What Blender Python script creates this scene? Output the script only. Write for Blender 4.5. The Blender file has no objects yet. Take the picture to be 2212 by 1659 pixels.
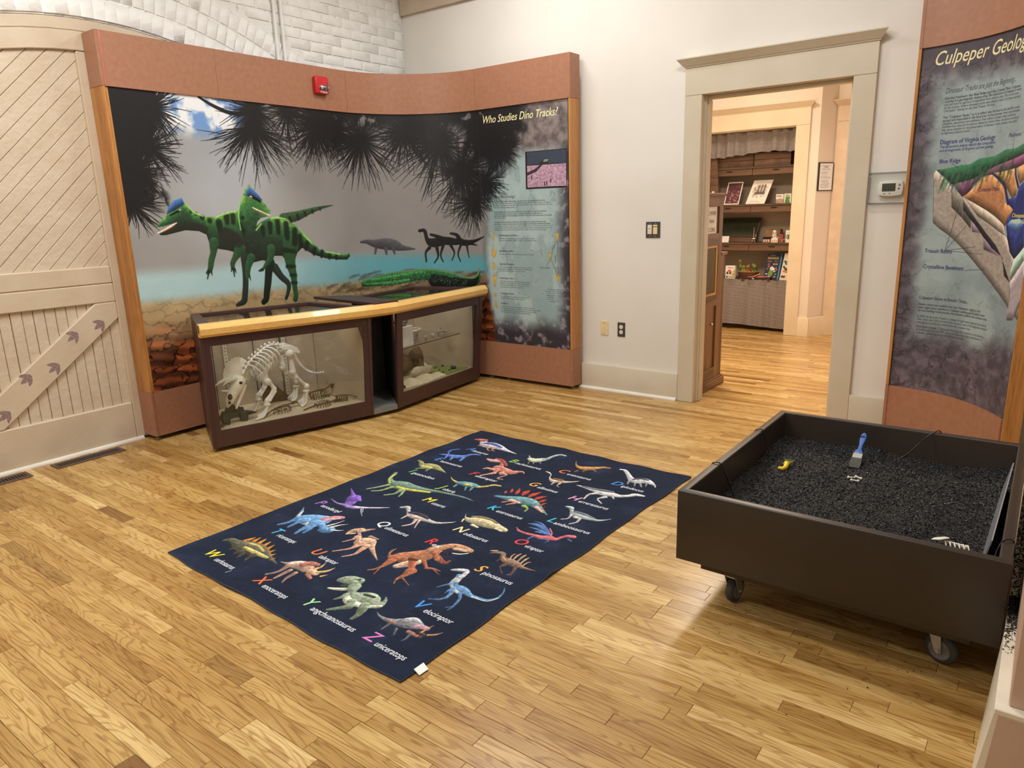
import bpy, bmesh, math, random
import numpy as np
from mathutils import Vector, Matrix
R = random.Random(7)
PI = math.pi
D = bpy.data
SC = bpy.context.scene
COL = SC.collection

# ---------------------------------------------------------------- camera, world, lights, exposure
yaw, pitch, roll = math.radians(37.21519), math.radians(-13.83702), math.radians(-1.69726)
_f = Vector((-math.sin(yaw)*math.cos(pitch), math.cos(yaw)*math.cos(pitch), math.sin(pitch)))
_r0 = Vector((math.cos(yaw), math.sin(yaw), 0)); _u0 = _r0.cross(_f)
_r = _r0*math.cos(roll)+_u0*math.sin(roll); _u = -_r0*math.sin(roll)+_u0*math.cos(roll)
CAM = Vector((5.0, -5.095, 1.5))
cd = D.cameras.new('camera'); cd.sensor_width = 36; cd.lens = 1537.68/2212*36; cd.clip_start = 0.05
cam = D.objects.new('camera', cd); COL.objects.link(cam)
cam.matrix_world = Matrix(((_r.x, _u.x, -_f.x, CAM.x), (_r.y, _u.y, -_f.y, CAM.y), (_r.z, _u.z, -_f.z, CAM.z), (0, 0, 0, 1)))
SC.camera = cam
SC.view_settings.view_transform = 'Standard'; SC.view_settings.look = 'None'
SC.view_settings.gamma = 1; SC.view_settings.exposure = 0.0; SC.view_settings.use_curve_mapping = False
w = D.worlds.new('world'); SC.world = w; w.use_nodes = True
w.node_tree.nodes['Background'].inputs[0].default_value = (0.75, 0.85, 1, 1)
w.node_tree.nodes['Background'].inputs[1].default_value = 0.3

def lamp(name, loc, size, power, col=(1, .93, .82), rot=(0, 0, 0), sy=None, spread=180):
    l = D.lights.new(name, 'AREA'); l.energy = power; l.color = col; l.size = size
    if sy: l.shape = 'RECTANGLE'; l.size_y = sy
    l.spread = math.radians(spread)
    o = D.objects.new(name, l); o.location = loc; o.rotation_euler = rot; COL.objects.link(o)
    return o
LK = (1, .985, .955)
lamp('ceiling_lamp_corner', (1.75, -1.0, 3.7), 1.2, 32, LK, sy=.3)
lamp('ceiling_lamp_left', (1.7, -3.6, 3.7), 1.2, 66, LK, sy=.3)
lamp('ceiling_lamp_middle', (3.6, -1.9, 3.75), 1.2, 40, LK, sy=.3)
lamp('ceiling_lamp_near', (2.3, -5.9, 3.75), 1.2, 60, LK, sy=.3)
lamp('ceiling_lamp_right', (5.7, -3.4, 3.75), 1.2, 12, LK, sy=.3)
lamp('hall_lamp', (2.75, 1.0, 2.62), 0.6, 60, (1, .83, .64))
lamp('hall_fill_high', (2.2, 1.9, 3.5), 0.6, 36, (1, .85, .68))  # unseen fill light, added to brighten the upper hall walls
lamp('hall_window_light', (4.4, 2.6, 1.3), 0.5, 5.0, (.78, .84, 1), rot=(0, math.radians(90), 0), sy=1.4)

# ---------------------------------------------------------------- helpers
def lin(c):
    if isinstance(c, str): c = [int(c[i:i+2], 16)/255 for i in (0, 2, 4)]
    elif max(c) > 1.001: c = [x/255 for x in c]
    return [x/12.92 if x <= .04045 else ((x+.055)/1.055)**2.4 for x in c]
def rgba(c): return tuple(lin(c))+(1,)
WL = {}
def tag(o, label=None, cat=None, group=None, kind=None):
    if label: o['label'] = label
    if cat: o['category'] = cat
    if group: o['group'] = group
    if kind: o['kind'] = kind
    return o
def thing(name, loc, label, cat, group=None, rotz=0):
    o = D.objects.new(name, None); o.location = loc; o.empty_display_size = .05
    COL.objects.link(o); WL[o.name] = Vector(loc)
    return tag(o, label, cat, group)
def link(name, me, parent=None):
    o = D.objects.new(name, me); COL.objects.link(o)
    if parent:
        o.parent = parent; WL[o.name] = WL[parent.name].copy()
    else: WL[o.name] = Vector((0, 0, 0))
    return o
def frame_of(d):
    d = Vector(d).normalized(); a = Vector((0, 0, 1)) if abs(d.z) < .9 else Vector((1, 0, 0))
    x = a.cross(d).normalized(); return x, d.cross(x)
class MB:
    def __init__(s): s.v = []; s.f = []; s.mi = []; s.k = 0
    def add(s, vs, fs):
        n = len(s.v); s.v += [tuple(p) for p in vs]; s.f += [tuple(i+n for i in f) for f in fs]; s.mi += [s.k]*len(fs); return s
    def box(s, x0, y0, z0, x1, y1, z1):
        return s.add([(x0,y0,z0),(x1,y0,z0),(x1,y1,z0),(x0,y1,z0),(x0,y0,z1),(x1,y0,z1),(x1,y1,z1),(x0,y1,z1)],
                     [(3,2,1,0),(4,5,6,7),(0,1,5,4),(1,2,6,5),(2,3,7,6),(3,0,4,7)])
    def obox(s, c, ax, ay, az):
        c, ax, ay, az = map(Vector, (c, ax, ay, az)); vs = []
        for k in (-1, 1):
            for i, j in ((-1,-1),(1,-1),(1,1),(-1,1)): vs.append(c+ax*i+ay*j+az*k)
        return s.add(vs, [(3,2,1,0),(4,5,6,7),(0,1,5,4),(1,2,6,5),(2,3,7,6),(3,0,4,7)])
    def extr(s, poly, vec):
        n = len(poly); vec = Vector(vec); p = [Vector(q) for q in poly]
        return s.add(p+[q+vec for q in p], [tuple(range(n))[::-1], tuple(range(n, 2*n))]+[(i, (i+1) % n, (i+1) % n+n, i+n) for i in range(n)])
    def prism(s, poly, z0, z1): return s.extr([(x, y, z0) for x, y in poly], (0, 0, z1-z0))
    def sweep(s, rings, closed=False, caps=True):
        m = len(rings[0]); n = len(rings); vs = [p for r in rings for p in r]; fs = []
        for i in range(n if closed else n-1):
            a = i*m; b = ((i+1) % n)*m
            fs += [(a+j, a+(j+1) % m, b+(j+1) % m, b+j) for j in range(m)]
        if caps and not closed: fs += [tuple(range(m))[::-1], tuple(range((n-1)*m, n*m))]
        return s.add(vs, fs)
    def tube(s, pts, r, n=8):
        pts = [Vector(p) for p in pts]; rs = r if isinstance(r, (list, tuple)) else [r]*len(pts); rings = []
        x = None
        for i, p in enumerate(pts):
            d = (pts[min(i+1, len(pts)-1)]-pts[max(i-1, 0)])
            if d.length < 1e-9: d = Vector((0, 0, 1))
            d.normalize()
            if x is None: x, y = frame_of(d)
            else:
                x = x-d*x.dot(d)
                if x.length < 1e-6: x, y = frame_of(d)
                x.normalize(); y = d.cross(x)
            rings.append([p+(x*math.cos(2*PI*k/n)+y*math.sin(2*PI*k/n))*rs[i] for k in range(n)])
        return s.sweep(rings)
    def ball(s, c, r, n=10, m=6):
        c = Vector(c); rx, ry, rz = r if isinstance(r, (list, tuple)) else (r, r, r)
        rings = [[c+Vector((rx*math.sin(t)*math.cos(2*PI*k/n), ry*math.sin(t)*math.sin(2*PI*k/n), rz*math.cos(t))) for k in range(n)]
                 for t in [max(.02, min(PI-.02, PI*i/m)) for i in range(m+1)]]
        return s.sweep(rings)
    def lathe(s, prof, c, axis=(0, 0, 1), n=16):
        c = Vector(c); a = Vector(axis).normalized(); x, y = frame_of(a)
        return s.sweep([[c+a*h+(x*math.cos(2*PI*k/n)+y*math.sin(2*PI*k/n))*max(r, 1e-4) for k in range(n)] for r, h in prof])
    def build(s, name, mats, parent=None, bevel=0, smooth=0, seg=1, label=None):
        if not isinstance(mats, (list, tuple)): mats = [mats]
        off = WL[parent.name] if parent else Vector((0, 0, 0))
        me = D.meshes.new(name)
        me.from_pydata([(p[0]-off.x, p[1]-off.y, p[2]-off.z) for p in s.v], [], s.f)
        for m in mats: me.materials.append(m)
        if len(mats) > 1: me.polygons.foreach_set('material_index', s.mi)
        bm = bmesh.new(); bm.from_mesh(me); bmesh.ops.recalc_face_normals(bm, faces=bm.faces)
        if bevel:
            es = [e for e in bm.edges if len(e.link_faces) == 2 and e.calc_face_angle(0) > .5]
            bmesh.ops.bevel(bm, geom=es, offset=bevel, segments=seg, affect='EDGES', profile=.5, clamp_overlap=True)
        bm.to_mesh(me); bm.free()
        if smooth:
            me.shade_smooth() if hasattr(me, 'shade_smooth') else None
            me.set_sharp_from_angle(angle=math.radians(smooth))
        o = link(name, me, parent)
        if label: o['label'] = label
        return o
def one(name, mb, mat, label, cat, group=None, **k):
    return tag(mb.build(name, mat, None, **k), label, cat, group)
def struct(name, mb, mat, **k):
    o = mb.build(name, mat, None, **k); o['kind'] = 'structure'; return o
def copies(src, locs, labels, group=None):
    """copy a thing with its parts (and their sub-parts)"""
    res = []
    for (loc, rz, sc), lab in zip(locs, labels):
        r = src.copy(); COL.objects.link(r); r.location = loc; r.rotation_euler = (0, 0, rz); r.scale = (sc, sc, sc); r['label'] = lab
        WL[r.name] = Vector(loc)
        for ch in list(src.children):
            c = ch.copy(); COL.objects.link(c); c.parent = r
            for g in list(ch.children):
                d = g.copy(); COL.objects.link(d); d.parent = c
        res.append(r)
    return res

# ---------------------------------------------------------------- materials
def nodes(name):
    m = D.materials.new(name); m.use_nodes = True; nt = m.node_tree
    return m, nt, nt.nodes['Principled BSDF']
def N(nt, t, **k):
    n = nt.nodes.new(t)
    for a, v in k.items():
        if a.startswith('i_'):
            key = a[2:]; key = int(key) if key.isdigit() else key.replace('_', ' ')
            n.inputs[key].default_value = v
        else: setattr(n, a, v)
    return n
def ramp(nt, fac, stops):
    r = N(nt, 'ShaderNodeValToRGB'); e = r.color_ramp.elements
    while len(e) < len(stops): e.new(.5)
    for x, (p, c) in zip(e, stops): x.position = p; x.color = rgba(c)
    nt.links.new(fac, r.inputs[0]); return r.outputs[0]
def mat(name, col, rough=.5, col2=None, scale=8, stretch=(1, 1, 1), bump=0, bscale=None, metal=0, spec=.5, detail=4, lo=.35, hi=.65, coat=0, emit=0):
    m, nt, b = nodes(name); L = nt.links.new
    b.inputs['Roughness'].default_value = rough; b.inputs['Metallic'].default_value = metal
    b.inputs['Specular IOR Level'].default_value = spec; b.inputs['Coat Weight'].default_value = coat
    c2 = col2 or [min(255, x*255*.94) for x in ([int(col[i:i+2], 16)/255 for i in (0, 2, 4)] if isinstance(col, str) else [y/255 for y in col])]
    tc = N(nt, 'ShaderNodeTexCoord'); mp = N(nt, 'ShaderNodeMapping'); mp.inputs['Scale'].default_value = stretch
    L(tc.outputs['Object'], mp.inputs[0])
    n = N(nt, 'ShaderNodeTexNoise', i_Scale=scale, i_Detail=detail); L(mp.outputs[0], n.inputs['Vector'])
    L(ramp(nt, n.outputs['Fac'], [(lo, col), (hi, c2)]), b.inputs['Base Color'])
    if emit:
        b.inputs['Emission Color'].default_value = rgba(col); b.inputs['Emission Strength'].default_value = emit
    if bump:
        n2 = N(nt, 'ShaderNodeTexNoise', i_Scale=bscale or scale*4, i_Detail=5); L(mp.outputs[0], n2.inputs['Vector'])
        bp = N(nt, 'ShaderNodeBump', i_Strength=bump, i_Distance=.01); L(n2.outputs['Fac'], bp.inputs['Height']); L(bp.outputs[0], b.inputs['Normal'])
    return m
def wood(name, c1, c2, c3, axis='z', rough=.4, scale=5, ring=26, coat=0):
    """long-grained wood: streaks run along the axis"""
    m, nt, b = nodes(name); L = nt.links.new
    b.inputs['Roughness'].default_value = rough; b.inputs['Coat Weight'].default_value = coat
    st = {'x': (.07, 1, 1), 'y': (1, .07, 1), 'z': (1, 1, .07)}[axis]
    tc = N(nt, 'ShaderNodeTexCoord'); mp = N(nt, 'ShaderNodeMapping'); mp.inputs['Scale'].default_value = st
    L(tc.outputs['Object'], mp.inputs[0])
    n = N(nt, 'ShaderNodeTexNoise', i_Scale=scale, i_Detail=3, i_Distortion=.3); L(mp.outputs[0], n.inputs['Vector'])
    mu = N(nt, 'ShaderNodeMath', operation='MULTIPLY', i_1=ring); L(n.outputs['Fac'], mu.inputs[0])
    si = N(nt, 'ShaderNodeMath', operation='SINE'); L(mu.outputs[0], si.inputs[0])
    n2 = N(nt, 'ShaderNodeTexNoise', i_Scale=scale*22, i_Detail=4); L(mp.outputs[0], n2.inputs['Vector'])
    a = N(nt, 'ShaderNodeMath', operation='MULTIPLY_ADD', i_1=.25, i_2=.25); L(si.outputs[0], a.inputs[0])
    ad = N(nt, 'ShaderNodeMath', operation='MULTIPLY_ADD', i_1=.9); L(n2.outputs['Fac'], ad.inputs[0]); L(a.outputs[0], ad.inputs[2])
    L(ramp(nt, ad.outputs[0], [(.3, c1), (.65, c2), (1.0, c3)]), b.inputs['Base Color'])
    bp = N(nt, 'ShaderNodeBump', i_Strength=.15, i_Distance=.003); L(ad.outputs[0], bp.inputs['Height']); L(bp.outputs[0], b.inputs['Normal'])
    return m
def glass(name, tint=(255, 255, 255), f0=.05, rough=.0, dens=1.0):
    m = D.materials.new(name); m.use_nodes = True; nt = m.node_tree; nt.nodes.clear(); L = nt.links.new
    o = N(nt, 'ShaderNodeOutputMaterial'); t = N(nt, 'ShaderNodeBsdfTransparent'); t.inputs[0].default_value = rgba(tint)
    g = N(nt, 'ShaderNodeBsdfGlossy'); g.inputs['Roughness'].default_value = rough
    lw = N(nt, 'ShaderNodeLayerWeight', i_Blend=.5); pw = N(nt, 'ShaderNodeMath', operation='POWER', i_1=5.0); L(lw.outputs['Facing'], pw.inputs[0])
    fr = N(nt, 'ShaderNodeMath', operation='MULTIPLY_ADD', i_1=.9, i_2=f0*.6); L(pw.outputs[0], fr.inputs[0]); mx = N(nt, 'ShaderNodeMixShader')
    L(fr.outputs[0], mx.inputs[0]); L(t.outputs[0], mx.inputs[1]); L(g.outputs[0], mx.inputs[2]); L(mx.outputs[0], o.inputs[0])
    return m
M = {}
M['wall'] = mat('wall_paint', (232, 228, 220), .6, (224, 220, 211), 1.2, bump=.03, bscale=160)
M['hallwall'] = mat('hall_paint', (236, 222, 204), .6, (230, 214, 195), 1.2, bump=.05, bscale=160)
M['trim'] = mat('trim_paint', (210, 199, 178), .38, (203, 191, 168), 3, bump=.06, bscale=60)
M['trimdark'] = mat('fascia_paint', (200, 184, 164), .45, (190, 172, 150), 6, bump=.1, bscale=60)
M['shoe'] = mat('shoe_paint', (238, 234, 224), .35, (228, 223, 210), 6)
M['brick'] = mat('painted_brick', (242, 242, 240), .55, (234, 234, 231), 9, bump=.42, bscale=26)
M['mortar'] = mat('painted_mortar', (234, 234, 231), .7, (186, 184, 178), 34, bump=.5, bscale=60, lo=.58, hi=.75)
M['barn'] = mat('barn_door_paint', (212, 196, 172), .5, (203, 185, 160), 4, bump=.16, bscale=34)
M['barnpeel'] = mat('peeling_door_paint', (214, 199, 176), .5, (206, 189, 165), 5, bump=.5, bscale=26)
M['paw'] = mat('footprint_paint', (134, 110, 112), .6, (160, 138, 134), 90)
M['mdf'] = mat('red_brown_board', (175, 125, 96), .42, (159, 108, 83), 30, detail=10, bump=.02, bscale=300, lo=.2, hi=.8)
M['mdfedge'] = mat('board_edge', (190, 122, 104), .42, (170, 102, 88), 12)
M['post'] = wood('exhibit_post_oak', (150, 96, 44), (188, 128, 66), (202, 144, 82), 'z', .38, 6, 12)
M['nosing'] = wood('oak_nosing', (226, 176, 96), (240, 196, 116), (246, 208, 134), 'y', .3, 5, 8, coat=.3)
M['maroon'] = mat('maroon_paint', (74, 48, 46), .4, (66, 42, 41), 4, bump=.03, bscale=200)
M['maroontop'] = M['maroon']
M['niche'] = mat('niche_grey', (128, 130, 127), .5, (120, 122, 119), 5)
M['nicheblack'] = mat('niche_black', (22, 20, 20), .6)
M['liner'] = mat('case_liner', (184, 166, 142), .6, (174, 156, 132), 3)
M['linerfloor'] = mat('case_floor_fabric', (204, 188, 160), .8, (190, 174, 145), 60)
M['standard'] = mat('shelf_standard_paint', (215, 202, 182), .4)
M['black'] = mat('black_plastic', (22, 22, 23), .45)
M['slot'] = mat('slot_black', (14, 13, 12), .7)
M['bone'] = mat('white_plastic_bone', (236, 232, 222), .42, (226, 220, 206), 18)
M['bonecream'] = mat('cream_plastic_bone', (240, 234, 218), .45, (228, 220, 200), 14)
M['puzzle'] = mat('dark_wood_puzzle', (98, 74, 44), .6, (78, 56, 32), 40)
M['greentoy'] = mat('dark_green_wood', (40, 50, 42), .6, (32, 40, 34), 20)
M['browntoy'] = mat('dark_brown_wood', (84, 62, 48), .6, (70, 50, 38), 20)
M['canvas'] = mat('cream_canvas', (244, 234, 202), .85, (234, 220, 184), 10, bump=.2, bscale=40)
M['rock'] = mat('brown_rock', (128, 108, 84), .8, (98, 82, 62), 14, bump=.5, bscale=30)
M['rockgrey'] = mat('grey_fossil_stone', (168, 164, 152), .7, (120, 118, 110), 22, bump=.5, bscale=50)
M['plaster'] = mat('pale_plaster_cast', (214, 204, 182), .8, (196, 182, 154), 20, bump=.4, bscale=50)
M['felt'] = mat('green_felt', (136, 148, 82), .9, (122, 134, 70), 50)
M['fossildark'] = mat('dark_fossil', (52, 54, 50), .6, (76, 76, 66), 40)
M['whitebox'] = mat('white_card', (236, 240, 244), .6)
M['sandbox'] = mat('dark_brown_laminate', (52, 42, 34), .36, (47, 38, 31), 3, bump=.02, bscale=300)
M['gravel'] = mat('black_rubber_bed', (27, 27, 29), .75, (18, 18, 20), 80, bump=.9, bscale=160)
M['chip'] = mat('black_rubber_chip', (38, 38, 42), .42, (24, 24, 27), 60)
M['steel'] = mat('zinc_steel', (196, 194, 188), .32, (170, 168, 162), 20, metal=.7)
M['tyre'] = mat('grey_rubber_tyre', (70, 70, 72), .6, (58, 58, 60), 20)
M['hub'] = mat('grey_hub', (120, 120, 120), .5)
M['blue'] = mat('blue_plastic', (62, 112, 190), .35, (52, 98, 176), 10)
M['yellow'] = mat('yellow_plastic', (236, 206, 30), .35, (226, 190, 20), 10)
M['bristle'] = mat('dark_bristle', (84, 84, 80), .7, (58, 58, 56), 120, (1, 1, .1))
M['yelbristle'] = mat('pale_yellow_bristle', (150, 150, 70), .6, (110, 112, 56), 90)
M['cord'] = mat('black_cord', (20, 20, 22), .5)
M['pink'] = mat('pinkish_beige_paint', (206, 178, 158), .5, (198, 169, 149), 3, bump=.05, bscale=80)
M['ledge'] = mat('white_ledge_paint', (240, 232, 214), .4, (230, 221, 200), 5)
M['greysheet'] = mat('grey_plastic_sheet', (150, 152, 156), .22, (140, 142, 147), 4)
M['acrylic'] = glass('acrylic_sheet', (236, 238, 240), .07)
M['glass'] = glass('case_glass', (252, 253, 252))
M['red'] = mat('red_alarm_plastic', (206, 34, 42), .35, (194, 26, 36), 8)
M['lens'] = mat('clear_strobe_lens', (205, 205, 205), .12, (90, 90, 92), 60, metal=.4, lo=.45, hi=.55)
M['white'] = mat('white_plastic', (240, 238, 234), .35)
M['chrome'] = mat('polished_metal', (225, 225, 228), .15, metal=1)
M['darkplate'] = mat('dark_switch_plate', (76, 70, 64), .35, (68, 62, 57), 10)
M['ivory'] = mat('ivory_plastic', (238, 218, 168), .4)
M['almond'] = mat('almond_plastic', (236, 222, 200), .35)
M['lcd'] = mat('dark_lcd', (58, 62, 48), .2, (44, 48, 38), 6)
M['register'] = mat('brown_register', (84, 64, 54), .4, (72, 54, 46), 10)
M['duct'] = mat('duct_dark', (14, 12, 11), .8)
M['cabinet'] = wood('dark_oak_cabinet', (72, 46, 28), (112, 78, 52), (134, 98, 70), 'z', .4, 7, 20)
M['cabinety'] = wood('dark_oak_rail', (72, 46, 28), (108, 74, 50), (130, 95, 68), 'y', .4, 7, 20)
M['brass'] = wood('golden_oak_frame', (150, 96, 34), (205, 150, 66), (225, 175, 90), 'z', .35, 6, 14)
M['closet'] = mat('closet_paint', (186, 170, 152), .7, (178, 162, 144), 2)
M['shelf'] = wood('dark_shelf_board', (50, 38, 30), (78, 60, 46), (96, 76, 60), 'x', .5, 6, 18)
M['crate'] = wood('old_crate_wood', (52, 36, 26), (92, 66, 48), (116, 86, 64), 'x', .6, 6, 16)
M['paper'] = mat('white_paper', (240, 238, 234), .6)
M['cardboard'] = mat('brown_cardboard', (158, 124, 86), .7, (146, 112, 76), 12)
M['basket'] = mat('woven_wicker', (110, 70, 42), .7, (84, 52, 30), 60, (1, 1, 4), bump=.6, bscale=60)
M['rim'] = mat('pale_wicker_rim', (176, 138, 92), .7, (150, 112, 70), 50, bump=.5, bscale=60)
M['plushgreen'] = mat('green_plush', (150, 148, 60), .9, (120, 124, 50), 30, bump=.4, bscale=120)
M['plushteal'] = mat('teal_plush', (70, 92, 66), .9, (52, 74, 56), 30, bump=.4, bscale=120)
M['plushred'] = mat('red_plush', (178, 62, 66), .9, (150, 46, 52), 30, bump=.4, bscale=120)
M['brickred'] = mat('miniature_brick', (150, 92, 74), .7, (176, 120, 98), 120)
M['traydark'] = mat('dark_tray_wood', (66, 40, 28), .5, (52, 30, 20), 20)
M['toypink'] = mat('pink_toy_plastic', (232, 120, 150), .4)
M['toyorange'] = mat('orange_toy_plastic', (236, 160, 70), .4)
M['darkblue'] = mat('dark_blue_board', (34, 48, 74), .4)
M['lightblue'] = mat('light_blue_board', (96, 150, 200), .4)
M['underlay'] = mat('dark_floor_gap', (58, 36, 18), .8)
M['rugback'] = mat('dark_rug_edge', (44, 48, 60), .9, (70, 74, 86), 160)

def gingham():
    m, nt, b = nodes('gingham_cloth'); L = nt.links.new; b.inputs['Roughness'].default_value = .9
    uv = N(nt, 'ShaderNodeUVMap'); sp = N(nt, 'ShaderNodeSeparateXYZ'); L(uv.outputs[0], sp.inputs[0])
    s = []
    for k in (0, 1):
        mu = N(nt, 'ShaderNodeMath', operation='MULTIPLY', i_1=75.0); L(sp.outputs[k], mu.inputs[0])
        fr = N(nt, 'ShaderNodeMath', operation='FRACT'); L(mu.outputs[0], fr.inputs[0])
        g = N(nt, 'ShaderNodeMath', operation='GREATER_THAN', i_1=.5); L(fr.outputs[0], g.inputs[0]); s.append(g)
    a = N(nt, 'ShaderNodeMath', operation='ADD'); L(s[0].outputs[0], a.inputs[0]); L(s[1].outputs[0], a.inputs[1])
    h = N(nt, 'ShaderNodeMath', operation='MULTIPLY', i_1=.5); L(a.outputs[0], h.inputs[0])
    L(ramp(nt, h.outputs[0], [(.1, (62, 56, 58)), (.5, (116, 106, 104)), (.95, (206, 196, 188))]), b.inputs['Base Color'])
    return m
M['gingham'] = gingham()
def oak_floor():
    m, nt, b = nodes('oak_strip_floor'); L = nt.links.new
    at = N(nt, 'ShaderNodeAttribute', attribute_name='tone'); sp = N(nt, 'ShaderNodeSeparateColor'); L(at.outputs['Color'], sp.inputs[0])
    tc = N(nt, 'ShaderNodeTexCoord')
    of = N(nt, 'ShaderNodeCombineXYZ')
    for k in (0, 1, 2):
        q = N(nt, 'ShaderNodeMath', operation='MULTIPLY', i_1=(37., 53., 91.)[k]); L(sp.outputs[(1, 2, 1)[k]], q.inputs[0]); L(q.outputs[0], of.inputs[k])
    ad = N(nt, 'ShaderNodeVectorMath', operation='ADD'); L(tc.outputs['Object'], ad.inputs[0]); L(of.outputs[0], ad.inputs[1])
    m1 = N(nt, 'ShaderNodeMapping'); m1.inputs['Scale'].default_value = (1.5, 13, 1); L(ad.outputs[0], m1.inputs[0])
    n1 = N(nt, 'ShaderNodeTexNoise', i_Scale=1.0, i_Detail=2.0, i_Distortion=.5); L(m1.outputs[0], n1.inputs['Vector'])
    mu = N(nt, 'ShaderNodeMath', operation='MULTIPLY', i_1=85.); L(n1.outputs['Fac'], mu.inputs[0])
    si = N(nt, 'ShaderNodeMath', operation='SINE'); L(mu.outputs[0], si.inputs[0])
    m2 = N(nt, 'ShaderNodeMapping'); m2.inputs['Scale'].default_value = (9, 260, 1); L(ad.outputs[0], m2.inputs[0])
    n2 = N(nt, 'ShaderNodeTexNoise', i_Scale=1.0, i_Detail=4.0); L(m2.outputs[0], n2.inputs['Vector'])
    m3 = N(nt, 'ShaderNodeMapping'); m3.inputs['Scale'].default_value = (2.0, 9, 1); L(ad.outputs[0], m3.inputs[0])
    n3 = N(nt, 'ShaderNodeTexNoise', i_Scale=1.0, i_Detail=3.0); L(m3.outputs[0], n3.inputs['Vector'])
    base = ramp(nt, sp.outputs[0], [(0, (140, 102, 54)), (.28, (184, 146, 84)), (.62, (206, 170, 104)), (1, (234, 204, 142))])
    # ring lines, fine pores, slow mottling
    rl = ramp(nt, si.outputs[0], [(.0, (255, 255, 255)), (.35, (255, 255, 255)), (.95, (206, 188, 165))])
    mx = N(nt, 'ShaderNodeMix', data_type='RGBA', blend_type='MULTIPLY'); mx.inputs['Factor'].default_value = .7
    L(base, mx.inputs['A']); L(rl, mx.inputs['B'])
    po = ramp(nt, n2.outputs['Fac'], [(.3, (196, 172, 140)), (.48, (255, 255, 255))])
    mx2 = N(nt, 'ShaderNodeMix', data_type='RGBA', blend_type='MULTIPLY'); mx2.inputs['Factor'].default_value = .75
    L(mx.outputs['Result'], mx2.inputs['A']); L(po, mx2.inputs['B'])
    mo = ramp(nt, n3.outputs['Fac'], [(.3, (222, 208, 188)), (.65, (255, 255, 255))])
    mx3 = N(nt, 'ShaderNodeMix', data_type='RGBA', blend_type='MULTIPLY'); mx3.inputs['Factor'].default_value = .9
    L(mx2.outputs['Result'], mx3.inputs['A']); L(mo, mx3.inputs['B'])
    L(mx3.outputs['Result'], b.inputs['Base Color'])
    b.inputs['Roughness'].default_value = .27; b.inputs['Specular IOR Level'].default_value = .5
    bp = N(nt, 'ShaderNodeBump', i_Strength=.12, i_Distance=.002); L(n2.outputs['Fac'], bp.inputs['Height']); L(bp.outputs[0], b.inputs['Normal'])
    return m
M['floor'] = oak_floor()
# ---------------------------------------------------------------- prints: a small painter for the flat printed graphics
RS = np.random.RandomState(5)
_tiles = {}
def fbm(h, w, cell, oct=4, seed=0, stretch=(1, 1)):
    r = np.random.RandomState(seed); out = np.zeros((h, w), np.float32); amp = 1; tot = 0
    yy = np.arange(h, dtype=np.float32)[:, None]; xx = np.arange(w, dtype=np.float32)[None, :]
    for o in range(oct):
        c = max(cell/2**o, 1.5); gy, gx = yy/(c*stretch[1]), xx/(c*stretch[0])
        g = r.rand(int(gy.max())+3, int(gx.max())+3).astype(np.float32)
        iy = gy.astype(int)[:, 0]; ix = gx.astype(int)[0]; fy = (gy[:, 0]-iy)[:, None]; fx = (gx[0]-ix)[None, :]
        fy = fy*fy*(3-2*fy); fx = fx*fx*(3-2*fx)
        a = g[np.ix_(iy, ix)]; b_ = g[np.ix_(iy, ix+1)]; c_ = g[np.ix_(iy+1, ix)]; d_ = g[np.ix_(iy+1, ix+1)]
        out += amp*((a*(1-fx)+b_*fx)*(1-fy)+(c_*(1-fx)+d_*fx)*fy); tot += amp; amp *= .55
    return out/tot
def worley(h, w, cell, seed=0, aspect=1.0, warp=0):
    r = np.random.RandomState(seed); gh, gw = int(h/cell)+3, int(w/(cell*aspect))+3
    py = (np.arange(gh)[:, None]-1+r.rand(gh, gw))*cell; pxx = (np.arange(gw)[None, :]-1+r.rand(gh, gw))*cell*aspect
    yy = np.arange(h)[:, None]*1.; xx = np.arange(w)[None, :]*1.
    if warp: yy = np.clip(yy+warp*cell*(fbm(h, w, cell*.8, 4, 71)-.5)*2, 0, h-1); xx = np.clip(xx+warp*cell*aspect*(fbm(h, w, cell*.8, 4, 72)-.5)*2, 0, w-1)
    cy = (yy/cell).astype(int)+1; cx = (xx/(cell*aspect)).astype(int)+1
    f1 = np.full((h, w), 1e9); f2 = f1.copy(); idx = np.zeros((h, w), int)
    for dy in (-1, 0, 1):
        for dx in (-1, 0, 1):
            a = np.clip(cy+dy, 0, gh-1)+np.zeros((h, w), int); b_ = np.clip(cx+dx, 0, gw-1)+np.zeros((h, w), int)
            d = (py[a, b_]-yy)**2+((pxx[a, b_]-xx)/aspect)**2
            n = d < f1; f2 = np.where(n, f1, np.minimum(f2, d)); idx = np.where(n, a*gw+b_, idx); f1 = np.where(n, d, f1)
    return np.sqrt(f2)-np.sqrt(f1), (idx*7919 % 101)/101.
def C3(c):
    if isinstance(c, str): return np.array([int(c[i:i+2], 16) for i in (0, 2, 4)], np.float32)/255
    return np.array(c, np.float32)/255
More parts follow.
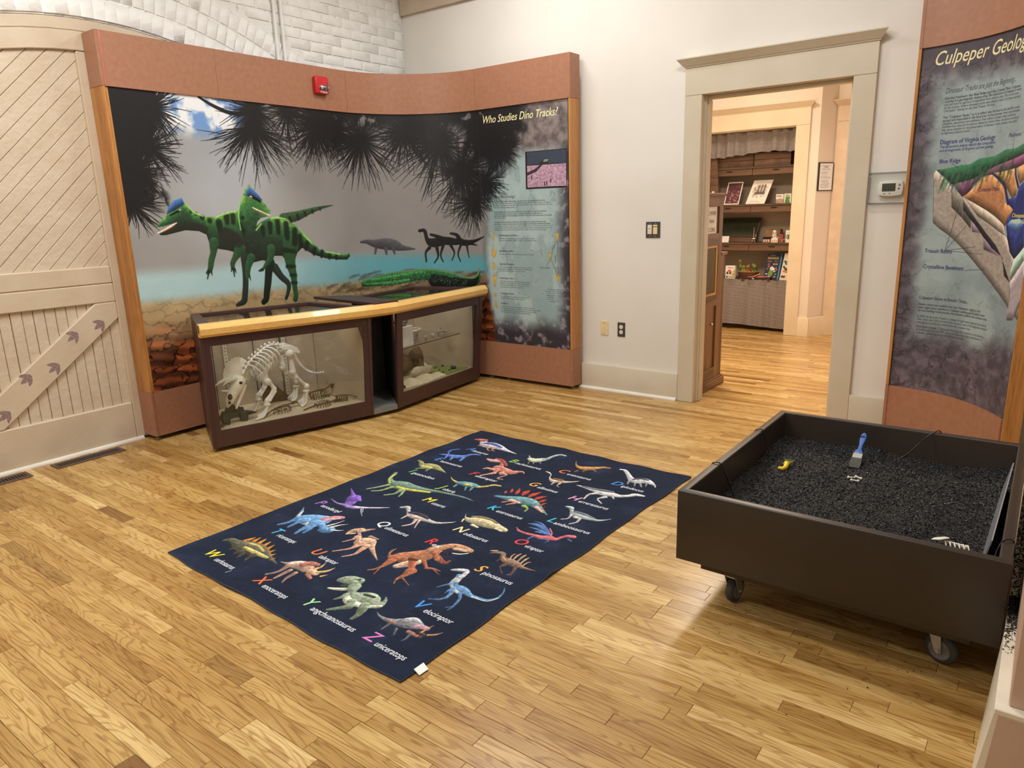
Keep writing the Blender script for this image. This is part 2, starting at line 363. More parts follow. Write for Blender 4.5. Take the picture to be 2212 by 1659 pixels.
class Canvas:
    def __init__(s, x0, y0, x1, y1, ppm, bg='808080'):
        s.x0, s.y0, s.ppm = x0, y0, ppm; s.w, s.h = int((x1-x0)*ppm), int((y1-y0)*ppm)
        s.a = np.ones((s.h, s.w, 3), np.float32)*C3(bg)
    def XY(s):
        return (np.arange(s.w)[None, :]+.5)/s.ppm+s.x0, (np.arange(s.h)[:, None]+.5)/s.ppm+s.y0
    def win(s, xa, ya, xb, yb):
        i0 = max(0, int((xa-s.x0)*s.ppm)-1); i1 = min(s.w, int((xb-s.x0)*s.ppm)+2)
        j0 = max(0, int((ya-s.y0)*s.ppm)-1); j1 = min(s.h, int((yb-s.y0)*s.ppm)+2)
        if i1 <= i0 or j1 <= j0: return None
        X = (np.arange(i0, i1)[None, :]+.5)/s.ppm+s.x0; Y = (np.arange(j0, j1)[:, None]+.5)/s.ppm+s.y0
        return i0, i1, j0, j1, X, Y
    def put(s, W, al, col):
        i0, i1, j0, j1 = W[:4]; al = al[..., None]
        s.a[j0:j1, i0:i1] = s.a[j0:j1, i0:i1]*(1-al)+col*al
    def stroke(s, pts, col, soft=0, shade=.35, alpha=1, tex=0):
        """tapered stroke through (x, y, r) points, lit from above"""
        P = np.array(pts, float)
        if len(P) == 1: P = np.vstack([P, P+[1e-5, 0, 0]])
        r = P[:, 2].max()+soft+1/s.ppm
        W = s.win(P[:, 0].min()-r, P[:, 1].min()-r, P[:, 0].max()+r, P[:, 1].max()+r)
        if W is None: return
        X, Y = W[4], W[5]; best = None
        for (ax, ay, ar), (bx, by, br) in zip(P[:-1], P[1:]):
            dx, dy = bx-ax, by-ay; l2 = dx*dx+dy*dy+1e-12
            t = np.clip(((X-ax)*dx+(Y-ay)*dy)/l2, 0, 1); ox, oy = X-(ax+t*dx), Y-(ay+t*dy); rr = ar+(br-ar)*t
            d = np.sqrt(ox*ox+oy*oy)-rr; v = oy/np.maximum(rr, 1e-6)
            if best is None: best, bv = d, v
            else: k = d < best; best = np.where(k, d, best); bv = np.where(k, v, bv)
        al = np.clip(.5-best*s.ppm/(1+2*soft*s.ppm), 0, 1)*alpha
        c = C3(col)*np.ones(al.shape+(3,), np.float32)
        if shade: c = c*(1+shade*np.clip(bv, -1, 1))[..., None]
        if tex: c = c*(1+tex*(fbm(al.shape[0], al.shape[1], 7, 3, int(abs(P[0, 0])*997) % 1000)-.5)*2)[..., None]
        s.put(W, al, np.clip(c, 0, 1))
    def polymask(s, pts, ss=2):
        P = np.array(pts, float); W = s.win(P[:, 0].min(), P[:, 1].min(), P[:, 0].max(), P[:, 1].max())
        if W is None: return None, None
        i0, i1, j0, j1 = W[:4]; m = np.zeros((j1-j0, i1-i0), np.float32)
        for a in range(ss):
            for b_ in range(ss):
                X = W[4]+((a+.5)/ss-.5)/s.ppm; Y = W[5]+((b_+.5)/ss-.5)/s.ppm; ins = np.zeros(m.shape, bool)
                for (x0, y0), (x1, y1) in zip(P, np.roll(P, -1, 0)):
                    if y0 == y1: continue
                    ins ^= ((Y < y0) != (Y < y1)) & (X < x0+(Y-y0)*(x1-x0)/(y1-y0))
                m += ins
        return W, m/ss**2
    def poly(s, pts, col, alpha=1, shade=0, tex=0, ss=2):
        W, m = s.polymask(pts, ss)
        if W is None: return
        c = C3(col)*np.ones(m.shape+(3,), np.float32)
        if shade:   # lit along upper edges, dark along lower ones
            b_ = m.copy(); k = max(2, int(shade*s.ppm))
            up = np.zeros_like(b_); cs = np.cumsum(b_, 0); h = b_.shape[0]
            lo = np.vstack([np.zeros((1, b_.shape[1])), cs])
            i = np.arange(h); top = np.minimum(i+k, h); bot = np.maximum(i-k, 0)
            cover_up = (lo[top]-lo[i])/k; cover_dn = (lo[i]-lo[bot])/k
            c = c*(1+.55*np.clip(1-cover_up, 0, 1)-.5*np.clip(1-cover_dn, 0, 1))[..., None]
        if tex: c = c*(1+tex*2*(fbm(m.shape[0], m.shape[1], 9, 3, 3)-.5))[..., None]
        s.put(W, m*alpha, np.clip(c, 0, 1))
    def body(s, pts, stops=(('1c221e', 0), ('22382a', .38), ('2e5c36', .66), ('4c8a46', .88), ('9abc6c', 1.0)), seed=1):
        """filled outline, dark belly to pale back, mottled"""
        W, m = s.polymask(pts)
        if W is None: return
        k = np.cumsum(m, 0); t = (k-m*.5)/np.maximum(k[-1:], 1e-3); nz = fbm(m.shape[0], m.shape[1], 14, 4, seed); t = np.clip(t+.28*(nz-.5), 0, 1)
        xs = [q for _, q in stops]; cs = np.array([C3(c) for c, _ in stops])
        c = np.stack([np.interp(t, xs, cs[:, i]) for i in range(3)], -1)*(.85+.3*fbm(m.shape[0], m.shape[1], 4, 2, seed+5))[..., None]
        s.put(W, m, np.clip(c, 0, 1).astype(np.float32))
    def text(s, txt, x, y, size=None, width=None, height=None, col='202020', shear=0., bold=0., rot=0, alpha=1, align='L'):
        V, T = text_mesh(txt, shear)
        if len(V) == 0: return 0
        if bold: T = np.vstack([T+len(V)*k for k in range(3)]); V = np.vstack([V, V+[bold*1.1, 0], V+[bold*.55, bold*.5]])
        V = V.copy(); tw = V[:, 0].max()-V[:, 0].min(); V[:, 0] -= V[:, 0].min()
        sx = sy = size or 1
        if width: sx = width/tw; sy = size or sx
        V = V*[sx, sy]
        if align == 'C': V[:, 0] -= V[:, 0].max()/2
        if align == 'R': V[:, 0] -= V[:, 0].max()
        if rot: V = V@np.array([[math.cos(rot), math.sin(rot)], [-math.sin(rot), math.cos(rot)]])
        V = V+[x, y]; W = s.win(V[:, 0].min(), V[:, 1].min(), V[:, 0].max(), V[:, 1].max())
        if W is None: return tw*sx
        i0, i1, j0, j1 = W[:4]; SS = 3; h, w_ = (j1-j0)*SS, (i1-i0)*SS; m = np.zeros((h, w_), bool)
        U = (V-[s.x0, s.y0])*s.ppm; U = (U-[i0, j0])*SS
        for t in T:
            (ax, ay), (bx, by), (cx, cy) = U[t]
            xa, xb = max(0, int(min(ax, bx, cx))), min(w_, int(max(ax, bx, cx))+2); ya, yb = max(0, int(min(ay, by, cy))), min(h, int(max(ay, by, cy))+2)
            if xa >= xb or ya >= yb: continue
            X = np.arange(xa, xb)[None, :]+.5; Y = np.arange(ya, yb)[:, None]+.5
            e = (bx-ax)*(cy-ay)-(by-ay)*(cx-ax)
            if abs(e) < 1e-9: continue
            sg = 1 if e > 0 else -1
            k = (((bx-ax)*(Y-ay)-(by-ay)*(X-ax))*sg >= 0) & (((cx-bx)*(Y-by)-(cy-by)*(X-bx))*sg >= 0) & (((ax-cx)*(Y-cy)-(ay-cy)*(X-cx))*sg >= 0)
            m[ya:yb, xa:xb] |= k
        al = m.reshape(j1-j0, SS, i1-i0, SS).mean((1, 3)).astype(np.float32)*alpha
        s.put(W, al, C3(col)); return tw*sx
    def para(s, lines, x, y, step, size, **k):
        for i, l in enumerate(lines):
            b_ = dict(k)
            if l.startswith('*'): l = l[1:]; b_['bold'] = .03
            s.text(l, x, y-i*step, size=size, **b_)
    def material(s, name, rough=.45, gain=1.0, spec=.4, bump=0, fuzz=0):
        im = D.images.new(name, s.w, s.h); px = np.ones((s.h, s.w, 4), np.float32); px[..., :3] = np.clip(s.a, 0, 1)
        im.pixels.foreach_set(px.ravel()); im.update()
        m, nt, b = nodes(name); t = N(nt, 'ShaderNodeTexImage'); t.image = im; t.extension = 'EXTEND'
        g = N(nt, 'ShaderNodeMix', data_type='RGBA', blend_type='MULTIPLY'); g.inputs['Factor'].default_value = 1; g.inputs['B'].default_value = (gain, gain, gain, 1)
        uv = N(nt, 'ShaderNodeUVMap'); nt.links.new(uv.outputs[0], t.inputs[0]); nt.links.new(t.outputs[0], g.inputs['A']); nt.links.new(g.outputs['Result'], b.inputs['Base Color'])
        b.inputs['Roughness'].default_value = rough; b.inputs['Specular IOR Level'].default_value = spec
        if fuzz: b.inputs['Sheen Weight'].default_value = fuzz
        if bump:
            tc = N(nt, 'ShaderNodeTexCoord'); n = N(nt, 'ShaderNodeTexNoise', i_Scale=bump, i_Detail=4); nt.links.new(tc.outputs['Object'], n.inputs['Vector'])
            bp = N(nt, 'ShaderNodeBump', i_Strength=.3, i_Distance=.002); nt.links.new(n.outputs['Fac'], bp.inputs['Height']); nt.links.new(bp.outputs[0], b.inputs['Normal'])
        return m
_tm = {}
def text_mesh(txt, shear=0., bold=0.):
    key = (txt, shear, bold)
    if key not in _tm:
        c = D.curves.new('lettering', 'FONT'); c.body = txt; c.size = 1; c.shear = shear; c.resolution_u = 3
        o = D.objects.new('lettering', c); me = o.to_mesh(); me.calc_loop_triangles()
        V = np.empty(len(me.vertices)*3, np.float32); me.vertices.foreach_get('co', V)
        T = np.empty(len(me.loop_triangles)*3, np.int32); me.loop_triangles.foreach_get('vertices', T)
        _tm[key] = (V.reshape(-1, 3)[:, :2].astype(float), T.reshape(-1, 3)); o.to_mesh_clear(); D.objects.remove(o); D.curves.remove(c)
    return _tm[key]
def uvmesh(name, quads, mat, parent=None, thick=None):
    """mesh from rows of points with (u, v); quads = (rows of points, rows of uv)"""
    pts, uvs = quads; n, m = len(pts), len(pts[0]); me = D.meshes.new(name)
    off = WL[parent.name] if parent else Vector((0, 0, 0))
    vs = [(p[0]-off.x, p[1]-off.y, p[2]-off.z) for r in pts for p in r]; uu = [u for r in uvs for u in r]
    fs = [(i*m+j, i*m+j+1, (i+1)*m+j+1, (i+1)*m+j) for i in range(n-1) for j in range(m-1)]
    me.from_pydata(vs, [], fs); me.materials.append(mat); ul = me.uv_layers.new(name='UVMap')
    for p in me.polygons:
        for li, vi in zip(p.loop_indices, p.vertices): ul.data[li].uv = uu[vi]
    for p in me.polygons: p.use_smooth = True
    return link(name, me, parent)
# ---------------------------------------------------------------- room shell
def wall(name, x0, y0, z0, x1, y1, z1, m): return struct(name, MB().box(x0, y0, z0, x1, y1, z1), m)
H = 3.95
DX0, DX1, DZ = 2.868, 3.902, 2.262          # rough door opening in the back wall
wb = MB(); wb.box(-.02, 0, -.02, DX0, .12, H); wb.box(DX1, 0, -.02, 7.2, .12, H); wb.box(DX0, 0, DZ, DX1, .12, H)
wall_back = struct('wall_back', wb, M['wall'])
wall('wall_right', 7.2, -9, -.02, 7.32, .12, H, M['wall']); wall('wall_front', -.3, -9.12, -.02, 7.32, -9, H, M['wall'])
wall('ceiling', -.3, -9.12, H, 7.32, 4.2, H+.1, M['wall'])
# hall behind the door
hw = MB(); hw.box(.9, 3.24, -.02, 1.62, 3.36, H); hw.box(2.64, 3.24, -.02, 2.86, 3.3599, H); hw.box(1.62, 3.24, 2.29, 2.64, 3.36, H)
hw.prism([(2.70, 3.36), (2.70, 3.46), (2.972, 3.46), (2.86, 3.24), (2.86, 3.24)][:4], -.02, H); hw.box(2.74, 3.46, -.02, 4.6, 3.58, H)
struct('wall_hall', hw, M['hallwall'])
wall('wall_hall_left', .78, .12, -.02, .9, 3.36, H, M['hallwall']); wall('wall_hall_right', 4.6, .12, -.02, 4.72, 3.58, H, M['hallwall'])
cl = MB(); cl.box(1.5, 3.36, -.02, 1.6, 3.95, 2.6); cl.box(2.66, 3.36+.1, -.02, 2.74, 3.95, 2.6); cl.box(1.5, 3.78, -.02, 2.74, 4.05, 2.6); cl.box(1.5, 3.36, 2.5, 2.74, 3.95, 2.6)
struct('wall_closet', cl, M['closet'])

# floor: sub-floor, the largest strips one by one, the rest joined
floor = MB(); floor.box(-.3, -9, -.05, 7.3, 4.05, -.014)
floor = struct('floor', floor, M['underlay'])
FW = .0585
def strip_mesh(name, lst):
    vs, fs, cl_ = [], [], []
    for (x0, y0, x1, y1, c) in lst:
        n = len(vs); g = .0005; b_ = .0009; z = c[3]
        xa, xb, ya, yb = x0+g, x1-g, y0+g, y1-g
        vs += [(xa, ya, -.013), (xb, ya, -.013), (xb, yb, -.013), (xa, yb, -.013), (xa, ya, z-b_), (xb, ya, z-b_), (xb, yb, z-b_), (xa, yb, z-b_),
               (xa+b_, ya+b_, z), (xb-b_, ya+b_, z), (xb-b_, yb-b_, z), (xa+b_, yb-b_, z)]
        fs += [tuple(n+i for i in f) for f in ((0, 1, 5, 4), (1, 2, 6, 5), (2, 3, 7, 6), (3, 0, 4, 7), (4, 5, 9, 8), (5, 6, 10, 9), (6, 7, 11, 10), (7, 4, 8, 11), (8, 9, 10, 11))]
        cl_ += [c[:3]+(1,)]*12
    me = D.meshes.new(name); me.from_pydata(vs, [], fs); me.materials.append(M['floor'])
    ca = me.color_attributes.new('tone', 'FLOAT_COLOR', 'POINT'); ca.data.foreach_set('color', np.array(cl_, np.float32).ravel())
    return link(name, me, floor)
rf = random.Random(11); strips = []
y = -9.0
while y < 3.96:
    if y < -.03: xa, xb = 0.0, 7.2
    elif y < .12: xa, xb = 2.86, 3.91
    else: xa, xb = .9, 4.6
    if y > 3.2: xa, xb = 1.6, 4.6 if y < 3.44 else 2.66
    x = xa-rf.random()*.9
    while x < xb:
        l = rf.choice((.24, .3, .38, .45, .52, .6, .7, .8, .95, 1.1, 1.3))*(.9+.2*rf.random())
        x0, x1 = max(x, xa), min(x+l, xb); x += l
        if x1-x0 > .02:
            t = min(1, max(0, rf.gauss(.52, .2)))
            strips.append((x0, y, x1, y+FW, (t, rf.random(), rf.random(), -rf.random()*.0004)))
    y += FW
def rank(s):
    cx, cy = (s[0]+s[2])/2, (s[1]+s[3])/2; v = Vector((cx, cy, 0))-CAM; q = Vector((v.dot(_r), v.dot(_u), v.dot(-_f)*-1))
    if q.z < .6 or abs(q.x/q.z) > .74 or abs(q.y/q.z) > .56: return 0
    if 1.95 < cx < 3.4 and -3.6 < cy < -1.5: return 0
    if 4.05 < cx and -2.6 < cy: return 0
    if .9 < cx and cy > -.1 and not (2.8 < cx < 3.95 or cy > .12): return 0
    return (s[2]-s[0])*FW*1.5/v.length**3
strips.sort(key=rank, reverse=True)
for s in strips[:300]: strip_mesh('plank', [s])
rest = strip_mesh('planks', strips[300:]); rest['kind'] = 'stuff'

# painted brick wall with a rowlock arch over the old barn doorway
AY, AZ, AR = -2.76, -.08, 2.80
mw = MB()
arch = [(AY+AR*math.sin(t), AZ+AR*math.cos(t)) for t in [math.radians(a) for a in range(-38, 39, 2)]]
def wall_poly(lst): mw.extr([(-.006, a, b) for a, b in lst], (-.294, 0, 0))
y1 = arch[-1][0]; y0 = arch[0][0]
for (a, b), (c, d) in zip(arch[:-1], arch[1:]): wall_poly([(a, b), (c, d), (c, H), (a, H)])
wall_poly([(y1, -.02), (.0, -.02), (.0, H), (y1, H)]); wall_poly([(-9, -.02), (y0, -.02), (y0, H), (-9, H)])
wall_left = struct('wall_left', mw, M['mortar'])
def in_brick(y, z):
    return math.hypot(y-AY, z-AZ)
bs = [None]*6
for i in range(6):
    q = MB().box(-.02, -.1, -.0335, 0, .1, .0335); bb = q.build('brick', M['brick'], None, bevel=.006, seg=2, smooth=50); me = bb.data; D.objects.remove(bb)
    for v in me.vertices: v.co += Vector((R.uniform(-.0025, .0025), R.uniform(-.003, .003), R.uniform(-.0022, .0022)))
    bs[i] = me
def brick(y, z, L, hgt, rot=0, dep=0):
    o = link('brick', R.choice(bs), wall_left); o.location = (dep+R.uniform(-.003, .002), y, z)
    o.rotation_euler = (rot, 0, 0); o.scale = (1, L/.2, hgt/.067)
for ring in range(3):
    r0 = AR+.006+ring*.136; nb = int((AR+.07+ring*.136)*math.radians(72)/.083)
    for k in range(nb):
        t = math.radians(-30+64*(k+.5*(ring % 2))/nb)
        if AY+r0*math.sin(t) > -.95: continue
        if ring == 0: brick(AY+(r0+.062)*math.sin(t), AZ+(r0+.062)*math.cos(t), .118, .079, PI/2-t, .006)
        else: brick(AY+(r0+.062)*math.sin(t), AZ+(r0+.062)*math.cos(t), .126, .069, PI/2-t)
z = 2.2
row = 0
while z < 3.84:
    y = -.004-(.1 if row % 2 else 0)
    first = True
    while y > -3.2:
        L = .2 if not (first and row % 2) else .2
        L = L*R.uniform(.93, 1.04); ya = y-L
        if first and row % 2:
            brick(-.052, z, .094, .066)
        first = False
        rr = [math.hypot(q-AY, w_-AZ) for q in (y, ya) for w_ in (z-.035, z+.035)]
        if min(rr) > AR+.42: brick((y+ya)/2, z, L, .066)
        elif max(rr) > AR+.42 and (y+ya)/2 > AY:
            # cut brick beside the arch
            lim = AY+math.sqrt(max(0, (AR+.425)**2-(z-.035-AZ)**2))
            if y-lim > .05: brick((y+lim)/2, z, y-lim, .066)
        y = ya-.011
    z += .0768; row += 1

# old barn door in the arched opening
door = thing('door_1', (0, -3.6, 0), None, None); door['kind'] = 'structure'
def dp(name, mb, m=None, **k): return mb.build(name, m or M['barn'], door, **k)
def rail(y0, z0, y1, z1, x0=-.06, x1=0.): return MB().box(x0, y0, z0, x1, y1, z1)
dp('backing_board', MB().box(-.075, -4.6, 0, -.06, -1.0, 2.25), mat('door_backing', (120, 106, 90), .8))
dp('stile', rail(-2.876, .012, -2.76, 2.526, -.06, -.0005), bevel=.005)
dp('bottom_rail', rail(-4.5, .012, -2.877, .272), bevel=.007)
dp('middle_rail', rail(-4.5, 1.095, -2.877, 1.21), bevel=.008); dp('middle_rail', rail(-4.5, .972, -2.877, 1.094), bevel=.006)
# arched head rail: two curved laminations, continuing over the right leaf
def arc_band(ra, rb, ya, yb, x0, x1):
    mb = MB(); ta, tb = math.asin((ya-AY)/rb), math.asin((yb-AY)/rb); n = 26; rings = []
    for i in range(n+1):
        t = ta+(tb-ta)*i/n; s_, c_ = math.sin(t), math.cos(t)
        rings.append([(x0, AY+ra*s_, AZ+ra*c_), (x1, AY+ra*s_, AZ+ra*c_), (x1, AY+rb*s_, AZ+rb*c_), (x0, AY+rb*s_, AZ+rb*c_)])
    return mb.sweep(rings)
dp('head_rail', arc_band(2.612, 2.725, -4.4, -1.1, -.06, .0), bevel=.004)
dp('head_rail', arc_band(2.727, 2.797, -4.4, -1.1, -.06, -.004), bevel=.004)
dp('stile', MB().extr([(-.055, -2.757, .012), (-.055, -1.0, .012), (-.055, -1.0, 2.0), (-.055, -1.7, 2.44), (-.055, -2.757, 2.58)], (.045, 0, 0)), label='plain right leaf behind the exhibit')
def clip(poly, a, b, c):
    """keep the side a*y+b*z<=c"""
    out = []
    for p, q in zip(poly, poly[1:]+poly[:1]):
        dp_, dq = a*p[0]+b*p[1]-c, a*q[0]+b*q[1]-c
        if dp_ <= 0: out.append(p)
        if dp_*dq < 0: t = dp_/(dp_-dq); out.append((p[0]+t*(q[0]-p[0]), p[1]+t*(q[1]-p[1])))
    return out
for k in range(26):      # upper diagonal boards
    d0 = -4.9+k*.0725*1.414*.98; d1 = d0+.0725*1.414*.98-.004
    P = [(-4.5, 1.208), (-2.874, 1.208), (-2.874, 2.545), (-3.6, 2.545), (-4.5, 2.1)]
    # boards rise towards the right: z - y = const
    P = clip(P, -1, 1, 6.25-k*.1005); P = clip(P, 1, -1, -(6.25-(k+1)*.1005+.003)) if P else P
    if len(P) > 2: dp('plank', MB().extr([(-.058, a, b) for a, b in P], (.037+R.uniform(-.003, .003), 0, 0)), M['barnpeel'], bevel=.003)
for k in range(24):      # lower upright boards
    yb_ = -2.872-k*.0625; ya_ = yb_-.0595
    dp('plank', MB().box(-.058, ya_, .268, -.022+R.uniform(-.002, .002), yb_, .975), M['barnpeel'], bevel=.003)
# diagonal brace
bp0 = [(-2.877, .863), (-2.877, .972), (-3.006, .972), (-4.05, .178), (-3.785, .178), (-3.757, .178)]
br_poly = [(-2.877, .862), (-2.877, .971), (-3.012, .971), (-3.92, .272), (-3.648, .272)]
dp('brace', MB().extr([(-.058, a, b) for a, b in br_poly], (.059, 0, 0)), bevel=.006)
def paw(y, z, s, rot):
    mb = MB()
    def leaf(a, L, wd, base=0):
        pts = []
        for t in [i/10 for i in range(11)]: pts.append((base+L*t, wd*math.sin(PI*min(1, t*1.02))**.8))
        pts = pts+[(q[0], -q[1]) for q in pts[::-1][1:-1]]
        return [(y+s*(p*math.cos(a+rot)-q*math.sin(a+rot)), z+s*(p*math.sin(a+rot)+q*math.cos(a+rot))) for p, q in pts]
    for i, (a, L, wd) in enumerate(((0, 1.0, .19), (.72, .9, .15), (-.72, .9, .15))): mb.extr([(.0014+i*.0002, u, v) for u, v in leaf(a, L, wd)], (.0003, 0, 0))
    mb.ball((.0008, y+s*.22*math.cos(rot), z+s*.22*math.sin(rot)), (.0012, s*.27, s*.27), 12, 4)
    return mb
for (y, z) in ((-3.000, .815), (-3.17, .765), (-3.31, .585), (-3.475, .545), (-3.625, .345)):
    dp('footprint', paw(y+.022, z+.034, .078, math.radians(-146)), M['paw'])

def trim_strip(name, prof, a, b, m, seg=None):
    """extrude a (out, z) profile from a to b along the wall; out points into the room"""
    a, b = Vector(a), Vector(b); d = (b-a).normalized(); o = Vector((0, 0, 1)).cross(d)
    if seg: o = Vector(seg)
    mb = MB(); mb.sweep([[p+o*u+Vector((0, 0, v)) for u, v in prof] for p in (a, b)])
    return struct(name, mb, m, smooth=40)
shoe = [(0, 0), (.020, 0), (.019, .010), (.014, .017), (.006, .021), (0, .021)]
trim_strip('trim_1', shoe, (.0005, -4.6, 0), (.0005, -2.84, 0), M['shoe'], (1, 0, 0))
base = [(0, 0), (.026, 0), (.026, .205), (.022, .212), (0, .214)]
trim_strip('baseboard_back', base, (1.9, 0, 0), (2.767, 0, 0), M['trim'], (0, -1, 0))
trim_strip('baseboard_right', base, (4.009, 0, 0), (7.2, 0, 0), M['trim'], (0, -1, 0))
trim_strip('trim_2', shoe, (1.88, -.026, 0), (2.762, -.026, 0), M['shoe'], (0, -1, 0))
struct('trim_3', MB().box(.002, -.032, 3.215, 7.2, .0, 3.62), M['trimdark'], bevel=.004)

# the cased doorway
dr = thing('door_2', (3.39, 0, 0), None, None); dr['kind'] = 'structure'
T = M['trim']
MB().box(2.768, -.026, 0, 2.895, 0, 2.236).build('casing', T, dr, bevel=.003)
MB().box(3.875, -.026, 0, 4.008, 0, 2.236).build('casing', T, dr, bevel=.003)
MB().box(2.768, -.026, 2.237, 4.008, 0, 2.42).build('head_casing', T, dr, bevel=.003)
cap = [(-.0, 2.42), (.030, 2.42), (.034, 2.428), (.040, 2.432), (.072, 2.470), (.076, 2.474), (.076, 2.481), (0, 2.481)]
mb = MB(); rings = []
for x, e in ((2.768, 1), (4.008, 1)):
    s_ = -1 if x < 3 else 1
    rings.append([(x+s_*max(0, u-.026), -u, v) for u, v in cap])
mb.sweep(rings); mb.build('cap_moulding', T, dr)
# jamb lining with stepped stops (left jamb shows)
for s_, xe in ((1, 2.868), (-1, 3.902)):
    MB().box(min(xe, xe+s_*.027), -.001, 0, max(xe, xe+s_*.027), .12, 2.236).build('jamb', T, dr)
    MB().box(min(xe, xe+s_*.04), .028, 0, max(xe, xe+s_*.04), .05, 2.236).build('stop_moulding', T, dr, bevel=.003)
    MB().box(min(xe, xe+s_*.05), .05, 0, max(xe, xe+s_*.05), .121, 2.215).build('stop_moulding', T, dr, bevel=.004)
MB().box(2.868, -.001, 2.236, 3.902, .12, 2.262).build('jamb', T, dr); MB().box(2.87, .05, 2.213, 3.90, .121, 2.2365).build('stop_moulding', T, dr, bevel=.004)

# hall: cased closet opening, baseboards and second casing
d3 = thing('door_3', (2.13, 3.24, 0), None, None); d3['kind'] = 'structure'
HT = mat('hall_trim_paint', (232, 214, 184), .4, (224, 205, 174), 3)
MB().box(2.62, 3.214, 0, 2.765, 3.24, 2.278).build('casing', HT, d3, bevel=.003)
MB().box(1.50, 3.214, 0, 1.64, 3.24, 2.278).build('casing', HT, d3, bevel=.003)
MB().box(1.50, 3.214, 2.279, 2.765, 3.24, 2.46).build('head_casing', HT, d3, bevel=.003)
mb = MB(); mb.sweep([[(x+(-1 if x < 2 else 1)*max(0, u-.026), 3.24-u, v+.038) for u, v in cap] for x in (1.50, 2.765)]); mb.build('cap_moulding', HT, d3)
MB().box(2.615, 3.24, 0, 2.64, 3.4, 2.278).build('jamb', HT, d3); MB().box(1.62, 3.24, 2.27, 2.64, 3.38, 2.292).build('jamb', HT, d3)
trim_strip('baseboard_hall', base, (2.766, 3.24, 0), (2.886, 3.24, 0), HT, (0, -1, 0))
trim_strip('baseboard_return', base, (2.868, 3.232, 0), (2.985, 3.46, 0), HT, (.891, -.454, 0))
d4 = thing('door_4', (3.4, 3.46, 0), None, None); d4['kind'] = 'structure'
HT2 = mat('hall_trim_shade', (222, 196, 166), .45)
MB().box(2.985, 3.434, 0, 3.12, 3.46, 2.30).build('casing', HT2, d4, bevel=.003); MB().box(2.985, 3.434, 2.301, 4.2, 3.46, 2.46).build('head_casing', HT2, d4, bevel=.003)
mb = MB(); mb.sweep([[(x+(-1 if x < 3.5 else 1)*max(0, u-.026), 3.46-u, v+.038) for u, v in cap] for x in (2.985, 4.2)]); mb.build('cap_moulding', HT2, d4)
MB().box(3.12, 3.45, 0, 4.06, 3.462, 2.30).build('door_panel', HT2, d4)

# floor registers by the barn door
def register(y0, y1, label):
    t = thing('floor_register', (.12, (y0+y1)/2, 0), label, 'vent', 'floor registers along the barn door')
    m = MB(); a, b = .058, .182
    for q in ((a, y0, b, y0+.022), (a, y1-.022, b, y1), (a, y0+.022, a+.026, y1-.022), (b-.026, y0+.022, b, y1-.022)): m.box(q[0], q[1], .0, q[2], q[3], .006)
    m.build('frame', M['register'], t, bevel=.002)
    MB().box(a+.02, y0+.02, .0004, b-.02, y1-.02, .001).build('duct', M['duct'], t)
    n = int((y1-y0-.044)/.0165)
    src = None
    for i in range(n):
        yy = y0+.022+(i+.5)*(y1-y0-.044)/n
        if src is None:
            src = MB().obox((.12, yy, .0035), (.037, 0, 0), (0, .0032, .0012), (0, -.0004, .0010)).build('slat', M['register'], t); sy = yy
        else:
            o = link('slat', src.data, t); o.location = (0, yy-sy, 0)
register(-3.465, -3.045, 'brown metal floor register nearest the standing exhibit')
register(-4.02, -3.60, 'brown metal floor register at the left edge, cut off by the frame')
# conduits on the brick
for i, (y, lab) in enumerate(((-1.395, 'white painted conduit on the brick wall, the left one of two'), (-1.33, 'white painted conduit on the brick wall, the right one of two'))):
    one('conduit', MB().tube([(.016, y, .02), (.016, y, H-.01)], .0125, 10), M['brick'], lab, 'pipe', 'conduits on the brick wall', smooth=60)
